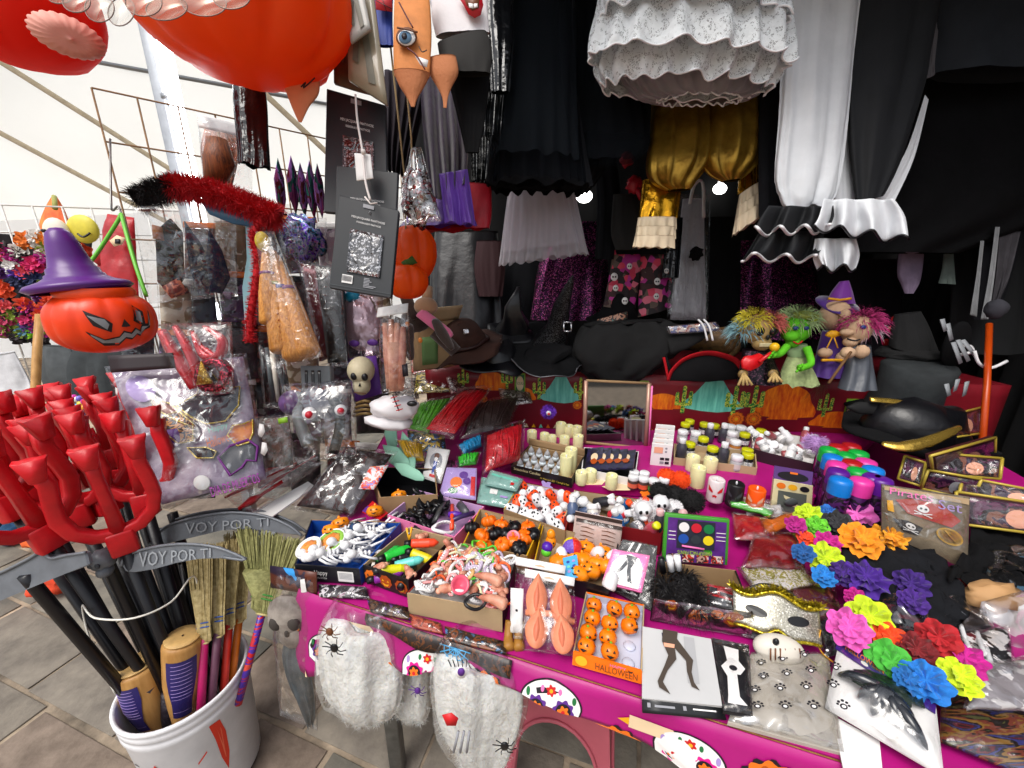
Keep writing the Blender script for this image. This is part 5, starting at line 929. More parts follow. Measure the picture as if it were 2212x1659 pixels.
for x,y,s in((1327,598,9),(1330,622,7),(1420,608,8),(1418,640,7),(1360,575,7),(1350,650,8),(1440,585,6)):pr_+=[('skull_motif',plate([(x+s*cos(a)*.85,y+s*sin(a))for a in[2*pi*i/12 for i in range(12)]],at(1.87),.001),pm['white']),('skull_eyes',plate([(x-s*.5,y-s*.2),(x-s*.1,y-s*.2),(x-s*.1,y+s*.2),(x-s*.5,y+s*.2)],at(1.868),.001),pm['black']),('skull_eyes',plate([(x+s*.1,y-s*.2),(x+s*.5,y-s*.2),(x+s*.5,y+s*.2),(x+s*.1,y+s*.2)],at(1.868),.001),pm['black'])]
hang('floral_shorts','black and pink skull flower print shorts hanging above the black hats','shorts',pr_)
hang('bridal_veil','white net bridal veil in a clear sleeve hanging beside the floral shorts','veil',[('veil',garment([(1475,430,1520,430),(1460,560,1520,560),(1448,690,1522,690)],1.98,.4,7,.15),TULW),('sleeve_film',pillow([P(1455,420,1.92),P(1535,420,1.92),P(1530,692,1.92),P(1440,692,1.92)],.03,cr=.005),FILMC),('headband',tube(spline([P(1490,440,1.9),P(1500,400,1.9),P(1518,395,1.9),P(1520,470,1.9)],4),.008,6),WPAP),('black_rosette',ruffle(P(1503,548,1.88),V3((0,-1,0)),.035),BLACKC)])
hang('red_ribbon_bow','red satin bow hanging behind the gold bloomers','bow',[('bow_loop',ell(P(1372,400,1.7),(.04,.02,.035),14,10,.4),REDC),('bow_loop',ell(P(1355,345,1.75),(.03,.02,.03),14,10,.5,seed=3),REDC),('ribbon',tube([P(1372,400,1.7),P(1385,430,1.68)],.01,6),REDC)])
for k,(rw,d,m,lb)in enumerate((([(940,500,1075,500),(930,600,1080,600),(925,720,1090,720)],2.1,SATIN,'black satin robe hanging behind the orange pumpkin bags'),([(1280,330,1330,330),(1290,440,1340,440),(1285,560,1330,560)],1.95,BLACK2,'black sleeve hanging beside the white net skirt'),([(1325,420,1380,420),(1320,500,1390,500),(1330,540,1380,540)],1.85,M('ash_cloth','#20201f',.85),'ash black hood hanging above the floral shorts'),([(1520,470,1600,470),(1525,600,1600,600),(1530,720,1600,720)],2.1,BLACKC,'black trousers hanging beside the bridal veil'),([(1090,560,1200,560),(1080,640,1190,640),(1075,720,1180,720)],2.3,BLACK2,'black dress hanging left of the sparkly witch hat'),([(1760,560,1930,560),(1750,660,1940,660),(1750,760,1950,760)],2.2,M('night_cloth','#120d16',.85),'night black cape hanging behind the purple hatted puppet'),([(2060,430,2220,430),(2060,620,2220,620),(2050,760,2220,760)],1.75,M('soot_cloth','#0c0e10',.9),'soot black coat hanging near the orange cane'),([(1440,470,1475,470),(1436,540,1470,540),(1430,600,1465,600)],1.9,VINYL,'shiny black sleeve beside the gold trouser cuff'),([(1030,520,1085,520),(1025,580,1090,580),(1035,640,1085,640)],2.02,M('oxblood','#2a0a10',.8),'oxblood red robe behind the black satin robe'))):
 O(('robe','sleeve','hood','trousers','dress','cape','coat','vinyl_sleeve','robe')[k],garment(rw,d,.35,6,.1,seed=k),m,label=lb,cat=('robe','sleeve','hood','trousers','dress','cape','coat','sleeve','robe')[k])
MAU=cloth('mauve_sock','#8a7a92')
O('mauve_stocking',garment([(1945,535,1994,540),(1940,590,1988,590),(1948,615,1982,615),(1955,634,1972,634)],1.68,.5,3,.08),MAU,label='pale mauve stocking foot hanging below the black gown',cat='stocking');O('grey_green_stocking',garment([(2040,535,2058,535),(2036,580,2060,580),(2028,612,2062,614)],1.68,.5,3,.08),cloth('greygreen','#6c7872'),label='grey green stocking foot hanging below the black gown',cat='stocking')
hang('striped_leggings','dark leggings with pale side stripes beside the orange cane','leggings',[('leg',garment([(2130,490,2212,490),(2110,600,2180,600),(2100,690,2150,690)],1.6,.4,4,.06),BLACK2),('pale_stripe',drape([(2150,490,2160,490),(2135,600,2148,600),(2118,690,2135,690)],1.5,1,.004),cloth('pale_stripe','#8c8e90')),('pale_stripe',drape([(2118,520,2126,520),(2108,600,2118,600),(2095,680,2110,685)],1.52,1,.004),cloth('pale_stripe','#8c8e90')),('grey_panel',drape([(2160,500,2205,500),(2150,600,2180,600),(2140,670,2150,670)],1.54,2,.01),cloth('grey_panel','#4c4a4e'))])
O('gold_napkin',garment([(2078,480,2096,480),(2068,500,2100,505),(2060,522,2104,522)],1.62,.4,5,.1),M('gold_cloth','#c0a050',.5),label='small folded gold cloth corner by the black gown',cat='cloth')
for k,(y,z,lb)in enumerate(((1.62,2.52,'steel clothes rail carrying the skirts and harlequin trousers'),(2.05,2.62,'steel clothes rail carrying the back row of costumes'))):
 t=thing('clothes_rail',lb,'clothes rail',(-.3,y,z));O('rail_tube',tube([(-.35,y,z),(2.4,y,z)],.014,10),STEEL,t)
 for x in(-.2,.6,1.4,2.2):O('hanger_chain',tube([(x,y,z),(x,y+.02,z+.2)],.004,6),METAL,t)
# ================================================================ BACK SHELF: HATS AND PUPPETS
def hatlathe(prof,c,rot,n=40,s=(1,1,1),nz=0.):
 g_=xf(lathe(prof,n,cap=False),c,rot,s)
 if nz:g_=([v+V3((noise.noise(v*9),noise.noise(v*9+V3((5,0,0))),noise.noise(v*9+V3((0,7,0)))))*nz for v in g_[0]],g_[1])
 return g_
SPARK=SEQ('black_sparkle',['#3a3a3c','#606064','#1a1a1c'],420,'#0b0b0c');FELT=cloth('black_felt','#0f0f11');GRF=M('grey_wool','#2c3032',.9,var=(16,.4),bump=(80,.3))
c=P(1190,742,1.86);rt=(.42,.2,0)
t=thing('witch_hat','tall sparkly black witch hat with silver buckle on the back shelf','witch hat',c-UP*.07);O('cone',hatlathe([(.09,0),(.085,.02),(.06,.1),(.038,.2),(.016,.3),(.003,.34)],c,rt,nz=.03),SPARK,t);O('brim',hatlathe([(.07,.0),(.12,-.004),(.185,-.012),(.19,-.006),(.185,-.001),(.12,.006),(.07,.012)],c,rt,nz=.02),FELT,t);O('brim_edge',tube([V3(v)for v in hatlathe([(.19,-.007)],c,rt,nz=.02)[0]],.003,5,closed=True),GRF,t)
b=P(1226,706,1.73)
for a,e in(((-8,-10),(8,-10)),((8,-10),(8,10)),((8,10),(-8,10)),((-8,10),(-8,-10))):O('silver_buckle',tube([P(1226+a[0],706+a[1],1.72),P(1226+e[0],706+e[1],1.72)],.004,6),M('silver','#c8c8cc',.2,.9),t)
for k,(x,y,d,rr,h,lb,m)in enumerate(((1180,772,1.74,.17,.03,'flat black hat with silver edged brim under the sparkly witch hat',FELT),(1075,765,1.78,.19,.06,'crumpled black satin hat lying beside the brown buckled hat',SATIN),(1105,715,1.9,.13,.12,'folded black satin witch hat with bent cone',SATIN),(1330,690,2.0,.15,.1,'black hat with a skull ribbon behind the draped black cloth',FELT))):
 c=P(x,y,d);t=thing('black_hat',lb,'hat',c);O('crown',hatlathe([(rr*.6,0),(rr*.55,h*.6),(rr*.4,h),(rr*.1,h*1.2 if k!=2 else h*1.6),(.002,h*1.25 if k!=2 else h*1.7)],c,(.2,.15*(k-1),0),nz=.05),m,t);O('brim',hatlathe([(rr*.5,.004),(rr*.8,-.002),(rr,-.008),(rr,-.002),(rr*.8,.006),(rr*.5,.01)],c,(.25,.1,0),nz=.04),m,t)
 if k==0:O('edge_braid',tube(hatlathe([(rr,-.005)],c,(.25,.1,0),nz=.04)[0],.003,5,closed=True),M('silver_braid','#6c6c70',.4,.6),t)
 if k==3:O('ribbon',slab([P(1290,690,1.84),P(1355,672,1.84),P(1356,688,1.84),P(1292,706,1.84)],.002),PR('skull_ribbon',['#241c1c','#b88870','#3a2a28','#58786c'],40),t)
t=thing('brown_hat','brown felt pilgrim hat with silver buckle lying on the shelf end','hat',P(1005,770,1.66));c=P(1010,735,1.7);BRF=M('brown_felt','#3a1e14',.85,var=(14,.3),bump=(120,.3));O('crown',hatlathe([(.085,-.02),(.08,.03),(.07,.07),(.02,.08),(.001,.08)],c,(.3,-.2,0),nz=.03),BRF,t);O('brim',hatlathe([(.08,-.03),(.14,-.04),(.16,-.03),(.14,-.03),(.08,-.015)],c,(.3,-.2,0),nz=.05),BRF,t);O('buckle',slab([P(1000,712,1.6),P(1012,710,1.6),P(1014,720,1.6),P(1002,722,1.6)],.004),MC['silver'],t);O('band',tube(hatlathe([(.084,-.005)],c,(.3,-.2,0),nz=.03)[0],.009,6,closed=True),M('dark_leather','#2a0f0c',.5),t)
t=thing('black_cloth_heap','plain black cloth draped in a heap over the hats','cloth',P(1330,820,1.66));O('draped_cloth',garment([(1262,700,1440,690),(1240,735,1490,720),(1235,775,1470,760),(1265,812,1410,800),(1310,826,1370,826)],1.74,.35,5,.14,70,26,.01,3,top=.5,nz=.02),M('matte_black','#121213',.95,var=(10,.3)),t);O('fold',tube(spline([P(1440,745,1.66),P(1480,735,1.66),P(1530,715,1.68)],4),[.05,.05,.045,.045,.04,.035,.03,.02,.012],12,flat=.5),MC['matte_black'],t)
t=thing('tricorn_hat','black tricorn pirate hat with a broad red trim on its front flap','pirate hat',P(1520,820,1.62));c=P(1520,800,1.75)
arc=[(1443,822),(1452,800),(1475,778),(1505,766),(1535,763),(1565,769),(1590,780),(1607,800)]
O('front_flap',plate(arc+[(1600,818),(1530,825)],at(1.62),.012,.003),FELT,t);O('side_flap',plate([(1436,770),(1446,822),(1452,800),(1440,768)],at(1.66),.01),FELT,t);O('crown',ell(P(1525,790,1.74),(.12,.09,.07)),FELT,t);O('red_trim',tube(spline([P(x,y,1.612)for x,y in arc],4),.014,8,flat=.35),cloth('trim_red','#a8141e'),t);O('red_trim',tube([P(1434,772,1.65),P(1440,800,1.64),P(1444,822,1.62)],.006,6),MC['trim_red'],t)
t=thing('rolled_leather_hat','brown tooled leather hat rolled up beside the black cloth heap','hat',P(1545,765,1.72));BRL=M('tooled_leather','#6a4c26',.6,var=(40,.5,'#3a2810'),bump=(60,.4));O('roll',hatlathe([(.05,-.1),(.055,0),(.065,.08),(.06,.085),(.05,0),(.045,-.1)],P(1545,735,1.75),(pi/2,0,1.1),nz=.02),BRL,t);O('brim',tube(spline([P(1510,760,1.7),P(1560,775,1.66),P(1592,755,1.66),P(1590,725,1.7)],5),.012,8,flat=.5),BRL,t)
wrapped('wrapped_mask_card','clear wrapped card with white straps lying on the rolled leather hat','wrapped card',((1438,705),(1548,694),(1562,716),(1445,722)),at(1.62),.015,FILMT,[('card',slab([P(1445,706,1.63),P(1545,696,1.63),P(1556,714,1.63),P(1450,720,1.63)],.004),PR('blue_card',['#8a90b0','#3a4a8a','#c8b8b0','#a04838'],40))]+[('strap',tube(spline([P(1508+12*i,690,1.58),P(1520+12*i,705,1.57),P(1528+12*i,736,1.57)],4),.004,6),WHITE)for i in range(2)],cr=.008)
c=P(1965,838,1.56);t=thing('grey_top_hat','dark grey ragged top hat standing behind the gold trimmed pirate hat','top hat',c-UP*.1);O('crown',hatlathe([(.11,-.1),(.105,0),(.115,.09),(.10,.1),(.0,.1)],c,(.1,0,0),nz=.02),GRF,t);O('brim',hatlathe([(.1,-.1),(.18,-.1),(.18,-.092),(.1,-.09)],c,(.1,0,0),nz=.03),FELT,t)
c=P(1960,745,1.7);t=thing('slouch_witch_hat','soft charcoal witch hat with folded cone on top of the top hat','witch hat',c);O('cone',garment([(1935,680,1985,672),(1930,710,2005,710),(1925,750,2025,765)],1.62,.6,3,.1,seed=2),M('charcoal_wool','#1c1c1d',.95,var=(14,.3),bump=(120,.3)),t);O('brim',ell(P(1970,765,1.62),(.12,.1,.03),20,10,.3),MC['charcoal_wool'],t)
c=P(1975,925,1.34);t=thing('pirate_hat','large black velvet pirate hat trimmed with wide gold braid','pirate hat',c-UP*.06)
O('brim',hatlathe([(.12,.0),(.19,-.012),(.235,.0),(.24,.014),(.2,.012),(.12,.012)],c+V3((0,0,-.03)),(.12,.1,.2),nz=.035,s=(1,.7,1)),FELT,t);O('crown',hatlathe([(.15,-.03),(.15,.02),(.12,.07),(.05,.09),(.0,.09)],c,(.15,0,0),nz=.04,s=(1,.7,1)),SATIN,t);O('upturned_flap',plate([(1832,880),(1860,868),(1940,872),(2040,890),(2105,905),(2118,925),(2040,920),(1940,900),(1860,895)],at(1.33),.02,.006),M('velvet_black','#08080a',.8),t)
GB=M('gold_braid','#d4ae50',.25,.85,bump=(60,.4));O('gold_braid',tube(spline([P(1905,958,1.16),P(1950,965,1.14),P(2000,955,1.14),P(2050,935,1.16),P(2075,922,1.2)],5),[.006,.010,.012,.014,.014,.016,.018,.018,.018,.016,.016,.016,.015,.014,.013,.012,.012,.010,.009,.008,.006],8,flat=.35),GB,t);O('gold_braid',tube(spline([P(1880,863,1.32),P(1940,868,1.31),P(2000,882,1.31)],4),.010,8,flat=.35),GB,t)
SKN=M('puppet_skin','#c9a686',.8,bump=(120,.3),var=(30,.12));GRN=M('puppet_green','#5fc21a',.8,bump=(120,.3),var=(30,.15));
def hair(c,r,m,n=900,L=.05,seed=0,low=-.2,droop=.4):return fur([(p,v)for p,v in ballpts(c,r,n,seed)if v.z>low or v.y>.3],L,.0022,.5,seed,droop)
d0=1.52
t=thing('skeleton_puppet','skull faced puppet with tufted yellow hair playing a red guitar','puppet',P(1640,825,d0));h=P(1635,712,d0);PB=M('puppet_bone','#b89a60',.7,var=(30,.3))
O('head',join(ell(h,(.055,.055,.058),18,12),ell(h+V3((.012,-.025,-.05)),(.036,.03,.03),14,10)),PB,t)
for s in(-1,1):O('eye_socket',ell(h+V3((s*.024+.008,-.048,.0)),(.016,.012,.018),12,8),BLACKP,t)
O('nose_hole',ell(h+V3((.012,-.056,-.022)),(.008,.006,.011),8,6),BLACKP,t);O('teeth',slab([h+V3((-.015,-.057,-.045)),h+V3((.04,-.057,-.045)),h+V3((.038,-.055,-.06)),h+V3((-.013,-.055,-.06))],.003),M('tooth_cream','#d8cca0',.6),t)
for k,(o_,cc)in enumerate((((-.02,0,.03),'#d8c83a'),((.045,0,.02),'#d06a60'),((-.05,0,-.01),'#7aa0a8'))):O('hair',hair(h+V3(o_),.035,M('tuft'+cc,cc,.9),500,.045,k),MC['tuft'+cc],t)
O('torso',garment([(1605,755,1665,755),(1600,790,1675,790),(1595,825,1690,825)],d0+.02,.6,5,.08),SEQ('puppet_suit',['#5a3a4a','#2a2028'],200,'#17121a'),t)
O('guitar_body',plate([(1603,780),(1612,768),(1628,770),(1640,762),(1652,768),(1650,785),(1636,795),(1622,802),(1606,796)],at(d0-.08),.016,.004),plast('guitar_red','#c8141c'),t);O('guitar_neck',tube([P(1640,782,d0-.085),P(1675,755,d0-.08)],.007,6),MC['guitar_red'],t)
for x in(1605,1670):
 hd=O('bony_hand',ell(P(x,808,d0-.06),(.02,.012,.018),10,8),M('old_bone','#7a6238',.5),t)
 for k in range(4):O('finger',tube([P(x+2,806,d0-.07),P(x-10+10*k,832 if x<1640 else 825,d0-.09)],.005,6),PB,hd)
t=thing('green_witch_puppet','green skinned witch puppet in a pale green dress holding an apple','puppet',P(1720,830,d0));h=P(1718,712,d0)
O('head',join(ell(h,(.05,.05,.058),18,12),ell(h+V3((-.036,-.035,-.02)),(.028,.028,.022),12,8),ell(h+V3((-.022,-.03,-.045)),(.025,.025,.022),12,8),ell(h+V3((.05,0,-.01)),(.014,.01,.026),10,8)),GRN,t)
for s in(-1,1):O('eye',ell(h+V3((s*.02-.014,-.048,.012)),(.011,.007,.008),10,8),plast('eye_blue_dark','#2a3a7a'),t)
O('mouth',tube(spline([h+V3((-.04,-.056,-.038)),h+V3((-.022,-.06,-.046)),h+V3((-.002,-.052,-.036))],4),.003,5),pm['red'],t);O('hair',hair(h+V3((.01,.01,.03)),.045,M('pale_green_hair','#9ab07a',.9),700,.05,7),MC['pale_green_hair'],t);O('headdress',ell(h+V3((.02,-.01,.055)),(.045,.035,.018),14,8,.4),M('olive_satin','#8a9440',.5),t);O('yellow_bow',ell(h+V3((.05,-.02,.045)),(.016,.012,.02),10,8),plast('lemon','#c8d81a'),t)
O('bodice',garment([(1700,742,1742,742),(1700,760,1745,760),(1705,775,1740,775)],d0,.6,3,.04),M('sage_cloth','#7c9468',.8),t);O('skirt',garment([(1702,770,1742,770),(1690,800,1755,800),(1682,828,1765,830)],d0,.6,8,.1,hem=.004),M('dress_green','#a3b27a',.8,var=(50,.4)),t)
for pp in(((1700,748),(1684,765),(1668,766)),((1742,750),(1752,785),(1728,795))):
 a_=O('arm',tube(spline([P(*x,d0-.04-.02*i)for i,x in enumerate(pp)],4),[.014,.014,.013,.013,.012,.012,.012,.013,.014],10),GRN,t);e=P(*pp[-1],d0-.08)
 for k in range(4):O('finger',tube([e,e+V3((-.02+.006*k,-.012,-.012+.01*k))],.004,6),GRN,a_)
O('apple',ell(P(1673,750,d0-.09),.017,12,10),plast('apple_yellow','#e0b01a'),t)
t=thing('purple_witch_puppet','smiling witch puppet with tall purple hat and yellow ribbon','puppet',P(1795,815,d0+.06));d1=d0+.05;h=P(1803,682,d1)
O('head',join(ell(h,(.056,.054,.062),18,12),ell(h+V3((-.008,-.058,.002)),(.02,.022,.03),12,8)),SKN,t);O('smile',tube(spline([h+V3((-.036,-.05,.012)),h+V3((-.01,-.083,-.01)),h+V3((.034,-.052,.012))],5),.0022,5),pm['brown'],t)
PVL=M('puppet_violet','#4a1a80',.6,sheen=.5,var=(14,.3));O('hat_cone',garment([(1815,608,1832,606),(1800,630,1838,630),(1788,655,1842,655)],d1,.8,3,.05),M('hat_magenta','#6a1a8a',.6,sheen=.4),t);O('hat_brim',hatlathe([(.04,0),(.075,-.006),(.078,0),(.04,.01)],P(1812,660,d1),(.3,.1,0),nz=.02),PVL,t);O('hat_band',tube([P(1790+8*i,648-abs(3-i),d1-.045)for i in range(7)],.005,6),pm['yellow'],t)
O('robe',garment([(1778,715,1830,715),(1768,760,1840,760),(1755,812,1845,812)],d1,.6,6,.08),PVL,t);O('ribbon_bow',ell(P(1800,722,d1-.06),(.03,.012,.014),12,8,.4),pm['yellow'],t)
for s in(-1,1):O('ribbon_tail',tube([P(1800,724,d1-.06),P(1798+s*12,752,d1-.065)],.006,6,flat=.4),pm['yellow'],t)
O('belt',tube([P(1775+8*i,778,d1-.06)for i in range(7)],.006,6),pm['yellow'],t);O('sleeve_hand',ell(P(1782,762,d1-.05),(.026,.022,.02),12,8),SKN,t);O('sleeve_hand',ell(P(1818,772,d1-.05),(.02,.02,.022),12,8),SKN,t)
t=thing('pink_haired_puppet','hook nosed witch puppet with pink and white hair riding a twig broom','puppet',P(1850,838,d0-.02));h=P(1850,712,d0-.02)
O('head',join(ell(h,(.05,.05,.056),18,12),ell(h+V3((-.05,-.02,-.008)),(.028,.018,.014),12,8),ell(h+V3((-.03,-.02,-.045)),(.026,.024,.02),12,8)),SKN,t);O('eye',ell(h+V3((-.018,-.047,.016)),(.011,.006,.008),10,8),MC['eye_blue_dark'],t);O('mouth',tube(spline([h+V3((-.054,-.03,-.03)),h+V3((-.036,-.042,-.036)),h+V3((-.018,-.046,-.03))],3),.003,5),pm['black'],t)
O('hair',hair(h+V3((.022,.01,.02)),.045,M('magenta_hair','#a82a68',.8),900,.05,11),MC['magenta_hair'],t);O('white_hair',hair(h+V3((.045,.01,-.01)),.03,M('white_hair','#c4a8b4',.8),400,.05,12),MC['white_hair'],t)
O('dress',garment([(1835,745,1878,745),(1830,790,1882,790),(1815,840,1885,838)],d0-.02,.7,6,.1,seed=4),M('grey_satin','#4c5058',.4,bump=(12,.4,.02)),t);O('fist',ell(P(1832,762,d0-.08),(.026,.022,.022),12,8,.2),SKN,t);O('fist',ell(P(1862,760,d0-.06),(.026,.022,.026),12,8,.2),SKN,t);O('broomstick',tube([P(1838,760,d0-.1),P(1790,828,d0-.12)],.005,6),M('twig','#6a4a2c',.8),t);O('twig_brush',fur([(P(1788-.3*k,832,d0-.12),V3((-.25,-.2,-.9)))for k in range(80)],.08,.0015,.35,3),M('twig','#6a4a2c',.8),t)
t=thing('skeleton_glove','black glove printed with white finger bones beside the orange cane','glove',P(2065,800,1.45));O('glove',ell(P(2065,745,1.47),(.05,.02,.09)),BLACKC,t)
for k,(x,y,e,f)in enumerate(((2048,700,2055,735),(2060,740,2075,785),(2070,735,2092,780),(2080,735,2108,770),(2036,690,2042,715),(2045,830,2050,855),(2070,820,2062,845),(2090,825,2082,855))):O('bone_print',plate([(x-5,y),(x+5,y-2),(e+5,f-2),(e-3,f+2)],at(1.41),.002),M('bone_grey','#8c9094',.7),t)
O('orange_cane',tube([P(2137,700,1.42),P(2132,830,1.36),P(2122,950,1.3)],.0095,10),plast('cane_orange','#b8420c'),label='long orange plastic cane leaning at the end of the shelf',cat='cane');O('dark_ball',ell(P(2152,668,1.42),(.03,.03,.035),14,10,.2),M('slate_fuzz','#33333a',.9),label='dark fuzzy ball hanging above the orange cane',cat='ball')
O('white_hook',tube(spline([P(2072,748,1.44),P(2095,748,1.44),P(2100,760,1.44),P(2075,766,1.44)],4),.006,6),WHITE,label='white plastic hook beside the orange cane',cat='hook');O('white_wire_hook',tube(spline([P(2105,758,1.4),P(2115,785,1.4),P(2140,795,1.4),P(2175,780,1.4)],4),.0055,6),WHITE,label='white bent wire hook crossing the orange cane',cat='hook')
O('red_light_string',join(*[ell(P(x,y,1.75),(.022,.01,.018),10,8)for x,y in((1935,690),(1925,712),(1915,740))]),M('dull_red','#b0181a',.3),label='three small red reflectors behind the slouching witch hat',cat='reflector')
# ================================================================ TABLE: OPEN BOXES AND THEIR CONTENTS
T0=TZ+.004
def obox(name,lb,rim,h,mats,inner=None,th=.0025,z0=T0,lift=0.):
 """rim: photo points back-left, back-right, front-right, front-left of the rim; mats: back, right, front, left"""
 zr=z0+h;top=[PZ(x,y,zr)for x,y in rim];ctr=sum(top,V3())/4;t=thing(name,lb,'open box',V3((ctr.x,ctr.y,z0)))
 inn_=[p+(ctr-p).normalized()*th*1.6 for p in top];dn=lambda p:V3((p.x,p.y,z0))
 for k,nm in enumerate(('back_panel','right_panel','front_panel','left_panel')):
  a,b,c_,d_=top[k],top[(k+1)%4],inn_[(k+1)%4],inn_[k]
  w=O(nm,hexa([dn(a),dn(b),dn(c_),dn(d_)],[a,b,c_,d_]),mats[k],t,smooth=False)
  if inner:O('lining',(([d_+(ctr-d_).normalized()*.0008+UP*-.001,c_+(ctr-c_).normalized()*.0008+UP*-.001,dn(c_)+(ctr-c_).normalized()*.0008+UP*.002,dn(d_)+(ctr-d_).normalized()*.0008+UP*.002]),[(0,1,2,3)]),inner,w,smooth=False)
 O('base_panel',hexa([dn(p)+UP*.0005 for p in inn_],[dn(p)+UP*.003 for p in inn_]),inner or mats[0],t,smooth=False)
 t_=lambda u,v,z:(lambda p:V3((p.x,p.y,z0+z)))(blerp(inn_,u,v))
 return t,t_,top
def fpanel(top,k,z0=T0,off=.0012):
 a,b=top[(k+1)%4],top[k];lo=lambda p:V3((p.x,p.y,z0));c=[a,b,lo(b),lo(a)];return c,surf(c,off)
def rr_(k=1):return(R.uniform(-k,k),R.uniform(-k,k),R.uniform(0,6.28))
pp=proto('proto_toy_pumpkin');O('pumpkin_body',lathe([(.002,-.013),(.011,-.0145),(.019,-.010),(.0225,0),(.020,.009),(.012,.014),(.003,.0125)],32,8,.18),ORANGE,pp);O('stem',tube([(0,0,.011),(.001,0,.018),(.004,0,.023)],[.004,.003,.0035],7),ORANGE,pp)
ft_=proto('proto_fake_teeth');rp=[V3((.024*cos(a)*(1+.1*cos(2*a)),.017*sin(a),.003*sin(2*a)))for a in[2*pi*i/22 for i in range(22)]];O('gum_frame',tube(rp,.0042,7,closed=True),WHITE,ft_)
for k in range(9):a=pi*.12+pi*.76*k/8;O('tooth',bev(xf(box((-.0022,-.0015,-.004),(.0022,.0015,.0045)),(.023*cos(a),.016*sin(a)-.003,.004),(.3,0,a-pi/2)),.0006,1),WHITE,ft_)
gl_=proto('proto_glasses_ring');O('ring',tube([V3((.02*cos(a),.026*sin(a),.004*cos(3*a)))for a in[2*pi*i/20 for i in range(20)]],.0035,7,closed=True),WHITE,gl_);O('bridge',tube([(-.02,0,0),(-.03,.004,.006),(-.04,0,0)],.003,6),WHITE,gl_)
ns_=proto('proto_rubber_nose');O('nose',join(ell((0,0,0),(.013,.016,.011),12,8),ell((.009,-.012,-.002),(.008,.008,.007),10,6),ell((-.009,-.012,-.002),(.008,.008,.007),10,6),tube([(0,.008,.002),(0,.03,.0)],[.010,.006],10)),FLESH,ns_)
gh=proto('proto_wind_up_ghost');O('ghost_body',lathe([(.0,-.012),(.013,-.012),(.015,-.008),(.0135,.004),(.0125,.013),(.009,.020),(.003,.0235),(.0,.024)],16,cap=False),WHITE,gh)
for s in(-1,1):O('eye',ell((s*.005,-.0115,.012),(.0026,.0016,.0036),8,6),BLACKP,gh)
O('mouth',ell((0,-.0128,.004),(.003,.0014,.003),8,6),BLACKP,gh)
tb_=proto('proto_makeup_tube');O('tube_body',tube([(-.03,0,0),(-.025,0,0),(.02,0,0),(.03,0,0)],[.0095,.0098,.009,.002],12,flat=.85),plast('tube_green','#22c03a'),tb_);O('cap',tube([(-.045,0,0),(-.03,0,0)],[.0075,.0085],12),BLACKP,tb_);O('label_band',tube([(-.012,0,0),(.01,0,0)],[.01,.0099],12,flat=.85,cap=False),M('tube_label','#3a9a6a',.4),tb_)
jr=proto('proto_paint_jar');O('jar_body',lathe([(.0,0),(.016,0),(.0175,.003),(.0175,.030),(.014,.034),(.014,.036)],20),M('jar_dark','#1c1a18',.15,coat=.5),jr);O('lid',lathe([(.0165,.034),(.0172,.036),(.0172,.047),(.0155,.049),(0,.049)],24,cap=False),plast('lid_yellow','#c8c814'),jr);O('paper_label',lathe([(.0178,.008),(.0178,.024)],20,cap=False),PR('jar_label',['#d8d6d0','#9a9aa8','#e4e2de','#5a5a68'],90),jr)
bo=proto('proto_liquid_bottle');O('bottle_body',lathe([(0,0),(.015,0),(.0165,.003),(.0165,.045),(.010,.055),(.009,.06)],20),M('bottle_smoke','#3c3a44',.2,coat=.4),bo);O('cap',lathe([(.0095,.054),(.0105,.056),(.0105,.07),(.009,.072),(0,.072)],18,cap=False),WHITE,bo)
sk_p=proto('proto_skeleton_charm');O('skull',join(ell((0,0,.03),(.009,.009,.010),12,8),ell((0,-.003,.021),(.006,.006,.006),10,6)),WHITE,sk_p);O('ribs',join(*[ell((0,0,.012-.008*k),(.009-.0012*k,.006,.0032),12,6)for k in range(3)]+[tube([(0,0,.02),(0,0,-.02)],.002,6)]),WHITE,sk_p)
for s in(-1,1):O('arm',tube([(s*.008,0,.014),(s*.02,0,.004),(s*.026,-.002,-.014)],[.0028,.0024,.003],6),WHITE,sk_p);O('leg',tube([(s*.004,0,-.018),(s*.008,0,-.04),(s*.008,-.002,-.062)],[.003,.0024,.0032],6),WHITE,sk_p)
cn_=proto('proto_led_candle');O('wax',lathe([(0,0),(.0195,0),(.02,.003),(.02,.05),(.0185,.052),(.015,.048),(.013,.040),(0,.038)],24,3,.04,cap=False),M('ivory_wax','#ddd8a4',.4,sss=.2,var=(30,.1)),cn_);O('flame_tip',ell((0,0,.046),(.003,.003,.008),8,6),WHITE,cn_)
tl=proto('proto_tealight');O('cup',lathe([(0,0),(.0115,0),(.0115,.012),(0,.012)],14,cap=False),M('tealight_cup','#c8d4dc',.25),tl);O('clear_flame',lathe([(.009,.012),(.0105,.018),(.008,.024),(.004,.029),(0,.036)],10,cap=False),M('clear_plastic','#d4d4d8',.15,trans=.5),tl)
sp=proto('proto_spray_can');O('can',lathe([(0,0),(.026,0),(.027,.003),(.027,.125),(.024,.13)],24),PR('can_print',['#2a1030','#4a1a58','#1c1020','#6a2a7a'],30,.3,metal=.3),sp);O('cap',lathe([(.0275,.125),(.0275,.160),(.025,.168),(.015,.172),(0,.172)],28,cap=False),plast('cap_blue','#1a78d0'),sp)
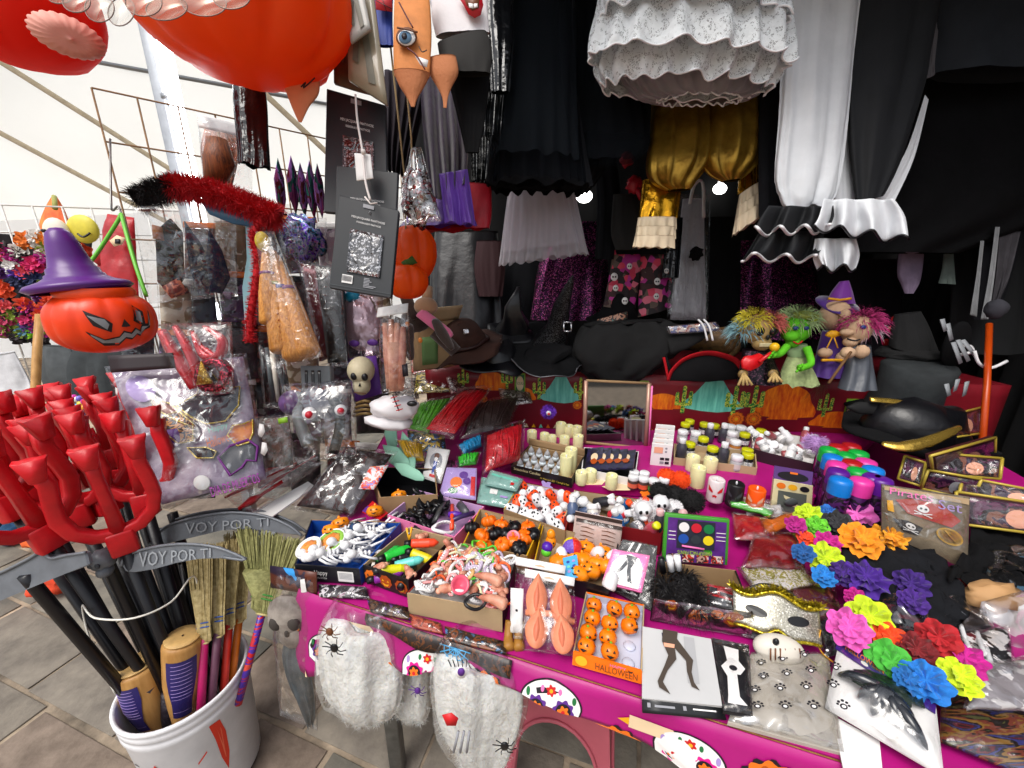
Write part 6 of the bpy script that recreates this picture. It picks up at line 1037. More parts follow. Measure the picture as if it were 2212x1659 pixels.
# --- skeleton charm box
t,f,top=obox('skeleton_box','black box lettered happy filled with white skeleton charms',[(672,1122),(866,1128),(776,1230),(636,1219)],.045,[KRAFT,M('box_blue','#1a4a9c',.4),M('box_black','#14141c',.45),M('box_black','#14141c',.45)],M('box_blue','#1a4a9c',.4))
c,s_=fpanel(top,2);O('lettering',txt('Happy',.30,.25,.50,.62,s_),WPAP,t);O('lettering',txt('HALLOWEEN',.32,.68,.48,.78,s_),WPAP,t);O('barcode_sticker',decal(rect(.66,.2,.9,.85),s_),WPAP,t,smooth=False);[O('sticker_line',decal(rect(.68,.3+.08*i,.88,.33+.08*i),fpanel(top,2,off=.002)[1]),pm['grey'],t,smooth=False)for i in range(5)]
for i in range(16):put(sk_p,f(.2+.75*R.random(),.1+.75*R.random(),.04+.012*R.random()),(1.3+R.uniform(-.3,.3),R.uniform(-.3,.3),-.75+R.uniform(-.35,.35)),1.25,'small white plastic skeleton charm heaped in the black lettered box','skeleton charm','skeleton charms in the black box','skeleton_charm')
for k,(x,y,cc,r_)in enumerate(((715,1172,'#8cc04a',.037),(668,1185,'#e8e4dc',.03))):
 p=PZ(x,y,.835);t=thing('slime_tub',['flat white tub with green rim and red slime among the skeletons','flat white tub of orange slime at the box corner'][k],'slime tub',p);m_=lambda g_:xf(g_,p,(.25,-.2,0));O('tub',m_(lathe([(0,-.012),(r_,-.012),(r_*1.05,.006),(r_,.008),(r_*.92,.003)],26,cap=False)),WHITE,t);O('rim',m_(lathe([(r_*.7,.006),(r_*.93,.007),(r_*.93,.004)],26,cap=False)),M('slime_rim'+str(k),cc,.4),t);O('slime',m_(ell((0,0,.004),(r_*.7,r_*.7,.008),16,8,.3)),M('slime','#c0502a',.2,var=(60,.6,'#d8a04a')),t)
# --- make-up tube box
PUMB=M('box_night','#1c1512',.5,var=(10,.3));t,f,top=obox('makeup_box','kraft box with jack o lantern print holding neon make up tubes',[(884,1138),(978,1162),(882,1254),(784,1220)],.05,[KRAFT2,PUMB,PUMB,KRAFT2],KRAFT2)
def jackprint(u,v,r,sf,sf2,par,glow=False):
 O('pumpkin_print',decal(flower_poly(u,v,r,8,.06),sf),pm['orange']if not glow else pm['dorange'],par,smooth=False)
 for s in(-1,1):O('pumpkin_print',decal([(u+s*r*.45,v-r*.35),(u+s*r*.65,v),(u+s*r*.2,v)],sf2),pm['black']if not glow else pm['yellow'],par,smooth=False)
 O('pumpkin_print',decal([(u-r*.6,v+r*.25),(u,v+r*.45),(u+r*.6,v+r*.25),(u+r*.3,v+r*.7),(u-r*.3,v+r*.7)],sf2),pm['black']if not glow else pm['yellow'],par,smooth=False)
def asp(sf,c):L=(c[1]-c[0]).length;Hh=(c[3]-c[0]).length;return lambda u,v:sf(u,.5+(v-.5)*L/Hh)
c,s_=fpanel(top,2);s2=fpanel(top,2,off=.002)[1]
for u,g_ in((.16,False),(.5,True),(.84,True)):jackprint(u,.5,.13,asp(s_,c),asp(s2,c),t,g_)
TUBES=[('#22c03a',(.30,.55),.045,.6),('#f04a2a',(.62,.25),.05,.1),('#d8d814',(.52,.82),.035,.3),('#d02a38',(.35,.35),.035,1.2),('#6ad0c8',(.62,.62),.035,.2),('#e0d020',(.78,.45),.035,-.3),('#1a1a1c',(.5,.45),.03,.5),('#2ab048',(.12,.6),.035,1.0),('#8a2a9a',(.45,.9),.025,.2),('#141416',(.75,.75),.025,1.4),('#e8e0d8',(.25,.8),.025,.1)]
for cc,uv,z,a in TUBES:put(tb_,f(uv[0],uv[1],z),(0,R.uniform(-.2,.2),a),1.15,{'#22c03a':'bright green make up tube lying on top of the others','#f04a2a':'orange red make up tube with black cap at the box back'}.get(cc,CNM(cc)+' make up tube lying in the jack o lantern printed box'),'make up tube',CNM(cc)+' make up tubes in the printed box','makeup_tube',{'tube_body':plast('tb'+cc,cc),'label_band':plast('tb'+cc,cc)})
for k,(u,v)in enumerate(((.42,.12),(.9,.88),(.3,.93))):put(ns_,f(u,v,.048),rr_(.5),.8,'peach rubber nose dropped in with the make up tubes','rubber nose','noses in the make up box','rubber_nose')
# --- lilac box of black bats and combs
LIL=M('box_lilac','#c8a0cc',.5,var=(8,.1));t,f,top=obox('bat_box','lilac and pink box of black plastic bats spiders and wands',[(905,1059),(1046,1094),(982,1160),(837,1112)],.05,[LIL,M('box_pink','#e07aa8',.5),M('box_pink','#e07aa8',.5),LIL],LIL)
bt=proto('proto_plastic_bat');O('wings',plate([(-.034,0,.004),(-.02,.012,0),(-.006,.006,0),(0,.01,0),(.006,.006,0),(.02,.012,0),(.034,0,.004),(.024,-.004,0),(.014,-.012,0),(.006,-.006,0),(0,-.014,0),(-.006,-.006,0),(-.014,-.012,0),(-.024,-.004,0)],None,.003,n=UP),BLACKP,bt);O('bat_body',ell((0,0,.002),(.006,.012,.005),10,8),BLACKP,bt)
for i in range(26):put(bt,f(.06+.5*R.random(),.08+.84*R.random(),.02+.03*R.random()),rr_(.8),1.15,'black plastic bat heaped in the lilac box','toy bat','black bats in the lilac box','plastic_bat')
for k,(a,b,r_,cc,lb)in enumerate((((.62,.2),(.9,.85),.006,'#f0481a','orange glow stick lying across the lilac box'),((.5,.25),(.62,.8),.012,'#3a3a3c','charcoal plastic comb lying among the black bats'),((.68,.1),(.9,.35),.012,'#44444a','grey plastic comb at the back of the lilac box'),((.78,.7),(.97,.25),.007,'#3a2a58','dark purple glow stick in the lilac box'),((.7,.5),(.85,.42),.009,'#5a2a98','short purple crayon in the lilac box'))):
 O('glow_stick' if k in(0,3)else 'plastic_comb' if k<3 else 'crayon',tube([f(*a,.05),f(a[0]*.5+b[0]*.5,a[1]*.5+b[1]*.5,.053),f(*b,.05)],r_,10,flat=.5 if k in(1,2)else 1),plast('gs'+cc,cc),label=lb,cat=('glow stick' if k in(0,3)else 'comb' if k<3 else 'crayon'))
put(ft_,f(.8,.88,.05),rr_(.3),1.2,'white vampire teeth lying on the lilac box','fake teeth',None,'fake_teeth')
# --- box of mouths, noses and rings
t,f,top=obox('mouth_box','wide kraft box heaped with fake teeth rubber noses and rings',[(980,1173),(1116,1208),(1085,1320),(879,1281)],.055,[KRAFT,PUMB,KRAFT2,M('box_red','#8a2418',.5)],WPAP)
cols=['#e6e4e2','#e6e4e2','#e6e4e2','#e8e0dc','#f0602a','#f0a0a0','#e0b070','#d8d8b0','#c8b8d0','#ec7a78','#56b83a','#e8e8e8']
for i in range(112):
 cc=cols[i%len(cols)];u,v=R.random()*.9+.05,R.random()*.86+.05;m_=plast('mo'+cc,cc,.4)
 if i%5==3:put(ns_,f(u,v,.05+.022*R.random()),rr_(1.2),R.uniform(.75,.95),'peach rubber nose in the heap of fake teeth','rubber nose','rubber noses in the kraft box','rubber_nose')
 elif i%3==1:put(gl_,f(u,v,.048+.024*R.random()),rr_(.9),R.uniform(.65,.9),'moulded %s plastic ring in the heap of fake teeth'%CNM(cc),'toy ring',CNM(cc)+' toy rings in the kraft box','toy_ring',{'ring':m_,'bridge':m_})
 else:put(ft_,f(u,v,.045+.027*R.random()),rr_(.9),R.uniform(.7,.95),'%s plastic vampire teeth in the wide kraft box'%CNM(cc),'fake teeth',CNM(cc)+' fake teeth in the kraft box','fake_teeth',{'gum_frame':m_})
for(x,y,l,lb)in((1052,1252,.8,'long peach witch nose lying across the teeth'),(1062,1300,.6,'tan witch nose at the front corner of the kraft box')):
 a,b=PZ(x-28,y-10,.868),PZ(x+32,y+8,.868);O('witch_nose',tube(spline([a,(a+b)/2+UP*.006,b],5),[.002,.004,.006,.007,.008,.009,.010,.011,.012,.012,.008],12),FLESH,label=lb,cat='rubber nose')
O('red_cup_nose',hatlathe([(0,-.01),(.015,-.008),(.02,.004),(.018,.008),(.013,.0),(0,-.004)],PZ(994,1264,.87),(.6,.2,0)),plast('cup_red','#d8506a'),label='pink red cup shaped clown nose among white teeth',cat='clown nose');O('pink_cup_nose',hatlathe([(0,-.01),(.013,-.008),(.017,.004),(.015,.008),(.011,.0),(0,-.004)],PZ(1109,1160,.85),(.4,0,0)),plast('cup_pink','#e08090'),label='pale pink cup nose lying on the toy pumpkins',cat='clown nose')
put(ft_,PZ(1027,1300,.862),(.6,.1,.2),.8,'black plastic vampire teeth in the front of the kraft box','fake teeth',None,'fake_teeth',{'gum_frame':BLACKP,'tooth':BLACKP})
put(gl_,PZ(1036,1182,.85),(.4,.1,1),.85,'bright green plastic ring on the heap of teeth','toy ring',None,'toy_ring',{'ring':plast('ring_green','#5cc030'),'bridge':plast('ring_green','#5cc030')})
# --- toy pumpkin box
YEL=M('box_yellow','#c89a1a',.5,var=(9,.15));t,f,top=obox('toy_pumpkin_box','kraft box with yellow ends holding orange and black toy pumpkins',[(1036,1099),(1169,1131),(1139,1201),(1000,1174)],.055,[KRAFT,YEL,KRAFT,YEL],KRAFT2)
for k,(x,y,b)in enumerate(((1056,1126,0),(1083,1135,0),(1110,1140,1),(1140,1140,0),(1042,1157,0),(1070,1152,1),(1096,1155,1),(1134,1160,0),(1020,1140,1),(1122,1185,1),(1046,1180,0),(1085,1178,0),(1110,1170,0),(1150,1155,1))):
 put(pp,PZ(x,y,T0+.055),(R.uniform(-.5,.5),R.uniform(-.5,.5),R.random()*6),1.0,('black' if b else 'orange')+' ribbed toy pumpkin in the kraft box with yellow ends','toy pumpkin',('black' if b else 'orange')+' toy pumpkins in the box','toy_pumpkin',{'pumpkin_body':BLACKP,'stem':BLACKP}if b else None)
# --- wind-up ghosts
t,f,top=obox('ghost_box','kraft box with white lining full of orange and white wind up ghosts',[(1125,1041),(1243,1065),(1221,1147),(1088,1100)],.05,[KRAFT,M('box_red','#8a2418',.5),KRAFT,YEL],M('lining_lilac','#cfc8dc',.5))
for i in range(24):
 u,v=(i%6+.6+R.uniform(-.3,.3))/6.2,(i//6+.55+R.uniform(-.25,.25))/4.2;og=(i*7+(i//6))%5<2 and v<.7
 put(gh,f(u,v,.03+.012*R.random()),(R.uniform(-1.2,.3),R.uniform(-.6,.6),R.uniform(-1.2,1.2)),1.15,('orange' if og else 'white')+' wind up ghost toy in the lined kraft box','ghost toy',('orange' if og else 'white')+' ghost toys in the box','wind_up_ghost',{'ghost_body':ORANGED}if og else None)
# --- squishy pumpkins
t,f,top=obox('squishy_box','kraft box of glossy orange squishy pumpkins beside the fake ears',[(1172,1134),(1337,1171),(1316,1272),(1150,1228)],.045,[KRAFT,BLACKP,BLACKP,YEL],KRAFT2)
SQ=plast('squish_orange','#f08a10',.25);fp=proto('proto_squishy_pumpkin');O('pumpkin_body',lathe([(.002,-.014),(.016,-.014),(.024,-.006),(.026,.002),(.022,.013),(.01,.018),(.002,.018)],28,7,.07),SQ,fp);O('stem',ell((0,0,.019),(.004,.004,.006),8,6),SQ,fp)
for s in(-1,1):O('eye',plate([(s*.008-.003,-.0265,.004),(s*.008+.003,-.0265,.004),(s*.008,-.0255,.009)],None,.002,n=V3((0,-1,0))),BLACKP,fp)
O('mouth',plate([(-.009,-.0265,-.002),(0,-.0275,-.004),(.009,-.0265,-.002),(0,-.0268,-.008)],None,.002,n=V3((0,-1,0))),BLACKP,fp)
for k,(x,y)in enumerate(((1265,1185),(1300,1195),(1258,1210),(1250,1240),(1290,1220),(1275,1235),(1310,1225),(1240,1205),(1208,1215))):put(fp,PZ(x,y,T0+.045),(R.uniform(-.9,-.3),R.uniform(-.3,.3),R.uniform(-.8,.8)),1.0,'orange squishy pumpkin with a tiny black face in the kraft box','squishy pumpkin','squishy pumpkins in the box','squishy_pumpkin')
c=PZ(1190,1170,T0+.06);t=thing('squishy_ghost_figure','orange squishy figure standing up among the pumpkins','squishy toy',c);O('figure',join(ell(c,(.014,.014,.02),14,10),ell(c+UP*.022,(.011,.011,.014),14,10)),SQ,t);[O('eye',ell(c+V3((s*.005,-.014,.006)),(.002,.001,.003),6,5),BLACKP,t)for s in(-1,1)]
RBW=M('rb','#ffffff',.3,bump=(120,.6,.004));c=PZ(1236,1182,T0+.065);t=thing('rainbow_ball','knobbly rainbow striped ball resting on the squishy pumpkins','ball',c)
for k,cc in enumerate(('#6a4ab0','#d02a2a','#e06a1a','#e8d01a')):O('colour_segment',([v+c for v in lathe([(.024*sin(pi*j/12),-.024*cos(pi*j/12))for j in range(13)],28,cap=False)[0]],[fq for n_,fq in enumerate(lathe([(1,0)]*13,28,cap=False)[1])if(n_%28)//7==(k+2)%4]),M('rb'+cc,cc,.3,bump=(150,.8,.004)),t)
p=PZ(1182,1185,T0+.055);t=thing('egg_toy','small purple and green egg toy beside the rainbow ball','egg toy',p);O('upper_half',ell(p+UP*.004,(.014,.014,.014),12,8),M('egg_purple','#4a1a9c',.3),t);O('lower_half',ell(p-V3((.002,.004,.006)),(.0135,.0135,.012),12,8),M('egg_green','#5cc030',.3),t)
for k,(x,y)in enumerate(((1290,1195),(1322,1205),(1318,1258),(1215,1205))):put(gh,PZ(x,y,T0+.05),(.6,.3,k),1.1,'small white ghost lamp among the squishy pumpkins','ghost toy','white ghosts among squishy pumpkins','ghost_lamp')
c=[PZ(1216,1205,.86),PZ(1246,1198,.86),PZ(1252,1246,.84),PZ(1222,1252,.84)];t=thing('nail_card','small blue card of stick on nails leaning on the squishy pumpkins','nail card',c[3]);O('card',slab(c,.003),pm['sky'],t,smooth=False);[O('nail_print',decal(circ(.3+.4*(i%2),.25+.22*(i//2),.12,.06),surf(c)),pm[['blue','lilac','teal'][i%3]],t,smooth=False)for i in range(6)]
# --- maroon box of paint bottles
MARB=M('box_maroon','#7a1418',.5,var=(9,.15));t,f,top=obox('paint_bottle_box','maroon box full of small paint bottles and jars',[(1241,1058),(1472,1090),(1430,1153),(1219,1115)],.065,[MARB,MARB,MARB,KRAFT2],KRAFT2)
bc=[('#4a5a7a','#e8e8e8'),('#2a2a30','#e4e4e6'),('#d8d4cc','#e8e8e8'),('#c02a38','#e8e8ea'),('#2a68a8','#e8e8e8'),('#6a6a70','#f0501c'),('#c04a58','#d8d41a'),('#34343a','#e8b8b8')]
for i in range(24):
 a,b=bc[i%8];u,v=(i%8+.5+R.uniform(-.3,.3))/8,(i//8+.5+R.uniform(-.3,.3))/3.1
 put(bo if i%3 else jr,f(u,v,.03+.015*R.random()),(R.uniform(-1.5,1.5),R.uniform(-1.2,1.2),R.random()*6),.95,'%s paint %s with %s lid tumbled in the maroon box'%(CNM(a),'bottle' if i%3 else 'jar',CNM(b)),'paint bottle','%s paint %ss with %s lids'%(CNM(a),'bottle' if i%3 else 'jar',CNM(b)),'paint_bottle',{'bottle_body':plast('pb'+a,a,.25),'jar_body':plast('pb'+a,a,.25),'cap':plast('pl'+b,b),'lid':plast('pl'+b,b)})
for k in range(2):
 c=[PZ(1247-4*k,1112-8*k,.875+.01*k),PZ(1345,1132-8*k,.875+.01*k),PZ(1338,1192-8*k,.80),PZ(1240-4*k,1172-8*k,.80)];c=[x-e2*.012*(1-k)for x in c];t=thing('eyebrow_card',('front' if not k else 'rear')+' pale card of stick on eyebrows leaning on the maroon box','eyebrow card',c[3]);O('card',slab(c,.0015),M('blush_card','#dcc4bc',.5),t,smooth=False);O('dark_header',decal(rect(.0,.0,1,.13),surf(c)),M('header_brown','#3a2c28',.5),t,smooth=False)
 if not k:
  for j in range(5):
   for u0 in(.12,.58):y0=.26+.15*j;O('eyebrow',decal([(u0,y0+.01),(u0+.12,y0-.015),(u0+.3,y0+.035),(u0+.3,y0+.05),(u0+.12,y0+.02),(u0,y0+.03)],surf(c)),pm['brown'],t,smooth=False)
  O('clear_cover',slab([x-e2*.004 for x in c],.0005),FILMC,t)
# --- tealight box, candles
BKB=M('box_candle','#17120f',.45);t,f,top=obox('tealight_box','black box of clear LED tealights with yellow lettering',[(1142,962),(1262,986),(1236,1034),(1104,1003)],.035,[KRAFT2,BKB,BKB,BKB],KRAFT,z0=T0+.03)
c,s_=fpanel(top,2,T0+.03);O('lettering',txt('Seasonless Candles',.05,.2,.5,.5,s_),M('letter_cream','#c8bc90',.5),t);O('lettering',txt('12 Pieces LED Tealight Set',.5,.62,.96,.86,s_),M('letter_yellow','#c8b040',.5),t)
O('raised_back',slab([top[0]+UP*.03,top[1]+UP*.03,top[1],top[0]],.003),KRAFT,t)
for i in range(15):put(tl,f((i%5+.6)/5.4*.82,(i//5+.5)/3,.012),(0,0,i),1.1,'clear LED tealight standing in the black lettered box','tealight','tealights in the black box','tealight')
rz=T0+.03;t=thing('display_riser','low magenta covered riser board under the candles and jars','riser',(.5,1.3,T0));rp_=[PZ(x,y,rz)for x,y in((1060,925),(1900,935),(1760,1075),(1500,1062),(1240,1047),(1080,1015))];O('board',plate([p for p in rp_],None,.029,n=UP),MAG,t,smooth=False)
def rdec(u,v,off=0.):p=PZ(u,v,rz);return p+UP*(.0015+off)
for a in((1270,1040,14),(1330,1052,12)):O('candle_print',decal([(a[0]-30,a[1]),(a[0],a[1]-8),(a[0]+40,a[1]-2),(a[0]+30,a[1]+8),(a[0]-10,a[1]+8)],rdec),pm['cream'],t,smooth=False)
O('leaf_print',decal(flower_poly(1180,1052,12,5,.3),rdec),pm['lilac'],t,smooth=False);O('flower_print',decal(flower_poly(1395,1063,12,9,.1),rdec),pm['orange'],t,smooth=False)
CN=[(1149,955,1.0,1),(1176,958,.95,.9),(1192,962,.9,.85),(1211,942,1.1,1.2),(1228,943,1,1),(1246,945,1.05,1),(1219,965,1,.9),(1248,968,1,1.1),(1232,1018,1.05,1.75),(1222,1026,1.05,1.5),(1255,1044,.95,.85),(1275,1040,.95,.85),(1320,1054,.95,.95),(1494,1015,1.1,1.1),(1504,1050,1.15,1.4),(1532,1018,1.1,1.0)]
for k,(x,y,s,hh)in enumerate(CN):put(cn_,PZ(x,y,rz),(0,0,k),(1.05*s,1.05*s,1.0*hh),'ivory LED pillar candle standing on the magenta riser','candle','ivory LED candles on the riser','pillar_candle')
for k,(x,y,cc,nm,lb)in enumerate(((1542,1080,'#e4d8d8','skull','white skull faced LED candle with red eyes'),(1583,1090,'#141416','black','black skull faced LED candle between white and orange ones'),(1627,1102,'#f0560e','orange','bright orange jack o lantern LED candle'))):
 b=PZ(x,y,rz);rw=.024;hc=.075;t=thing('face_candle',lb,'candle',b);m_=plast('fc'+nm,cc,.4);O('wax',xf(lathe([(0,0),(rw*.95,0),(rw,.004),(rw*.98,hc*.95),(rw*.9,hc),(rw*.6,hc*.96),(0,hc*.9)],28,4,.03,cap=False),b),m_,t);O('flame_tip',ell(b+UP*hc,(.003,.003,.007),8,6),WHITE,t)
 em={'skull':pm['red'],'black':M('fc_groove','#3a3a40',.3),'orange':M('fc_hole','#d8a088',.5)}[nm];vd=(CAM-b);vd.z=0;vd.normalize();sdv=vd.cross(UP)*-1;sdv=UP.cross(vd)
 F5=lambda u,v:b+(vd*cos(u)+sdv*sin(u))*(rw+.0015)+UP*(hc*v)
 for s in(-1,1):O('eye',decal([F for F in((s*.9,.78),(s*.25,.56),(s*.3,.48),(s*.8,.55))],F5),em,t,smooth=False)
 O('mouth',decal([(-.25,.38),(0,.42),(.25,.38),(.18,.28),(0,.33),(-.18,.28)]if nm!='orange' else[(-.6,.3),(0,.26),(.6,.34),(.4,.2),(0,.17),(-.4,.2)],F5),em,t,smooth=False)
# --- mirror, boxes of packs
c=[PL(x,y,PZ(1330,962,rz),V3((0,-1,.12)).normalized())for x,y in((1266,822),(1402,828),(1394,968),(1262,955))];t=thing('mirror','rectangular mirror in a thin pink edged frame leaning against the red cloth','mirror',c[3]);O('glass',slab(c,.006),M('mirror_glass','#9a9a9a',.04,1.),t,smooth=False)
for a,b in((0,3),(1,2)):O('side_frame',tube([c[a],c[b]],.009,6),M('mirror_frame','#b08a78',.35,.4),t)
for a,b in((0,1),(3,2)):O('rail',tube([c[a],c[b]],.006,6),KRAFT,t)
O('pink_edge',tube([c[1]+V3((.012,-.004,-.01)),c[2]+V3((.012,-.004,0))],.004,6),pm['pink'],t)
t,f,top=obox('mascara_box','white display box of black halloween make up packets',[(1262,966),(1380,975),(1372,1035),(1256,1012)],.03,[WPAP,WPAP,WPAP,WPAP],BLACKP,z0=rz)
NIGHT=PR('night_packet',['#1c1a30','#282448','#1c1a30','#141220','#3a3a58'],22,.3)
for k in range(5):
 a=f(.06+.15*k,.1,.035);w_=f(.06+.15*k+.3,.12,.05);c=[a,w_,f(.36+.15*k,.95,.03+.008*k),f(.05+.15*k,.95,.02+.008*k)];t=thing('makeup_packet','dark blue halloween make up packet fanned in the white display box','packet',c[3],'dark packets in the white box');O('packet',slab(c,.004),NIGHT,t,smooth=False);O('moon_print',decal(circ(.5,.45,.22,.18),surf(c)),pm['cream'],t,smooth=False);O('orange_print',decal([(.25,.6),(.5,.5),(.75,.62),(.6,.75),(.4,.75)],surf(c,.002)),pm['dorange'],t,smooth=False)
for k in range(5):
 b0=[PZ(1404+2*k,1004-9*k,rz),PZ(1448+k,1008-9*k,rz)];hgt=.085+.004*k;lo=[b0[0],b0[1],b0[1]+e2*.014,b0[0]+e2*.014];t=thing('nail_kit_box',['foremost white nail kit box with pictures on the front','white nail kit box second in the row','white nail kit box in the middle of the row','white nail kit box next to last in the row','white nail kit box against the red cloth'][k],'nail kit',lo[0]);O('carton',hexa(lo,[p+UP*hgt for p in lo]),WPAP,t,smooth=False)
 c=[lo[0]+UP*hgt,lo[1]+UP*hgt,lo[1],lo[0]];s_=surf(c)
 for u,v,a,b,m_ in((.12,.12,.55,.4,'flesh'),(.65,.12,.75,.2,'grey'),(.65,.28,.75,.36,'grey'),(.45,.6,.65,.72,'black'),(.7,.6,.9,.72,'black'),(.45,.78,.65,.9,'grey'),(.7,.78,.9,.9,'black')):O('picture_print',decal(rect(u,v,a,b),s_),pm[m_],t,smooth=False)
# --- jars with yellow lids
t,f,top=obox('blood_jar_box','low kraft box of theatrical blood jars with yellow lids',[(1456,958),(1632,975),(1636,1010),(1456,988)],.03,[KRAFT2]*4,KRAFT2,z0=rz)
JR=[(1478,925,1,0),(1487,918,1,0),(1519,925,1,0),(1540,928,1,0),(1605,948,1,0),(1516,958,1,0),(1536,980,1,0),(1610,985,1,0),(1611,995,1,0),(1487,970,1,0),(1472,942,0,0),(1500,945,0,0),(1575,930,0,0),(1597,932,0,0),(1578,945,0,0),(1585,965,0,2),(1470,975,0,1),(1560,940,0,1),(1560,985,0,1),(1588,1000,0,0),(1530,940,0,1),(1640,940,1,0)]
for k,(x,y,yl,ty)in enumerate(JR):
 pr_=bo if ty==1 else jr;put(pr_,PZ(x,y+14,rz+.004),(0,0,k),1.15,('yellow lidded dark jar' if yl else 'brown liquid jar with white lid' if ty==2 else 'white capped smoky bottle' if ty==1 else 'white lidded jar')+' in the kraft box before the red cloth','jar' if ty!=1 else 'bottle',('yellow lidded' if yl else 'white lidded' if ty!=1 else 'smoky')+' jars before the red cloth','paint_jar' if ty!=1 else 'liquid_bottle',{}if yl else{'lid':WHITE,'jar_body':plast('amber_jar','#a8682a',.2)if ty==2 else M('grey_jar','#a8a8aa',.2),'paper_label':M('plain_label','#c8c4bc',.4)}if ty!=1 else None)
t,f,top=obox('pill_bottle_box','printed kraft box of small white bottles and vials',[(1624,926),(1771,948),(1758,1003),(1626,970)],.045,[KRAFT2,M('box_plum','#2a1420',.5),M('box_plum','#2a1420',.5),PR('stripe_box',['#e8e4dc','#2a1420','#e8e4dc','#8a6a50'],60)],WPAP,z0=rz)
for i in range(20):put(jr if i%3==0 else bo,f((i%7+.5+R.uniform(-.2,.2))/7,(i//7+.5+R.uniform(-.2,.2))/3,.025+.012*R.random()),(R.uniform(-1.4,1.4),R.uniform(-1.2,1.2),i),.9,'white bottle tumbled in the printed kraft box','bottle','white bottles in the printed box','white_bottle',{'bottle_body':[WHITE,WHITE,plast('vial_red','#a04a50',.3)][i%3],'jar_body':[WHITE,M('grey_jar','#a8a8aa',.2)][i%2],'lid':[WHITE,WHITE,plast('lid_yellow','#c8c814')][i%3],'paper_label':WPAP})
p=PZ(1760,958,rz+.12);t=thing('feather_pen','pen topped with a fluffy lilac pompom standing by the bottles','pen',PZ(1770,1010,rz));O('pompom',join(ell(p,.026,12,8),fur(ballpts(p,.026,700,4),.018,.001,.5,4)),M('lilac_fluff','#b48cc4',.9),t);O('pen',tube([p,PZ(1772,1015,rz)],.004,8),M('lilac_pen','#a070c0',.4),t)
# --- spray cans
CAPS={'g':'#12a03c','b':'#1278d0','r':'#a8141c','p':'#e03a9c','v':'#5a1a8c'};nmc={'g':'green','b':'blue','r':'red','p':'pink','v':'purple'}
for k,(x,y,cc)in enumerate(((1605,440,'g'),(1690,415,'r'),(1810,405,'r'),(1640,510,'b'),(1765,490,'g'),(1875,470,'g'),(1680,575,'p'),(1815,560,'r'),(1945,550,'p'),(1690,640,'v'),(1870,635,'g'),(2010,620,'b'),(1715,720,'b'),(1905,725,'p'),(2085,715,'v'),(2010,690,'v'))):
 zt=.955;p=PZ(1417+x*.2343,864+y*.2343,zt);put(sp,(p.x,p.y,zt-.172),(0,0,k),1,'hair colour spray can with a glossy %s cap'%nmc[cc],'spray can','%s capped spray cans'%nmc[cc],'spray_can',{'cap':plast('cap_'+cc,CAPS[cc])})
c=[PZ(1672,1035,.90),PZ(1756,1050,.90),PZ(1752,1116,.79),PZ(1664,1106,.79)];t=thing('eyepatch_box','cream window box with a grey eye mask and purple header','window box',c[3]);O('carton',slab(c,.02),M('cream_box','#d8cba0',.5),t,smooth=False);s_=surf(c);O('window',decal(rect(.14,.3,.86,.93),s_),M('window_grey','#5c625c',.25,coat=.5),t,smooth=False);O('eye_mask',xf(ell((0,0,0),(.022,.006,.014),14,8),s_(.5,.6)),M('mask_grey','#44484a',.6),t)
for u,m_ in((.2,'orange'),(.5,'yellow'),(.8,'black')):O('round_print',decal(circ(u,.15,.12,.09),s_),pm[m_],t,smooth=False)
hd=[c[0]+V3((0,.01,.04)),c[1]+V3((0,.01,.04)),c[1]+V3((0,.004,0)),c[0]+V3((0,.004,0))];h_=O('header',slab(hd,.002),M('header_purple','#5a3a7a',.5),t,smooth=False);O('header_print',decal(circ(.5,.6,.4,.35),surf(hd)),pm['black'],h_,smooth=False);O('header_print',decal(rect(.42,.25,.62,.4),surf(hd,.002)),pm['orange'],h_,smooth=False)
# --- face-paint kit, pompom headbands
c=[PZ(1437,1108,.92),PZ(1577,1122,.92),PZ(1572,1222,.80),PZ(1430,1214,.80)];t=thing('face_paint_kit','green framed face paint kit with six colour pans','face paint',c[3]);O('tray',bev(slab(c,.012),.003),M('kit_green','#3c8c2a',.4),t);s_=surf(c,.002);O('insert',decal(rect(.05,.07,.95,.97),s_),M('kit_purple','#5a2a80',.4,var=(50,.3)),t,smooth=False);s3=surf(c,.003);O('dark_panel',decal(rect(.2,.1,.78,.68),s3),M('kit_dark','#2a2c38',.3),t,smooth=False)
for i in range(6):u,v=.3+.19*(i%3),.24+.24*(i//3);O('paint_pan',decal(circ(u,v,.08,.10,20),surf(c,.0045)),M('pan%d'%i,['#e0dcda','#c01a2c','#14703c','#1a4a9c','#2a3036','#e0c81a'][i],.5),t,smooth=False)
O('sponge_brush',tube([surf(c,.006)(.28,.62),surf(c,.006)(.62,.66)],.0025,6),pm['pink'],t);O('lettering',txt('MAKEUP FACE PAINTS',.74,.80,.22,.72,surf(c,.0045)),M('kit_lime','#a8d020',.5),t);[O('photo_print',decal(rect(.08+.22*i,.8,.26+.22*i,.96),s3),PR('face_photo',['#b89080','#3a2420','#c03a2a','#d8c8c0','#241818'],60),t,smooth=False)for i in range(4)]
[O('stripe_print',decal(rect(.07 if k%2 else .8,.3+.04*k,.18 if k%2 else .94,.315+.04*k),s3),pm['white'],t,smooth=False)for k in range(6)]
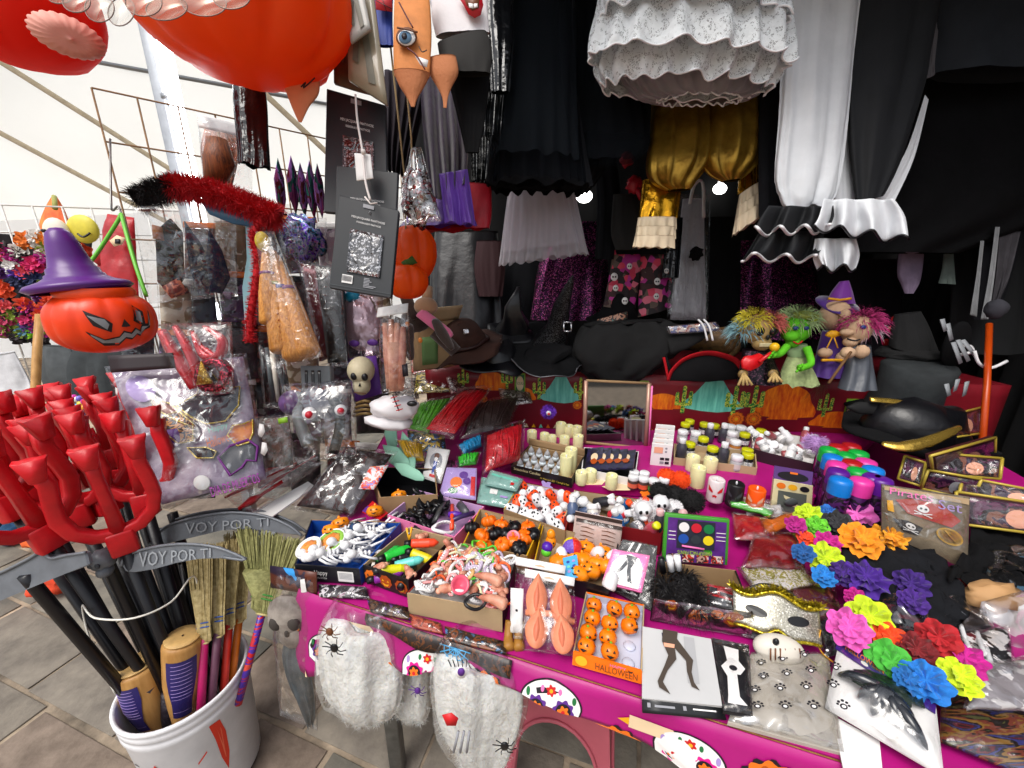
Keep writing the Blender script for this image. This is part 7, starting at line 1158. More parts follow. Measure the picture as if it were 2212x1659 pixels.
for k,(x,y,r_,cc,lb)in enumerate(((1440,1030,.026,'#e84a0c','orange'),(1470,1036,.026,'#e84a0c','orange'),(1425,1062,.026,'#0c0b0c','black'),(1458,1070,.027,'#0c0b0c','black'),(1494,1082,.032,'#0c0b0c','black'),(1393,1105,.032,'#e4e2e4','white'),(1455,1098,.022,'#e4e2e4','white'))):
 p=PZ(x,y,T0+.07);t=thing('pompom_headband','%s fluffy pompom on a headband piled beside the paint bottles'%lb,'pompom',p,'%s pompoms on the pile'%lb);O('pompom',join(ell(p,r_,14,10),fur(ballpts(p,r_*.97,1000,k),r_*.3,.0009,.5,k)),M('pom_'+lb,cc,.9),t);O('band',tube(spline([p+V3((-.03,.02,-.03)),p+V3((0,.02,-.02)),p+V3((.04,.02,-.035))],4),.003,6),BLACKP,t)
for k,(x,y)in enumerate(((1390,1100),(1428,1086))):
 p=PZ(x,y,T0+.095);t=thing('skull_pom',['larger white plush skull lying on the paint bottles','smaller white plush skull beside the black pompoms'][k],'plush skull',p);O('skull',ell(p,(.024,.022,.022),16,10,.15),WHITE,t);[O('eye_socket',ell(p+V3((s*.008-.006,-.0205,.003)),(.005,.003,.006),8,6),BLACKP,t)for s in(-1,1)];O('jaw',ell(p+V3((-.002,-.012,-.018)),(.012,.012,.009),10,8),WHITE,t)
for k,(x,y,cc)in enumerate(((1366,1028,'#e06a50'),(1388,1031,'#e05a40'),(1410,1036,'#3a9a4a'),(1368,1018,'#e0a0a0'),(1390,1020,'#e0a0a0'),(1432,1034,'#d8d8dc'))):put(jr,PZ(x,y+26,rz),(0,0,k),.95,'white lidded glitter jar standing in a row on the magenta riser','glitter jar','glitter jars on the riser','glitter_jar',{'lid':WHITE,'jar_body':plast('glit'+cc,'#4a3430',.3),'paper_label':plast('gl2'+cc,cc,.3)})
# ================================================================ TABLE FRONT, RIGHT SIDE, WRAPPED WIGS, HANGING BAGS
def card(name,lb,cat,px,z,m,th=.003,amp=0.,film=None,prints=()):
 zs=z if isinstance(z,(list,tuple))else[z]*4;c=[PZ(x,y,q_)for(x,y),q_ in zip(px,zs)];c[2]=PL(*px[2],c[0],(c[1]-c[0]).cross(c[3]-c[0]).normalized());t=thing(name,lb,cat,min(c,key=lambda v:v.z));O('card',slab(c,th,6 if amp else 1,6 if amp else 1,amp,14),m,t,smooth=bool(amp))
 for k,(poly,mk)in enumerate(prints):O('print',decal(poly,surf(c,.0015+amp+.0005*k)),pm[mk]if isinstance(mk,str)else mk,t,smooth=False)
 if film:O('clear_wrap',pillow([p+UP*.002 for p in c],film,12,12,.003,45),FILMC,t)
 return t,c
# --- pumpkin sweet tray
t,f,top=obox('sweet_tray','orange tray lettered halloween with ten small pumpkin sweets',[(1266,1278),(1392,1306),(1387,1450),(1238,1407)],.022,[ORANGE,KRAFT2,ORANGE,KRAFT2],M('tray_lilac','#c4c6d6',.35,bump=(40,.3)),z0=T0+.004)
c=[top[3],top[2],PZ(1386,1478,T0+.003),PZ(1236,1436,T0+.003)];O('front_band',slab(c,.002),ORANGE,t,smooth=False);s_=surf(c);O('lettering',txt('HAPPY',.55,.1,.78,.3,s_),pm['pink'],t);O('lettering',txt('HALLOWEEN',.34,.32,.94,.82,s_),pm['brown'],t);O('pumpkin_print',decal(circ(.13,.5,.09,.36),s_),pm['yellow'],t,smooth=False);O('bat_print',decal([(.8,.2),(.84,.28),(.88,.2),(.86,.36),(.82,.36)],s_),pm['black'],t,smooth=False)
sw=proto('proto_pumpkin_sweet');O('pumpkin_body',lathe([(.003,-.012),(.012,-.011),(.0165,-.003),(.0165,.004),(.012,.012),(.003,.0145)],20,8,.08),plast('sweet_orange','#f07808',.22),sw);O('green_stem',ell((0,-.002,.0145),(.003,.003,.003),8,6),plast('sweet_green','#6aa01a'),sw)
for s in(-1,1):O('eye',plate([(s*.006-.0025,-.0172,.003),(s*.006+.0025,-.0172,.003),(s*.006,-.0165,.0075)],None,.0015,n=V3((0,-1,0))),BLACKP,sw)
O('mouth',plate([(-.007,-.0172,-.003),(0,-.0178,-.002),(.007,-.0172,-.003),(0,-.0175,-.007)],None,.0015,n=V3((0,-1,0))),BLACKP,sw)
for k,(x,y)in enumerate(((365,390),(540,420),(690,450),(350,500),(500,550),(670,570),(315,630),(485,670),(300,750),(500,790))):put(sw,PZ(1192+x*.25,1210+y*.25,T0+.026),(-.5+R.uniform(-.3,.25),R.uniform(-.2,.2),R.uniform(-.6,.6)),1.05,'glossy pumpkin sweet sitting in the orange lettered tray','pumpkin sweet','pumpkin sweets in the tray','pumpkin_sweet')
for i in range(12):O('tray_dimple',xf(ell((0,0,0),(.012,.012,.004),10,6),f(.18+.32*(i%3),.12+.25*(i//3),.005)),MC['tray_lilac'],t)if i in(5,8,11,10)else None
# --- stocking packets, bone and paw packs
STK=M('packet_grey','#c4c4c4',.35,var=(5,.12));leg=lambda:[(.30,.0),(.52,.0),(.50,.12),(.62,.30),(.70,.42),(.66,.60),(.68,.74),(.74,.84),(.64,.80),(.60,.60),(.60,.44),(.46,.28),(.47,.44),(.34,.62),(.27,.78),(.36,.93),(.22,.86),(.2,.78),(.30,.56),(.36,.40),(.28,.2)]
t0_,c=card('stocking_packet','white packet picturing legs in black stockings and heels at the table edge','stocking packet',[(1388,1353),(1536,1380),(1560,1525),(1387,1508)],[.815,.815,.80,.80],STK,.006,prints=((rect(.6,.05,.75,.75),M('pk1','#a8a8aa',.4)),([(.3,.02),(.46,.04),(.44,.2),(.34,.22)],'flesh'),([(.28,.06),(.38,.08),(.42,.24),(.3,.26)],M('pk_navy','#1c2048',.4)),(leg(),M('pk_stocking','#4a4038',.4)),([(.3,.22),(.46,.22),(.45,.28),(.31,.28)],'flesh')))
c=[PZ(*a)for a in((1387,1506,.799),(1560,1524,.799),(1570,1556,.785),(1388,1540,.785))];O('black_flap',slab(c,.004),M('pk_black','#181a1c',.35),t0_);[O('flap_print',decal(rect(*r_),surf(c)),pm[m_],t0_,smooth=False)for r_,m_ in(((.06,.3,.1,.6),'grey'),((.15,.4,.4,.55),'grey'),((.5,.3,.54,.6),'grey'),((.62,.4,.9,.5),'white'))]
card('pink_stocking_packet','pink packet with an oval picture of black lace stockings','stocking packet',[(1324,1186),(1404,1200),(1386,1280),(1300,1258)],[.875,.875,.83,.83],pm['pink'],.01,prints=(([(.1,.95),(.1,.4),(.25,.15),(.5,.06),(.75,.15),(.9,.4),(.9,.95)],'white'),([(.4,.1),(.7,.12),(.68,.25),(.6,.45),(.66,.7),(.72,.85),(.6,.82),(.52,.55),(.5,.35),(.4,.55),(.26,.72),(.14,.76),(.2,.66),(.34,.48),(.42,.28)],M('pk_lace','#3a3c42',.5))),film=.006)
card('black_sleeve_packet','black glossy packet with white bands lying under the pink stocking packet','stocking packet',[(1345,1165),(1420,1180),(1408,1320),(1300,1262)],[.86,.86,.80,.80],SATIN,.012,prints=(([(.3,.02),(.36,.02),(.3,.2),(.24,.2)],'white'),([(.5,.02),(.56,.02),(.5,.2),(.44,.2)],'white')),film=.008)
card('bone_glove_packet','black packet with a white bone printed sleeve beside the paw packet','packet',[(1537,1378),(1618,1394),(1626,1546),(1562,1536)],.803,M('pk_soft_black','#17161a',.4),.006,prints=(([(.3,.1),(.7,.12),(.68,.3),(.85,.4),(.7,.5),(.6,.5),(.62,.8),(.85,.9),(.2,.9),(.25,.8),(.3,.55),(.15,.42),(.35,.32)],'white'),(circ(.5,.42,.12,.04),'black')),film=.012)
paw=[]
for i in range(4):
 for j in range(4):
  u,v=.16+.24*i+.06*(j%2),.15+.21*j
  paw+=[(circ(u+a,v+b,r1,r1*.8,8),'black')for a,b,r1 in((-.035,-.03,.016),(0,-.045,.017),(.035,-.03,.016),(-.05,.0,.014),(.05,0,.014),(0,.018,.036))]+[(circ(u,v+.02,.02,.015,8),'white')]
t,c=card('paw_print_packet','clear packet of pale fabric printed with black paws','packet',[(1622,1412),(1788,1412),(1822,1628),(1572,1560)],[.80,.80,.79,.79],M('paw_cloth','#b8b0a4',.8,var=(6,.25),bump=(30,.3)),.008,prints=paw);O('clear_wrap',pillow([p+UP*.004 for p in c],.016,14,14,.006,22),FILMT,t)
# --- ear packs
EAR=M('latex_ear','#e08a68',.45,var=(25,.25),bump=(40,.3),sss=.15)
def ear(c0,L,w,rot,m=EAR):pts=[];g_=ell((0,0,0),(w,.010,L),18,14);g_=([V3((v.x*(1-.75*max(0,v.z/L)**1.5),v.y-.006*math.exp(-(v.x/w*2)**2),v.z))for v in g_[0]],g_[1]);return xf(g_,c0,rot)
for k,(ox,oy,lb)in enumerate(((0,0,'front clear bag of two pairs of peach latex pointed ears'),(-20,-26,'rear clear bag of latex ears with a white header'))):
 c=[PZ(1134+ox,1248+oy,.86-.01*k),PZ(1240+ox,1268+oy,.86-.01*k),PZ(1252+ox,1420+oy,.80),PZ(1128+ox,1405+oy,.80)];t=thing('ear_packet',lb,'ear packet',c[3]);n=cnorm(c)
 if not k:
  for u,v,L,rz_ in((.26,.28,.044,.06),(.72,.30,.044,-.06),(.26,.72,.034,.12),(.72,.74,.034,-.12)):
   p=blerp(c,u,v)+n*.012;rx=(math.asin(max(-1,min(1,n.z))))*-1
   O('latex_ear',ear(p,L,.023,(-.95,rz_,-.1)),EAR,t)
   O('ear_hollow',ear(p+n*.006+V3((0,0,-.004)),L*.7,.013,(-.95,rz_,-.1)),M('latex_deep','#c46a4c',.5,sss=.1),t)
  O('latex_fold',tube([blerp(c,.05,.52)+n*.008,blerp(c,.5,.5)+n*.014,blerp(c,.95,.54)+n*.004],.006,10),EAR,t)
 O('clear_bag',pillow(c,.022,cr=.003),FILMC,t);hc=[PZ(1134+ox,1228+oy,.875-.01*k),PZ(1242+ox,1248+oy,.875-.01*k),c[1]+n*.004,c[0]+n*.004];O('white_header',slab(hc,.002),WPAP,t);O('hang_slot',decal([(.4,.6),(.5,.45),(.6,.6),(.6,.7),(.4,.7)],surf(hc)),pm['flesh'],t,smooth=False)
c=[PZ(1103,1270,.865),PZ(1131,1272,.865),PZ(1128,1368,.80),PZ(1102,1366,.80)];t=thing('header_strip_card','narrow white header card with a punched hole beside the ear packs','card',c[3]);O('card',slab(c,.002),WPAP,t);O('punched_hole',decal(circ(.5,.5,.1,.03),surf(c)),pm['black'],t,smooth=False)
for k,x in enumerate((1102,1124)):a=PZ(x,1340,.81);O('monster_limb_toy',tube(spline([a,PZ(x-4,1375,.79),PZ(x-2,1404,.785)],4),[.010,.010,.009,.009,.009,.010,.011,.012,.009],10),M('ochre_rubber','#9a6a28',.5),label='ochre rubber monster leg dangling at the cloth edge',cat='rubber toy',group='rubber monster legs')
# --- spider tinsel box
t,f,top=obox('spider_box','kraft box with glowing pumpkin print full of black furry spiders',[(1420,1212),(1590,1232),(1628,1326),(1410,1291)],.06,[KRAFT,PUMB,PUMB,PUMB],KRAFT)
c,s_=fpanel(top,2);s2=fpanel(top,2,off=.002)[1]
for u,v,r_,g_ in((.2,.4,.07,1),(.48,.5,.1,0),(.66,.42,.06,0),(.82,.45,.1,1)):jackprint(u,v,r_,asp(s_,c),asp(s2,c),t,g_)
O('clear_wrap',slab([p+V3((0,-.006,.004))for p in c],.0006,10,6,.006,30),FILMT,t)
for k in range(7):
 p=f(.12+.42*R.random(),.2+.65*R.random(),.04);t=thing('furry_spider','black furry tinsel spider heaped in the pumpkin printed box','toy spider',p,'furry spiders in the box');O('body',ell(p,(.012,.015,.010),10,8),BLACKP,t);O('fur',fur(ballpts(p,.008,260,k),.045,.0007,.6,k,.2),BFUR,t)
 for j in range(8):a=j*.785;O('leg',tube([p,p+V3((cos(a)*.02,sin(a)*.02,.016)),p+V3((cos(a)*.036,sin(a)*.036,-.006))],.0016,5),BLACKP,t)
for k,(x,y,m_)in enumerate(((1428,1205,BLACKP),(1446,1202,WHITE),(1462,1200,WHITE))):a=PZ(x+4,y+30,.85);O('makeup_stick',tube([a,PZ(x,y,.885)],.0075,10),m_,label=['black make up stick standing at the back of the spider box','upright white make up stick in the spider box','tilted white make up stick in the spider box'][k],cat='make up stick')
for k,(u,v)in enumerate(((.62,.35),(.6,.6),(.72,.5))):c=[f(u,v,.05+.004*k),f(u+.28,v+.04,.05),f(u+.28,v+.3,.04),f(u-.02,v+.25,.04)];t=thing('glove_packet','small red edged clear packet in the spider box','packet',c[3],'small packets in the spider box');O('card',slab(c,.002),pm['red'],t);O('insert',decal(rect(.08,.2,.92,.95),surf(c)),M('ins_dark','#2c2c30',.4),t,smooth=False);O('wrap',pillow([p+UP*.003 for p in c],.008,10,10,.003),FILMT,t)
# --- masks on the right of the table
SIL=SEQ('silver_glitter',['#c8c4b8','#f0ece0','#9a968a'],500,'#b8b4a4');GLD=SEQ('gold_sequin',['#c8b020','#e8d850','#8a7410'],380,'#b09a18');WFR=Euler((-.75,.0,-.35)).to_matrix()
c0=PZ(1672,1335,.83);t=thing('masquerade_mask','silver glitter masquerade mask edged with gold sequins','mask',c0-UP*.03);MB=lambda x,z,o_=0.:c0+WFR@V3((x,-.02*cos(x*14)-o_,z))
def mrow(x):return(.036+.008*cos(x*60)-.12*abs(x)*.1,-.030+.016*math.exp(-(x/.015)**2)-.004*cos(x*50))
xs=[-.075+.15*i/24 for i in range(25)];gr=[MB(x,mrow(x)[0]+(mrow(x)[1]-mrow(x)[0])*j/8)for j in range(9)for x in xs];O('mask_face',solid(gr,24,8,(WFR@V3((0,-1,0))),.003),SIL,t)
for s in(-1,1):O('eye_hole',decal([(s*.036+.019*cos(a),.004+.009*sin(a)+s*.12*.019*cos(a))for a in[2*pi*i/16 for i in range(16)]],lambda u,v:MB(u,v,.0025)),BLACKP,t,smooth=False)
O('sequin_edge',join(tube([MB(x,mrow(x)[0]+.003,.002)for x in xs],.004,8),fur([(MB(x,mrow(x)[0]+.004),WFR@V3((R.uniform(-.4,.4),-.6,1)))for x in xs for _ in range(40)],.016,.0022,.9,5)),GLD,t);O('sequin_edge',tube([MB(x,mrow(x)[1]-.002,.002)for x in xs],.003,8),GLD,t)
O('ribbon',tube(spline([MB(.075,0),PZ(1770,1400,.81),PZ(1800,1430,.80),PZ(1845,1450,.80)],5),.004,6,flat=.3),pm['yellow'],t);O('elastic',tube(spline([PZ(1590,1290,.84),PZ(1640,1262,.87),PZ(1700,1275,.86),PZ(1760,1330,.84)],5),.002,6),BLACKP,t)
c0=PZ(1682,1402,.81);t=thing('jaw_mask','white skull jaw mask with stitched teeth below the glitter mask','mask',c0);O('jaw',xf(ell((0,0,0),(.045,.02,.026),20,12),c0,(-.6,0,-.2)),M('jaw_white','#cfc8bc',.5),t);[O('stitch',tube([c0+V3((-.028+.009*i,-.020,-.003+.001*i)),c0+V3((-.026+.009*i,-.012,.016))],.0014,5),pm['brown'],t)for i in range(7)];O('nose_hole',ell(c0+V3((-.012,-.004,.022)),(.006,.005,.008),8,6),BLACKP,t)
# --- flower crowns over black veils
VEIL=GAUZE('black_veil','#0e0e10',.85)
for k,(rw,lb)in enumerate((([(1800,1150,1960,1140),(1830,1220,2030,1220),(1850,1290,2060,1300),(1870,1330,2040,1345)],'black net veil spread under the flower crown'),([(2090,1110,2260,1120),(2100,1180,2270,1190),(2050,1250,2270,1270)],'black cape folded at the table end behind the flowers'))):
 pr_=[('cloth',garment([(a,b,c_,d_,PZ((a+c_)/2,(b+d_)/2,.84).y*.961+.66*.2756)for a,b,c_,d_ in rw],1,.32,6,.3,70,26,.004,k,top=.6,nz=.025),BLACK2 if not k else BLACKC)];hang(('black_veil','folded_cape')[k],lb,('veil','cape')[k],pr_)
FL1=[(1748,1115,28,'#c4e01a'),(1789,1108,18,'#1a6ac0'),(1810,1134,30,'#2a2a2e'),(1850,1113,34,'#e46ac0'),(1766,1138,22,'#6ac82a'),(1719,1134,20,'#b01480'),(1740,1162,17,'#f0481a'),(1789,1172,24,'#c8148c'),(1857,1167,40,'#f0920c'),(1923,1160,30,'#e89a12'),(1782,1207,34,'#c8e01a'),(1735,1195,22,'#1a5a9c'),(1780,1246,24,'#1a80d0'),(1822,1240,28,'#3a1470'),(1871,1252,40,'#45188a'),(1969,1262,32,'#3c1678'),(1972,1300,26,'#4a2088')]
FL2=[(1848,1291,20,'#c8108a'),(1878,1333,40,'#c8e01a'),(1834,1359,40,'#e45ab8'),(1925,1382,32,'#f0480c'),(1981,1406,34,'#7a1018'),(2028,1378,36,'#b0101c'),(1923,1432,42,'#4ab83a'),(2000,1474,42,'#1a7ad0'),(2070,1464,38,'#d0e81a'),(2084,1427,36,'#c0108a'),(1960,1470,26,'#1668b0')]
for nm,fl,lb in(('flower_crown',FL1,'crown of bright fabric flowers with yellow orange and purple blooms by the spray cans'),('flower_crown',FL2,'crown of bright fabric flowers with pink green and blue blooms at the table end')):
 t=thing(nm,lb,'flower crown',PZ(fl[0][0],fl[0][1],.80));pts=[PZ(x,y,.835)for x,y,_,_ in fl]
 for k,(x,y,r_,cc)in enumerate(fl):
  z=.85+.01*(k%3);p=PZ(x,y,z);dep=(p-CAM).dot(V3((0,cos(PITCH),-sin(PITCH))));rm=r_*dep/PF*1.02;O('flower',ruffle(p,(CAM-p).normalized()+V3((R.uniform(-.4,.4),R.uniform(-.2,.2),.5+R.uniform(-.2,.3))),rm,R.choice((6,7,8)),3,k),petal(cc),t)
 O('band',tube(spline([p-UP*.012 for p in sorted(pts,key=lambda v:v.y)],3),.004,6),BLACKP,t)
# --- right side packs
t,c=card('pirate_set','clear bag pirate set with red bandana eyepatch and gold compass','pirate set',[(1905,1046),(2095,1074),(2090,1232),(1905,1150)],[.98,.98,.86,.86],M('pirate_back','#4a3e32',.5,var=(9,.5,'#8a7c66')),.004)
s_=surf(c,.004);s3=surf(c,.006);RDB=M('bandana_red','#a83020',.6)
for poly,m_ in((rect(.02,.02,.98,.1),KRAFT2),([(.15,.25),(.35,.17),(.7,.18),(.9,.35),(.8,.48),(.3,.45)],RDB),([(.12,.62),(.3,.58),(.48,.62),(.42,.78),(.25,.8)],pm['black']),(circ(.78,.62,.15,.12,24),pm['gold']),(circ(.78,.62,.13,.1,24),KRAFT2),([(.05,.3),(.12,.28),(.14,.5),(.06,.5)],pm['yellow'])):O('insert_print',decal(poly,s_),m_,t,smooth=False)
def skx(u,v,r):
 O('skull_emblem',decal(circ(u,v,r,r*.9),s3),WPAP,t,smooth=False);[O('skull_emblem',decal(circ(u+s*r*.4,v,r*.25,r*.25,8),surf(c,.0075)),BLACKP,t,smooth=False)for s in(-1,1)]
 for s in(-1,1):O('skull_emblem',decal([(u-r*1.5,v+r*(1.2-s*.4)),(u+r*1.5,v+r*(1.2+s*.4)),(u+r*1.5,v+r*(1.4+s*.4)),(u-r*1.5,v+r*(1.4-s*.4))],s3),WPAP,t,smooth=False)
skx(.47,.3,.07);skx(.33,.66,.06);O('compass_needle',tube([s3(.72,.55),s3(.84,.68)],.0015,5),pm['gold'],t);O('lettering',txt('Pirates',.08,.03,.58,.16,s3),pm['pink'],t);O('lettering',txt('Set',.64,.1,.9,.24,s3),pm['lilac'],t);O('clear_bag',pillow(c,.014,cr=.006,fr=26),FILMT,t)
YF=M('wig_frame','#b09a3a',.4,.2);WGD=PR('wig_photo',['#3a1420','#2a1030','#5a2a4a','#1c1014','#7a4a38','#2c1230'],16,.3)
for k,(qd,z,lb)in enumerate((([(2010,985),(2150,945),(2148,1005),(2015,1020)],(1.02,1.02,.97,.95),'yellow framed wig box picturing violet hair under the pirate hat'),([(2015,978),(2165,990),(2160,1035),(2012,1022)],(.99,.99,.94,.94),'yellow framed maroon wig box on the stack of wig boxes'),([(1955,985),(2000,1000),(1990,1050),(1940,1035)],(.96,.96,.9,.9),'small yellow edged wig box behind the purple spray cans'),([(2005,1015),(2120,1035),(2100,1080),(1990,1055)],(.96,.96,.9,.9),'yellow edged wig box with a silver haired picture'),([(2080,1030),(2290,1070),(2290,1110),(2070,1075)],(.95,.95,.91,.91),'long yellow edged wig box lying flat in the stack'),([(2066,1062),(2290,1095),(2290,1160),(2062,1130)],(.94,.94,.86,.86),'large wig box picturing a face with violet hair'),([(2020,905),(2120,880),(2125,935),(2030,950)],(1.05,1.05,.99,.99),'wig box tilted behind the gold braided pirate hat'))):
 t,c=card('wig_box',lb,'wig box',qd,z,M('wig_maroon','#3a1418',.45),.012);s_=surf(c);[O('gold_edge',tube([c[i],c[(i+1)%4]],.004,6),YF,t)for i in range(4)];O('front_picture',decal(rect(.05,.1,.95,.92),s_),WGD,t,smooth=False);O('silver_hair' if k==3 else 'face_picture',decal(circ(.62,.6,.13,.3),surf(c,.002)),pm['grey']if k==3 else pm['flesh'],t,smooth=False);O('window_film',slab([surf(c,.004)(u,v)for u,v in rect(.05,.1,.95,.92)],.0005),FILMC,t)
t,c=card('claw_glove_packet','white backed clear packet of green and black claw gloves','glove packet',[(1812,1388),(2022,1525),(2040,1680),(1782,1528)],[.84,.84,.79,.80],WPAP,.003)
n=cnorm(c);O('purple_header',slab([surf(c,.004)(u,v)for u,v in((-.02,-.03),(1.0,-.02),(.98,.16),(-.02,.14))],.002),M('claw_purple','#3c1a78',.35),t);O('lettering',txt('HALLOWEEN',.08,-.02,.5,.07,surf(c,.006)),pm['orange'],t);O('ghost_print',decal(circ(.3,.1,.04,.03),surf(c,.006)),WPAP,t,smooth=False);GGL=M('glove_green','#16281a',.4,coat=.3,bump=(40,.5))
O('glove',xf(ell((0,0,0),(.042,.024,.010),18,12,.4),surf(c,.016)(.52,.32),(0,0,-.5)),GGL,t)
for k,(u,v)in enumerate(((.05,.52),(.28,.66),(.42,.78),(.66,.72),(.8,.6),(.88,.8))):O('claw',tube(spline([surf(c,.018)(.5,.36),surf(c,.024)(.5+(u-.5)*.6,.36+(v-.36)*.6),surf(c,.008)(u,v)],4),[.011,.011,.010,.010,.009,.008,.006,.004,.001],8),M('claw_dark','#20242a',.25,coat=.5),t)
O('clear_bag',pillow(c,.03,cr=.007,fr=20),FILMT,t)
card('white_backing_card','plain white card corner under the claw glove packet','card',[(1798,1545),(1900,1600),(1910,1700),(1830,1700)],.788,WPAP,.003)
t,c=card('rainbow_wig_bag','clear bag with a rainbow printed insert at the table corner','wig bag',[(2035,1500),(2290,1450),(2290,1700),(2030,1600)],.80,PR('rainbow_print',['#241c1a','#5a2028','#2c2434','#34346a','#241c1a','#7a5a2c','#6a3428','#241e1c','#4a4a2c','#4a2a3c'],30,.3,stretch=(.35,1.8,1)),.006,.006,.02)
wrapped('white_veil_bag','crumpled clear bag of white tulle at the table end','veil bag',((2120,1300),(2270,1260),(2280,1480),(2080,1500)),at(.8),.03,FILM('milky_film','#ffffff',.35,streak=.4,scale=18),[('tulle',ell(P(2190,1380,.84),(.08,.05,.09),18,12,.5,9),M('tulle_white','#d8d4d4',.9))],cr=.012,fr=18)
O('red_scarf',garment([(2035,1235,2090,1225,.95),(2060,1290,2125,1270,.9),(2090,1350,2130,1330,.86)],1,.5,4,.2),REDC,label='crumpled red satin scarf beside the black veil',cat='scarf');O('tan_glove',ell(PZ(2150,1290,.83),(.06,.03,.03),16,10,.4),M('tan_glove_m','#b48a5c',.7),label='tan cloth glove lying beside the red scarf',cat='glove')
for k,(qd,cc,lb)in enumerate((([(2000,1290),(2120,1260),(2150,1360),(2040,1380)],['#1c1a1e','#3a3438','#101012'],'black lace packet between the veil and the tulle bag'),([(2060,1370),(2180,1350),(2200,1470),(2090,1480)],['#c8c4c4','#1c1a1e','#e8e4e4','#6a1a24'],'black and white costume packet beside the lime flower'),([(2100,1440),(2290,1400),(2290,1540),(2080,1530)],['#b8b4b4','#8a8488','#d8d4d4'],'pale satin packet above the rainbow insert bag'),([(2130,1180),(2290,1170),(2290,1290),(2120,1270)],['#101418','#3a5a70','#0c0e10','#1a2026'],'black packet with a blue sheen behind the tan glove'),([(1890,1290),(1990,1270),(2020,1370),(1900,1350)],['#1a1418','#4a1420','#241c24'],'dark wine packet under the purple flowers'))):
 c=[PZ(x,y,.815+.006*k)for x,y in qd];wrapped('costume_bag',lb,'packet',c,None,.02,FILMT,[('insert',slab([blerp(c,u,v)for u,v in((.05,.05),(.95,.05),(.95,.95),(.05,.95))],.008,8,8,.014,26),PR('rf%d'%k,cc,22,.4))],cr=.008,fr=24,seed=k+3)
for k,(x,y)in enumerate(((2040,1400),(2075,1390),(2110,1405),(2130,1440))):O('white_lace_strap',tube(spline([PZ(x,y-40,.82),PZ(x+14,y,.825),PZ(x+40,y+40,.81)],4),.004,6),WHITE,label='white strap twisting among the flowers at the table end',cat='strap',group='white straps at the table end')
for k,(qd,z,cc,lb)in enumerate((([(1580,1105),(1660,1120),(1690,1175),(1585,1165)],.825,'#b01420','red satin cloth folded in a clear bag behind the face paint'),([(1630,1150),(1725,1150),(1740,1230),(1600,1225)],.83,'#8a1018','dark red velvet packet with a silver sheen'),([(1600,1070),(1690,1090),(1700,1120),(1610,1108)],.82,'#d8d4d8','clear sleeve with white and pink straws by the orange candle'),([(1570,1075),(1680,1100),(1670,1115),(1575,1090)],.835,'#4ab030','bright green flat strip in a clear sleeve'),([(1640,1120),(1730,1105),(1750,1130),(1650,1150)],.835,'#e0701a','orange folded paper packet beside the cream window box'),([(1590,1225),(1735,1215),(1770,1260),(1640,1290)],.82,'#c8c0c0','clear packet with gold and pearl beads behind the glitter mask'),([(1700,1270),(1800,1250),(1820,1330),(1760,1350)],.81,'#5a1a24','dark red wrapped cloth beside the purple flowers'),([(1750,1330),(1830,1300),(1850,1400),(1790,1420)],.805,'#26222a','black wrapped packet under the pink flower'))):
 c=[PZ(x,y,z)for x,y in qd];wrapped('wrapped_cloth',lb,'packet',c,None,.018,FILMT,[('folded_insert',slab([blerp(c,.06,.06),blerp(c,.94,.06),blerp(c,.94,.94),blerp(c,.06,.94)],.008,8,8,.012,30),PR('bead_mix',['#a89a40','#c8c0c0','#8a8230','#d8d0c8'],80)if k==5 else M('ins'+cc,cc,.45,var=(16,.35),bump=(30,.4)))],cr=.007,fr=28,seed=k)
# --- wrapped wigs and packets at the back left
def wigbag(lb,qd,z,cc,nm,bulge=.035,lit='#ffffff'):
 c=[PZ(x,y,z_)for(x,y),z_ in zip(qd,z)];m_=M('wig'+cc,cc,.4,var=(60,.45),stretch=(1,4,4),bump=(70,.6,.006));ci=[blerp(c,.08,.1),blerp(c,.92,.1),blerp(c,.92,.92),blerp(c,.08,.92)];n=cnorm(c);q=random.Random(len(lb));V,Fc=[],[]
 inn=[('hair_body',pillow(ci,bulge*.85,14,14,.006,40),m_)]+[('hair_lock',tube([blerp(ci,u,v)+n*(bulge*.85*((1-(2*u-1)**2)*(1-(2*v-1)**2))**.5+.002)for u,v in[(u0+.06*sin(3*v+u0*9),v)for v in[.08+.105*j for j in range(9)]]],.004,5),m_)for u0 in(.12,.25,.38,.5,.62,.75,.87)]
 wrapped('wrapped_wig',lb,'wig bag',c,None,bulge,FILMC,inn,cr=.006,fr=32)
wigbag('long red wig folded in a clear bag on top of the packets',((1000,838),(1068,832),(980,950),(905,935)),(1.0,1.0,.93,.93),'#c8101e','red');wigbag('round red tinsel wig in a clear bag behind the tealights',((1045,935),(1135,905),(1130,1000),(1040,1030)),(.93,.93,.85,.85),'#c80e20','red',.05);wigbag('lime green wig bag peeking out beside the red wig',((905,865),(985,850),(925,945),(875,930)),(.97,.97,.9,.9),'#5aa82a','green',.025)
wigbag('dark brown wig in a clear bag behind the round red wig',((1020,870),(1130,850),(1100,930),(990,950)),(.95,.95,.9,.9),'#2c1a18','brown',.04);wigbag('golden yellow wig bag with black base in the kraft box',((850,945),(915,955),(920,1000),(880,1000)),(.92,.92,.87,.87),'#d8a814','yellow',.03);wigbag('bright blue wig bag beside the round red wig',((985,960),(1040,935),(1045,965),(1000,985)),(.9,.9,.87,.87),'#1a90c8','blue',.02);wigbag('neon green wig bag with white tag below the blue one',((985,985),(1040,975),(1030,1005),(990,1010)),(.88,.88,.86,.86),'#3ac030','lime',.02)
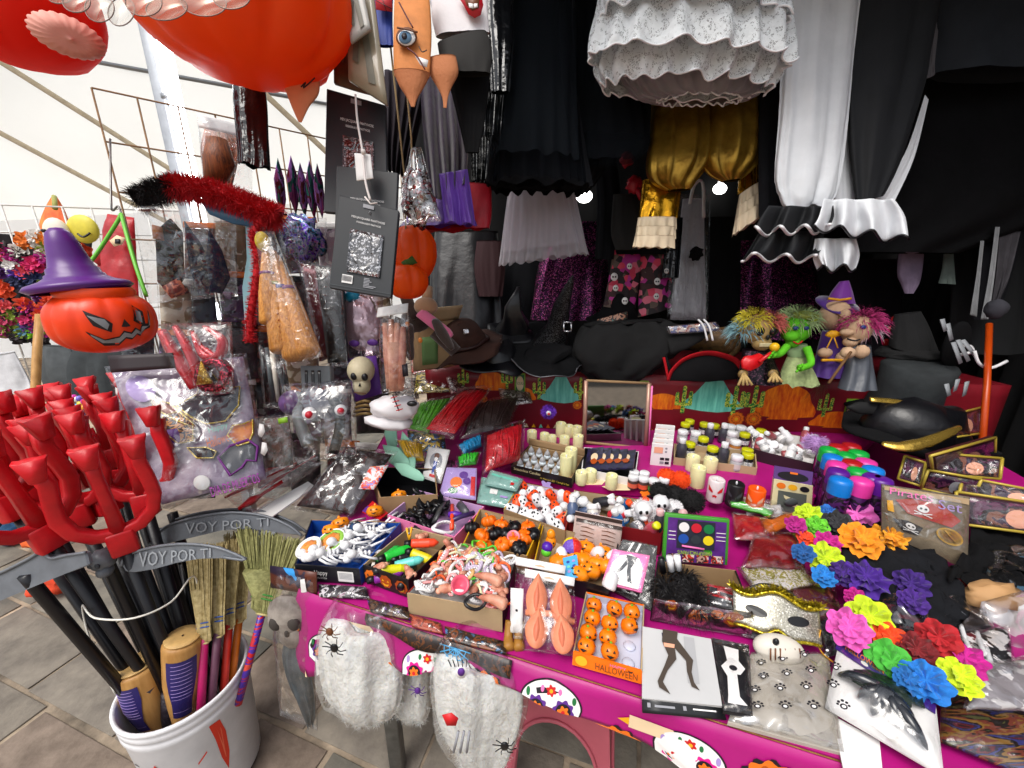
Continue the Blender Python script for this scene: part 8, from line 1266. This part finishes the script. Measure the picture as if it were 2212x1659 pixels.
for k,(qd,z,cols_,lb)in enumerate((([(885,770),(985,765),(985,800),(890,808)],(1.06,1.06,1.0,1.0),['#3a4a8a','#c0483a','#6a3a2a','#d8a888'],'blue and red photo card packet on the left of the red cloth'),([(900,805),(985,800),(985,845),(895,850)],(1.02,1.02,.95,.95),['#8a8a2a','#3a2a1a','#c8b060','#4a4a2a'],'olive face mask packet in clear wrap'),([(965,815),(1025,800),(1035,835),(975,850)],(1.02,1.02,.96,.96),['#c86a70','#d8a8a0','#6a2a30','#e8d0c8'],'pinkish sweet packet beside the long red wig'),([(880,930),(960,940),(965,985),(885,970)],(.9,.9,.86,.86),['#1a5a9c','#c8a83a','#2a2a2a','#4a8ac0'],'blue and yellow wrapped packet under the lime wig'),([(850,820),(900,815),(905,860),(850,865)],(.98,.98,.93,.93),['#5a5a5c','#8a7a70','#2a2422','#a8a09a'],'crumpled clear packet behind the white mask'),([(1075,830),(1140,825),(1150,870),(1085,875)],(.98,.98,.93,.93),['#c8c0bc','#8a7a78','#4a3a3a','#e0dcd8'],'crumpled white topped clear packet against the red cloth'),([(880,985),(1000,995),(1000,1030),(880,1030)],(.84,.84,.81,.81),['#7a3a6a','#3a1a2a','#b03a8a','#5a4a5a'],'dark purple wrapped packet beside the skeleton card'))):
 c=[PZ(x,y,z_)for(x,y),z_ in zip(qd,z)];wrapped('toy_packet',lb,'packet',c,None,.02,FILMT,[('insert',slab(c,.004,6,6,.006,30),PR('toyp%d'%k,cols_,34,.35))],cr=.009,fr=30,seed=k)
t,f,top=obox('cutlery_carton','brown carton with a scrolled logo holding mint green plastic blades',[(800,1008),(940,1012),(945,1068),(820,1075)],.07,[KRAFT]*4,BLACKP);O('logo_scroll',tube(spline([fpanel(top,2,off=.002)[1](u,v)for u,v in((.5,.85),(.6,.5),(.68,.3),(.66,.6),(.58,.8),(.78,.75))],5),.0008,5),pm['brown'],t)
MINT=M('mint_foam','#8cc0a8',.7,var=(9,.15))
for k,(a,b,w)in enumerate((((838,905),(850,975),16),((868,930),(890,1020),18),((825,960),(885,1015),20),((845,1000),(915,1035),14))):p0,p1=PZ(*a,.97-.03*k),PZ(*b,.86);sdv=(p1-p0).cross(V3((0,-1,.4))).normalized()*(w*1.25/PF);O('foam_leaf',plate([p0,p0*.6+p1*.4+sdv,p1*.8+p0*.2+sdv*.8,p1+sdv*.3,p1-sdv*.3,p1*.8+p0*.2-sdv*.8,p0*.6+p1*.4-sdv],None,.006,.002),MINT,label='mint green foam leaf blade standing in the brown carton',cat='foam leaf',group='mint foam leaves')
c0=P(855,880,1.22);t=thing('white_mask','white face mask with stitched scar lying on the wrapped packets','mask',c0-UP*.03);O('face',xf(ell((0,0,0),(.075,.045,.04),20,14,.25,6),c0,(.2,.1,.2)),M('mask_white','#d8d4d6',.4),t);O('second_mask',xf(ell((0,0,0),(.075,.04,.02),18,10,.25,6),c0+V3((-.02,-.01,-.045)),(.1,.2,.2)),M('mask_white','#d8d4d6',.4),t);O('scar',tube(spline([P(848,852,1.17),P(855,870,1.165),P(862,888,1.165)],4),.0022,5),pm['black'],t);[O('stitch',tube([P(844+4*i,860+9*i,1.163),P(858+4*i,856+9*i,1.163)],.0016,5),pm['red'],t)for i in range(4)];O('eye_hole',xf(ell((0,0,0),(.016,.008,.009),10,8),P(890,872,1.165)),BLACKP,t)
c0=PZ(1185,890,.93);t=thing('purple_eye_toy','purple furry toy with one red eye leaning on the red cloth','toy',c0);O('body',join(ell(c0,.022,12,8),fur(ballpts(c0,.02,500,2),.016,.0015,.4,2)),M('toy_purple','#6a30b0',.8),t);O('eye',ell(c0+V3((-.002,-.024,.003)),.011,10,8),WHITE,t);O('iris',ell(c0+V3((-.002,-.033,.003)),.006,8,6),pm['red'],t)
for k,(qd,z,lb,prints)in enumerate((([(925,965),(972,972),(952,1045),(912,1032)],(.9,.9,.83,.83),'white blister card with a small skeleton pen',((circ(.5,.4,.3,.25),'grey'),(circ(.5,.25,.12,.09),'brown'),(rect(.42,.4,.58,.8),'blue'),(circ(.5,.36,.08,.07),'white'),(rect(.35,.82,.65,.9),'red'))),([(965,1010),(1030,1012),(1028,1080),(948,1072)],(.87,.87,.82,.82),'clear packet with an orange pumpkin and purple grapes',((rect(0,0,1,1),'lilac'),(circ(.4,.5,.18,.18),'orange'),(circ(.35,.78,.14,.1),'green'),(circ(.6,.25,.14,.12),'purple'),(circ(.72,.45,.12,.12),'purple'),(rect(.84,.3,.97,.9),'red'))),([(1040,1030),(1125,1048),(1105,1098),(1030,1085)],(.84,.84,.82,.82),'pale teal packets fanned beside the ghost box',((rect(.1,.2,.9,.3),'teal'),(rect(.3,.4,.5,.6),'white'),(rect(.6,.6,.8,.68),'lilac'))),([(1060,1015),(1130,1035),(1115,1060),(1045,1045)],(.86,.86,.85,.85),'upper pale teal packet tucked under the red wig bag',((rect(.1,.2,.9,.35),'teal'),(rect(.75,.5,.85,.7),'red'))))):
 card('blister_card',lb,'packet',qd,z,M('teal_pack','#7fa8a0',.4)if k>1 else WPAP,.004,prints=prints,film=.012)
c=[PZ(x,y,z)for x,y,z in((745,960,.96),(860,975,.92),(760,1120,.80),(625,1100,.80))];wrapped('brown_cape_bag','large crinkled clear bag of dark brown cloth with photo header','wrapped cape',c,None,.04,FILMT,[('cloth',pillow([blerp(c,.06,.06),blerp(c,.94,.06),blerp(c,.94,.94),blerp(c,.06,.94)],.03,14,14,.012,22),M('brown_cape','#2c1c1c',.5,var=(12,.5),bump=(22,.5))),('photo_card',slab([surf(c,.04)(u,v)for u,v in((.72,.28),(1.0,.22),(1.04,.58),(.8,.6))],.003),PR('photo_mix',['#4a4a9a','#e0704a','#c8c8d0','#d84a30','#6a5ab0'],40))],cr=.012,fr=24)
t=thing('red_toy_fork_pack','red plastic toy forks and spoon shapes in a clear sleeve by the scythe','toy forks',PZ(580,1090,.80))
for a,b,r_ in(((485,1075),(640,1000),10),((515,1100),(610,1040),16),((560,1060),(680,985),8),((500,1050),(600,1005),8)):p0,p1=PZ(*a,.82),PZ(*b,.86);O('red_fork',tube([p0,p0*.7+p1*.3,p0*.5+p1*.5,p1],[r_*.5/700,r_*1.3/700,r_*.5/700,r_*.6/700],10,flat=.45),REDP,t)
O('sleeve',pillow([PZ(470,1060,.83),PZ(640,985,.87),PZ(700,1000,.87),PZ(540,1120,.82)],.025,14,14,.006,26),FILMC,t);card('white_backing_strip','long pale grey card strip lying beside the red toy forks','card',[(540,1110),(665,1040),(680,1050),(575,1125)],[.81,.83,.83,.81],WPAP,.004)
for k,(x,y,cc,lb)in enumerate(((716,1147,'#f08a10','orange pumpkin charm with a black face before the brown bag'),(810,1105,'#f0800c','orange oval pumpkin charm beside the red ticket'),(862,1072,'#f0780c','orange jack o lantern ring on the lilac box corner'),(735,1132,'#f08020','orange bat charm half under the skeletons'))):
 put(fp,PZ(x,y,.835),(-.6,0,.2*k),.95,lb,'charm',None,'pumpkin_charm')
p=PZ(768,1140,.835);t=thing('globe_charm','dark green marbled ball charm among the pumpkin charms','charm',p);O('ball',ell(p,.018,14,10),M('globe_green','#1c4a30',.15,var=(60,.6,'#1a2a6a')),t);O('cap',ell(p+UP*.017,(.006,.006,.004),8,6),METAL,t)
for k,(x,y)in enumerate(((835,1092),(850,1082),(822,1100),(875,1080))):p=PZ(x,y,.80);t=thing('metal_badge','round silver rimmed badge on the cloth beside the brown carton','badge',p,'round badges');O('disc',xf(lathe([(0,0),(.018,0),(.018,.006),(0,.007)],20,cap=False),p),[REDP,BLACKP][k%2],t);O('rim',xf(lathe([(.018,0),(.0195,.003),(.017,.0075),(.0165,.006)],20,cap=False),p),M('chrome','#c0c0c4',.15,.9),t)
card('party_ticket','red and purple party ticket card beside the pumpkin charms','card',[(805,1082),(838,1108),(820,1122),(782,1105)],.825,pm['red'],.003,prints=((rect(.0,.5,.5,1),'purple'),(rect(.6,.15,.9,.4),'gold'),(rect(.55,.6,.9,.65),'white')))
t=thing('web_runner','dark halloween runner printed with pumpkins and a blue spider web along the table edge','table runner',skirt(.3,.0));RUN=PR('runner_print',['#1c1210','#2c1a10','#1c1210','#5a3010','#241610','#1a1210'],60,.4)
gr=[skirt(s,(.026+.004*sin(s*40))*j/3,.008)+UP*.004 for j in range(4)for s in[.2+.34*i/40 for i in range(41)]];O('runner',solid(gr,40,3,-e2,.001),RUN,t)
for k in range(8):a=k*pi/7;O('web_print',tube([skirt(.42,.004,.011),skirt(.42+.034*cos(a),.004+.03*sin(a),.011)],.0012,4),pm['sky'],t)
for r_ in(.012,.024):O('web_print',tube([skirt(.42+r_*cos(k*pi/7),.004+r_*sin(k*pi/7),.011)for k in range(8)],.001,4),pm['sky'],t)
for k,(qd,cc,lb)in enumerate((([(688,1262),(790,1268),(798,1292),(690,1287)],['#1a181c','#c8c4c8','#2a262c','#141216'],'black packet with white web print under the skeleton box'),([(792,1292),(882,1312),(886,1338),(800,1320)],['#1c1416','#5a3a20','#2a1c1c','#5a2a80'],'dark packet of brown and purple spiders under the make up box'),([(884,1326),(952,1346),(956,1368),(890,1352)],['#7a2a1c','#a84a34','#5a1c14'],'brick red glitter packet under the box of mouths'),([(960,1352),(1092,1386),(1094,1412),(964,1380)],['#1c1210','#7a3c10','#241610','#3a6a9a'],'dark pumpkin printed packet at the cloth edge under the box of mouths'),([(1600,1300),(1660,1310),(1640,1380),(1600,1370)],['#1c1a1e','#8a8a90','#2a282c'],'smoky packet between the spider box and the glitter mask'))):
 c=[PZ(x,y,.79)for x,y in qd];wrapped('spider_packet',lb,'packet',c,None,.008,FILMC,[('insert',slab(c,.004),PR('edgep%d'%k,cc,45,.4))],cr=.003)
a,b,d_=PZ(878,1140,.86),PZ(890,1138,.86),PZ(884,1166,.835);t=thing('clothes_peg','yellow clothes peg clipped on the make up box','clothes peg',d_);[O('peg_leg',tube([x,(x+d_)/2,d_],.0028,6),pm['yellow'],t)for x in(a,b)];O('spring',ell((a+b)/2*.5+d_*.5,.004,8,6),METAL,t)
# --- bags hanging from the table front
COT=M('cotton_web','#dcdcd8',.95,var=(30,.14),bump=(80,.7,.008),sss=.4);HB=FILM('hanging_film','#ffffff',.10,.06,20,.6)
def cotton(rows,d,lb,seed,extra=()):
 def shr(r,k):xl,yl,xr,yr=r;m_=(xl+xr)/2;return(m_+(xl-m_)*k,yl,m_+(xr-m_)*k,yr)
 t=thing('cobweb_bag',lb,'cobweb bag',P(rows[-1][0],rows[-1][1],d));core=rows[1:];O('cotton_fluff',garment([shr(core[0],.3)]+[shr(r,.9)for r in core[:-1]]+[shr(core[-1],.6)],d+.015,.5,4,.12,64,30,.0,seed,True,.7,.012),COT,t);q=random.Random(seed);gv=t.children[0].data.vertices;O('loose_fibres',fur([(ORG[t.name]+gv[i].co,V3((q.uniform(-1,1),-.5,q.uniform(-1,1))).normalized())for i in[q.randrange(200,len(gv))for _ in range(2400)]],.014,.0003,.9,seed),COT,t)
 for nm,g_,m_ in extra:O(nm,g_,m_,t)
 gb=garment(rows,d,.55,7,.12,72,30,.0,seed+2,True,.6,.014);O('clear_bag',(gb[0],[f_ for f_ in gb[1]if len(f_)<5]),HB,t)
BRO=M('spider_brown','#6a3c20',.5)
def spider(px,py,d,s=1.,m_=BLACKP):p=P(px,py,d);return[('toy_spider',join(ell(p,(.007*s,.004,.009*s),10,8),*[tube([p,p+V3((cos(a)*.012*s,-.002,sin(a)*.012*s)),p+V3((cos(a+.25)*.02*s,0,sin(a+.25)*.02*s))],.0008*s,4)for a in[.4,1.0,2.1,2.7,3.6,4.2,5.2,5.8]]),m_)]
cotton([(730,1290,838,1300),(695,1345,872,1360),(686,1430,882,1450),(700,1495,872,1520),(740,1535,840,1548),(775,1556,800,1556)],.86,'fullest clear bag of white cotton cobweb with an orange spider',1,spider(712,1365,.78,1.1,BRO)+spider(722,1400,.78,1.2))
cotton([(868,1345,905,1350),(850,1400,925,1410),(838,1470,932,1480),(850,1530,928,1535),(880,1553,915,1553)],.9,'narrow clear bag of white cobweb behind the fuller bags',4,spider(902,1492,.84,1.0,pm['purple']))
EYW=[('eye_print',plate([(996+13*cos(a),1452+14*sin(a))for a in[2*pi*i/14 for i in range(14)]],at(.685),.001),pm['white']),('iris_print',plate([(996+8*cos(a),1452+9*sin(a))for a in[2*pi*i/12 for i in range(12)]],at(.682),.001),pm['purple']),('red_print',plate([(955,1545),(975,1540),(990,1552),(985,1568),(965,1568)],at(.69),.001),pm['red'])]+[('claw_print',tube([P(990+12*i,1580,.69),P(980+14*i,1625,.7)],.0025,5),pm['grey'])for i in range(3)]+[('lash_print',tube([P(975+8*i,1440,.684),P(968+10*i,1425,.684)],.001,4),BLACKP)for i in range(5)]
cotton([(965,1365,1090,1390),(935,1420,1130,1440),(930,1500,1138,1520),(945,1570,1115,1600),(985,1640,1085,1660),(1010,1690,1060,1700)],.77,'clear cobweb bag printed with a purple eye hanging before the pink stool',7,EYW+spider(1090,1612,.69,1.1))
c=[P(588,1228,.95),P(684,1242,.9),P(686,1578,.95),P(604,1545,1.0)];t=thing('skull_mask_bag','tall clear bag with a grey skull mask and ragged grey gauze','mask bag',c[2]);s_=surf(c,.012);HC=O('header_card',slab([surf(c,.004)(u,v)for u,v in((-.02,-.02),(1.02,-.02),(1.02,.12),(-.02,.12))],.003),PR('spooky_header',['#1a5aa8','#2a8ad0','#241a30','#5a2a1c','#1c1826'],9,.4),t);O('ghost_print',decal([(.7,.03),(.8,.02),(.84,.1),(.72,.11)],surf(c,.008)),WPAP,HC,smooth=False)
SKG=M('skull_grey','#9c948c',.6,var=(22,.4,'#6a625c'),bump=(40,.3));pc=s_(.45,.26);O('skull_mask',join(ell(pc,(.05,.024,.056),24,16,.12),ell(pc+V3((.004,-.004,-.055)),(.034,.018,.038),18,12,.15)),SKG,t)
for s in(-1,1):O('eye_socket',ell(pc+V3((s*.022,-.018,-.006)),(.015,.010,.019),12,8),M('socket_dark','#3a3430',.8),t)
O('nose_hole',ell(pc+V3((.002,-.021,-.034)),(.006,.004,.010),8,6),MC['socket_dark'],t)
gz=[s_(u,v)for u,v in((.25,.45),(.7,.47),(.9,.62),(.8,.75),(.88,.95),(.78,.97),(.66,.8),(.55,.72),(.35,.7),(.2,.6))];O('ragged_gauze',garment([(618,1375,658,1385,.96),(612,1420,668,1440,.95),(628,1480,676,1490,.94),(650,1530,680,1535,.95),(664,1568,676,1568,.96)],1,.35,6,.3,48,20,.01,2,nz=.012),M('gauze_grey','#4a5054',.85,var=(18,.5),bump=(50,.5)),t);O('clear_bag',pillow(c,.025,cr=.005,fr=26),HB,t)
# --- pink plastic stool under the table
STL=M('stool_pink','#b85a68',.45,var=(6,.15),bump=(40,.08));so_=V3((.165,.86,.014));t=thing('plastic_stool','dusty pink plastic stool with arched sides tucked under the table','stool',so_);hw_,hb_,hz_=.125,.165,.44
def spanel(k):
 a=k*pi/2-.33;Rz=Matrix.Rotation(a,3,'Z');pts=[]
 out=[(-1,0),(-1,1),(1,1),(1,0),(.72,0)]+[(.72*cos(b),.5+.26*sin(b))for b in[pi*i/14 for i in range(15)]]+[(-.72,0)]
 for u,v in out:w=hb_+(hw_-hb_)*v;pts.append(so_+Rz@V3((u*w,-w,v*hz_)))
 return plate(pts,None,.006,n=Rz@V3((0,-1,.1)))
for k in range(4):O('arched_side',spanel(k),STL,t,smooth=False)
Rz=Matrix.Rotation(-.33,3,'Z');O('seat',bev(([so_+Rz@V3(v)for v in box((-hw_-.006,-hw_-.006,hz_-.004),(hw_+.006,hw_+.006,hz_+.02))[0]],box((0,0,0),(1,1,1))[1]),.008),STL,t)
for k in range(4):
 Rz=Matrix.Rotation(k*pi/2-.33,3,'Z');pr_=[so_+Rz@V3((.76*(hb_+(hw_-hb_)*v)*cos(b)/1.,-(hb_+(hw_-hb_)*v)-.003,v*hz_))for b in[pi*i/14 for i in range(15)]for v in[.5+.29*sin(b)]];O('arch_rib',tube([so_+Rz@V3((.76*hb_,-hb_-.003,.005))]+pr_+[so_+Rz@V3((-.76*hb_,-hb_-.003,.005))],.005,6),STL,t)
for o in PROTO:
 for ch in list(o.children):
  for g_ in list(ch.children):bpy.data.objects.remove(g_)
  bpy.data.objects.remove(ch)
 bpy.data.objects.remove(o)
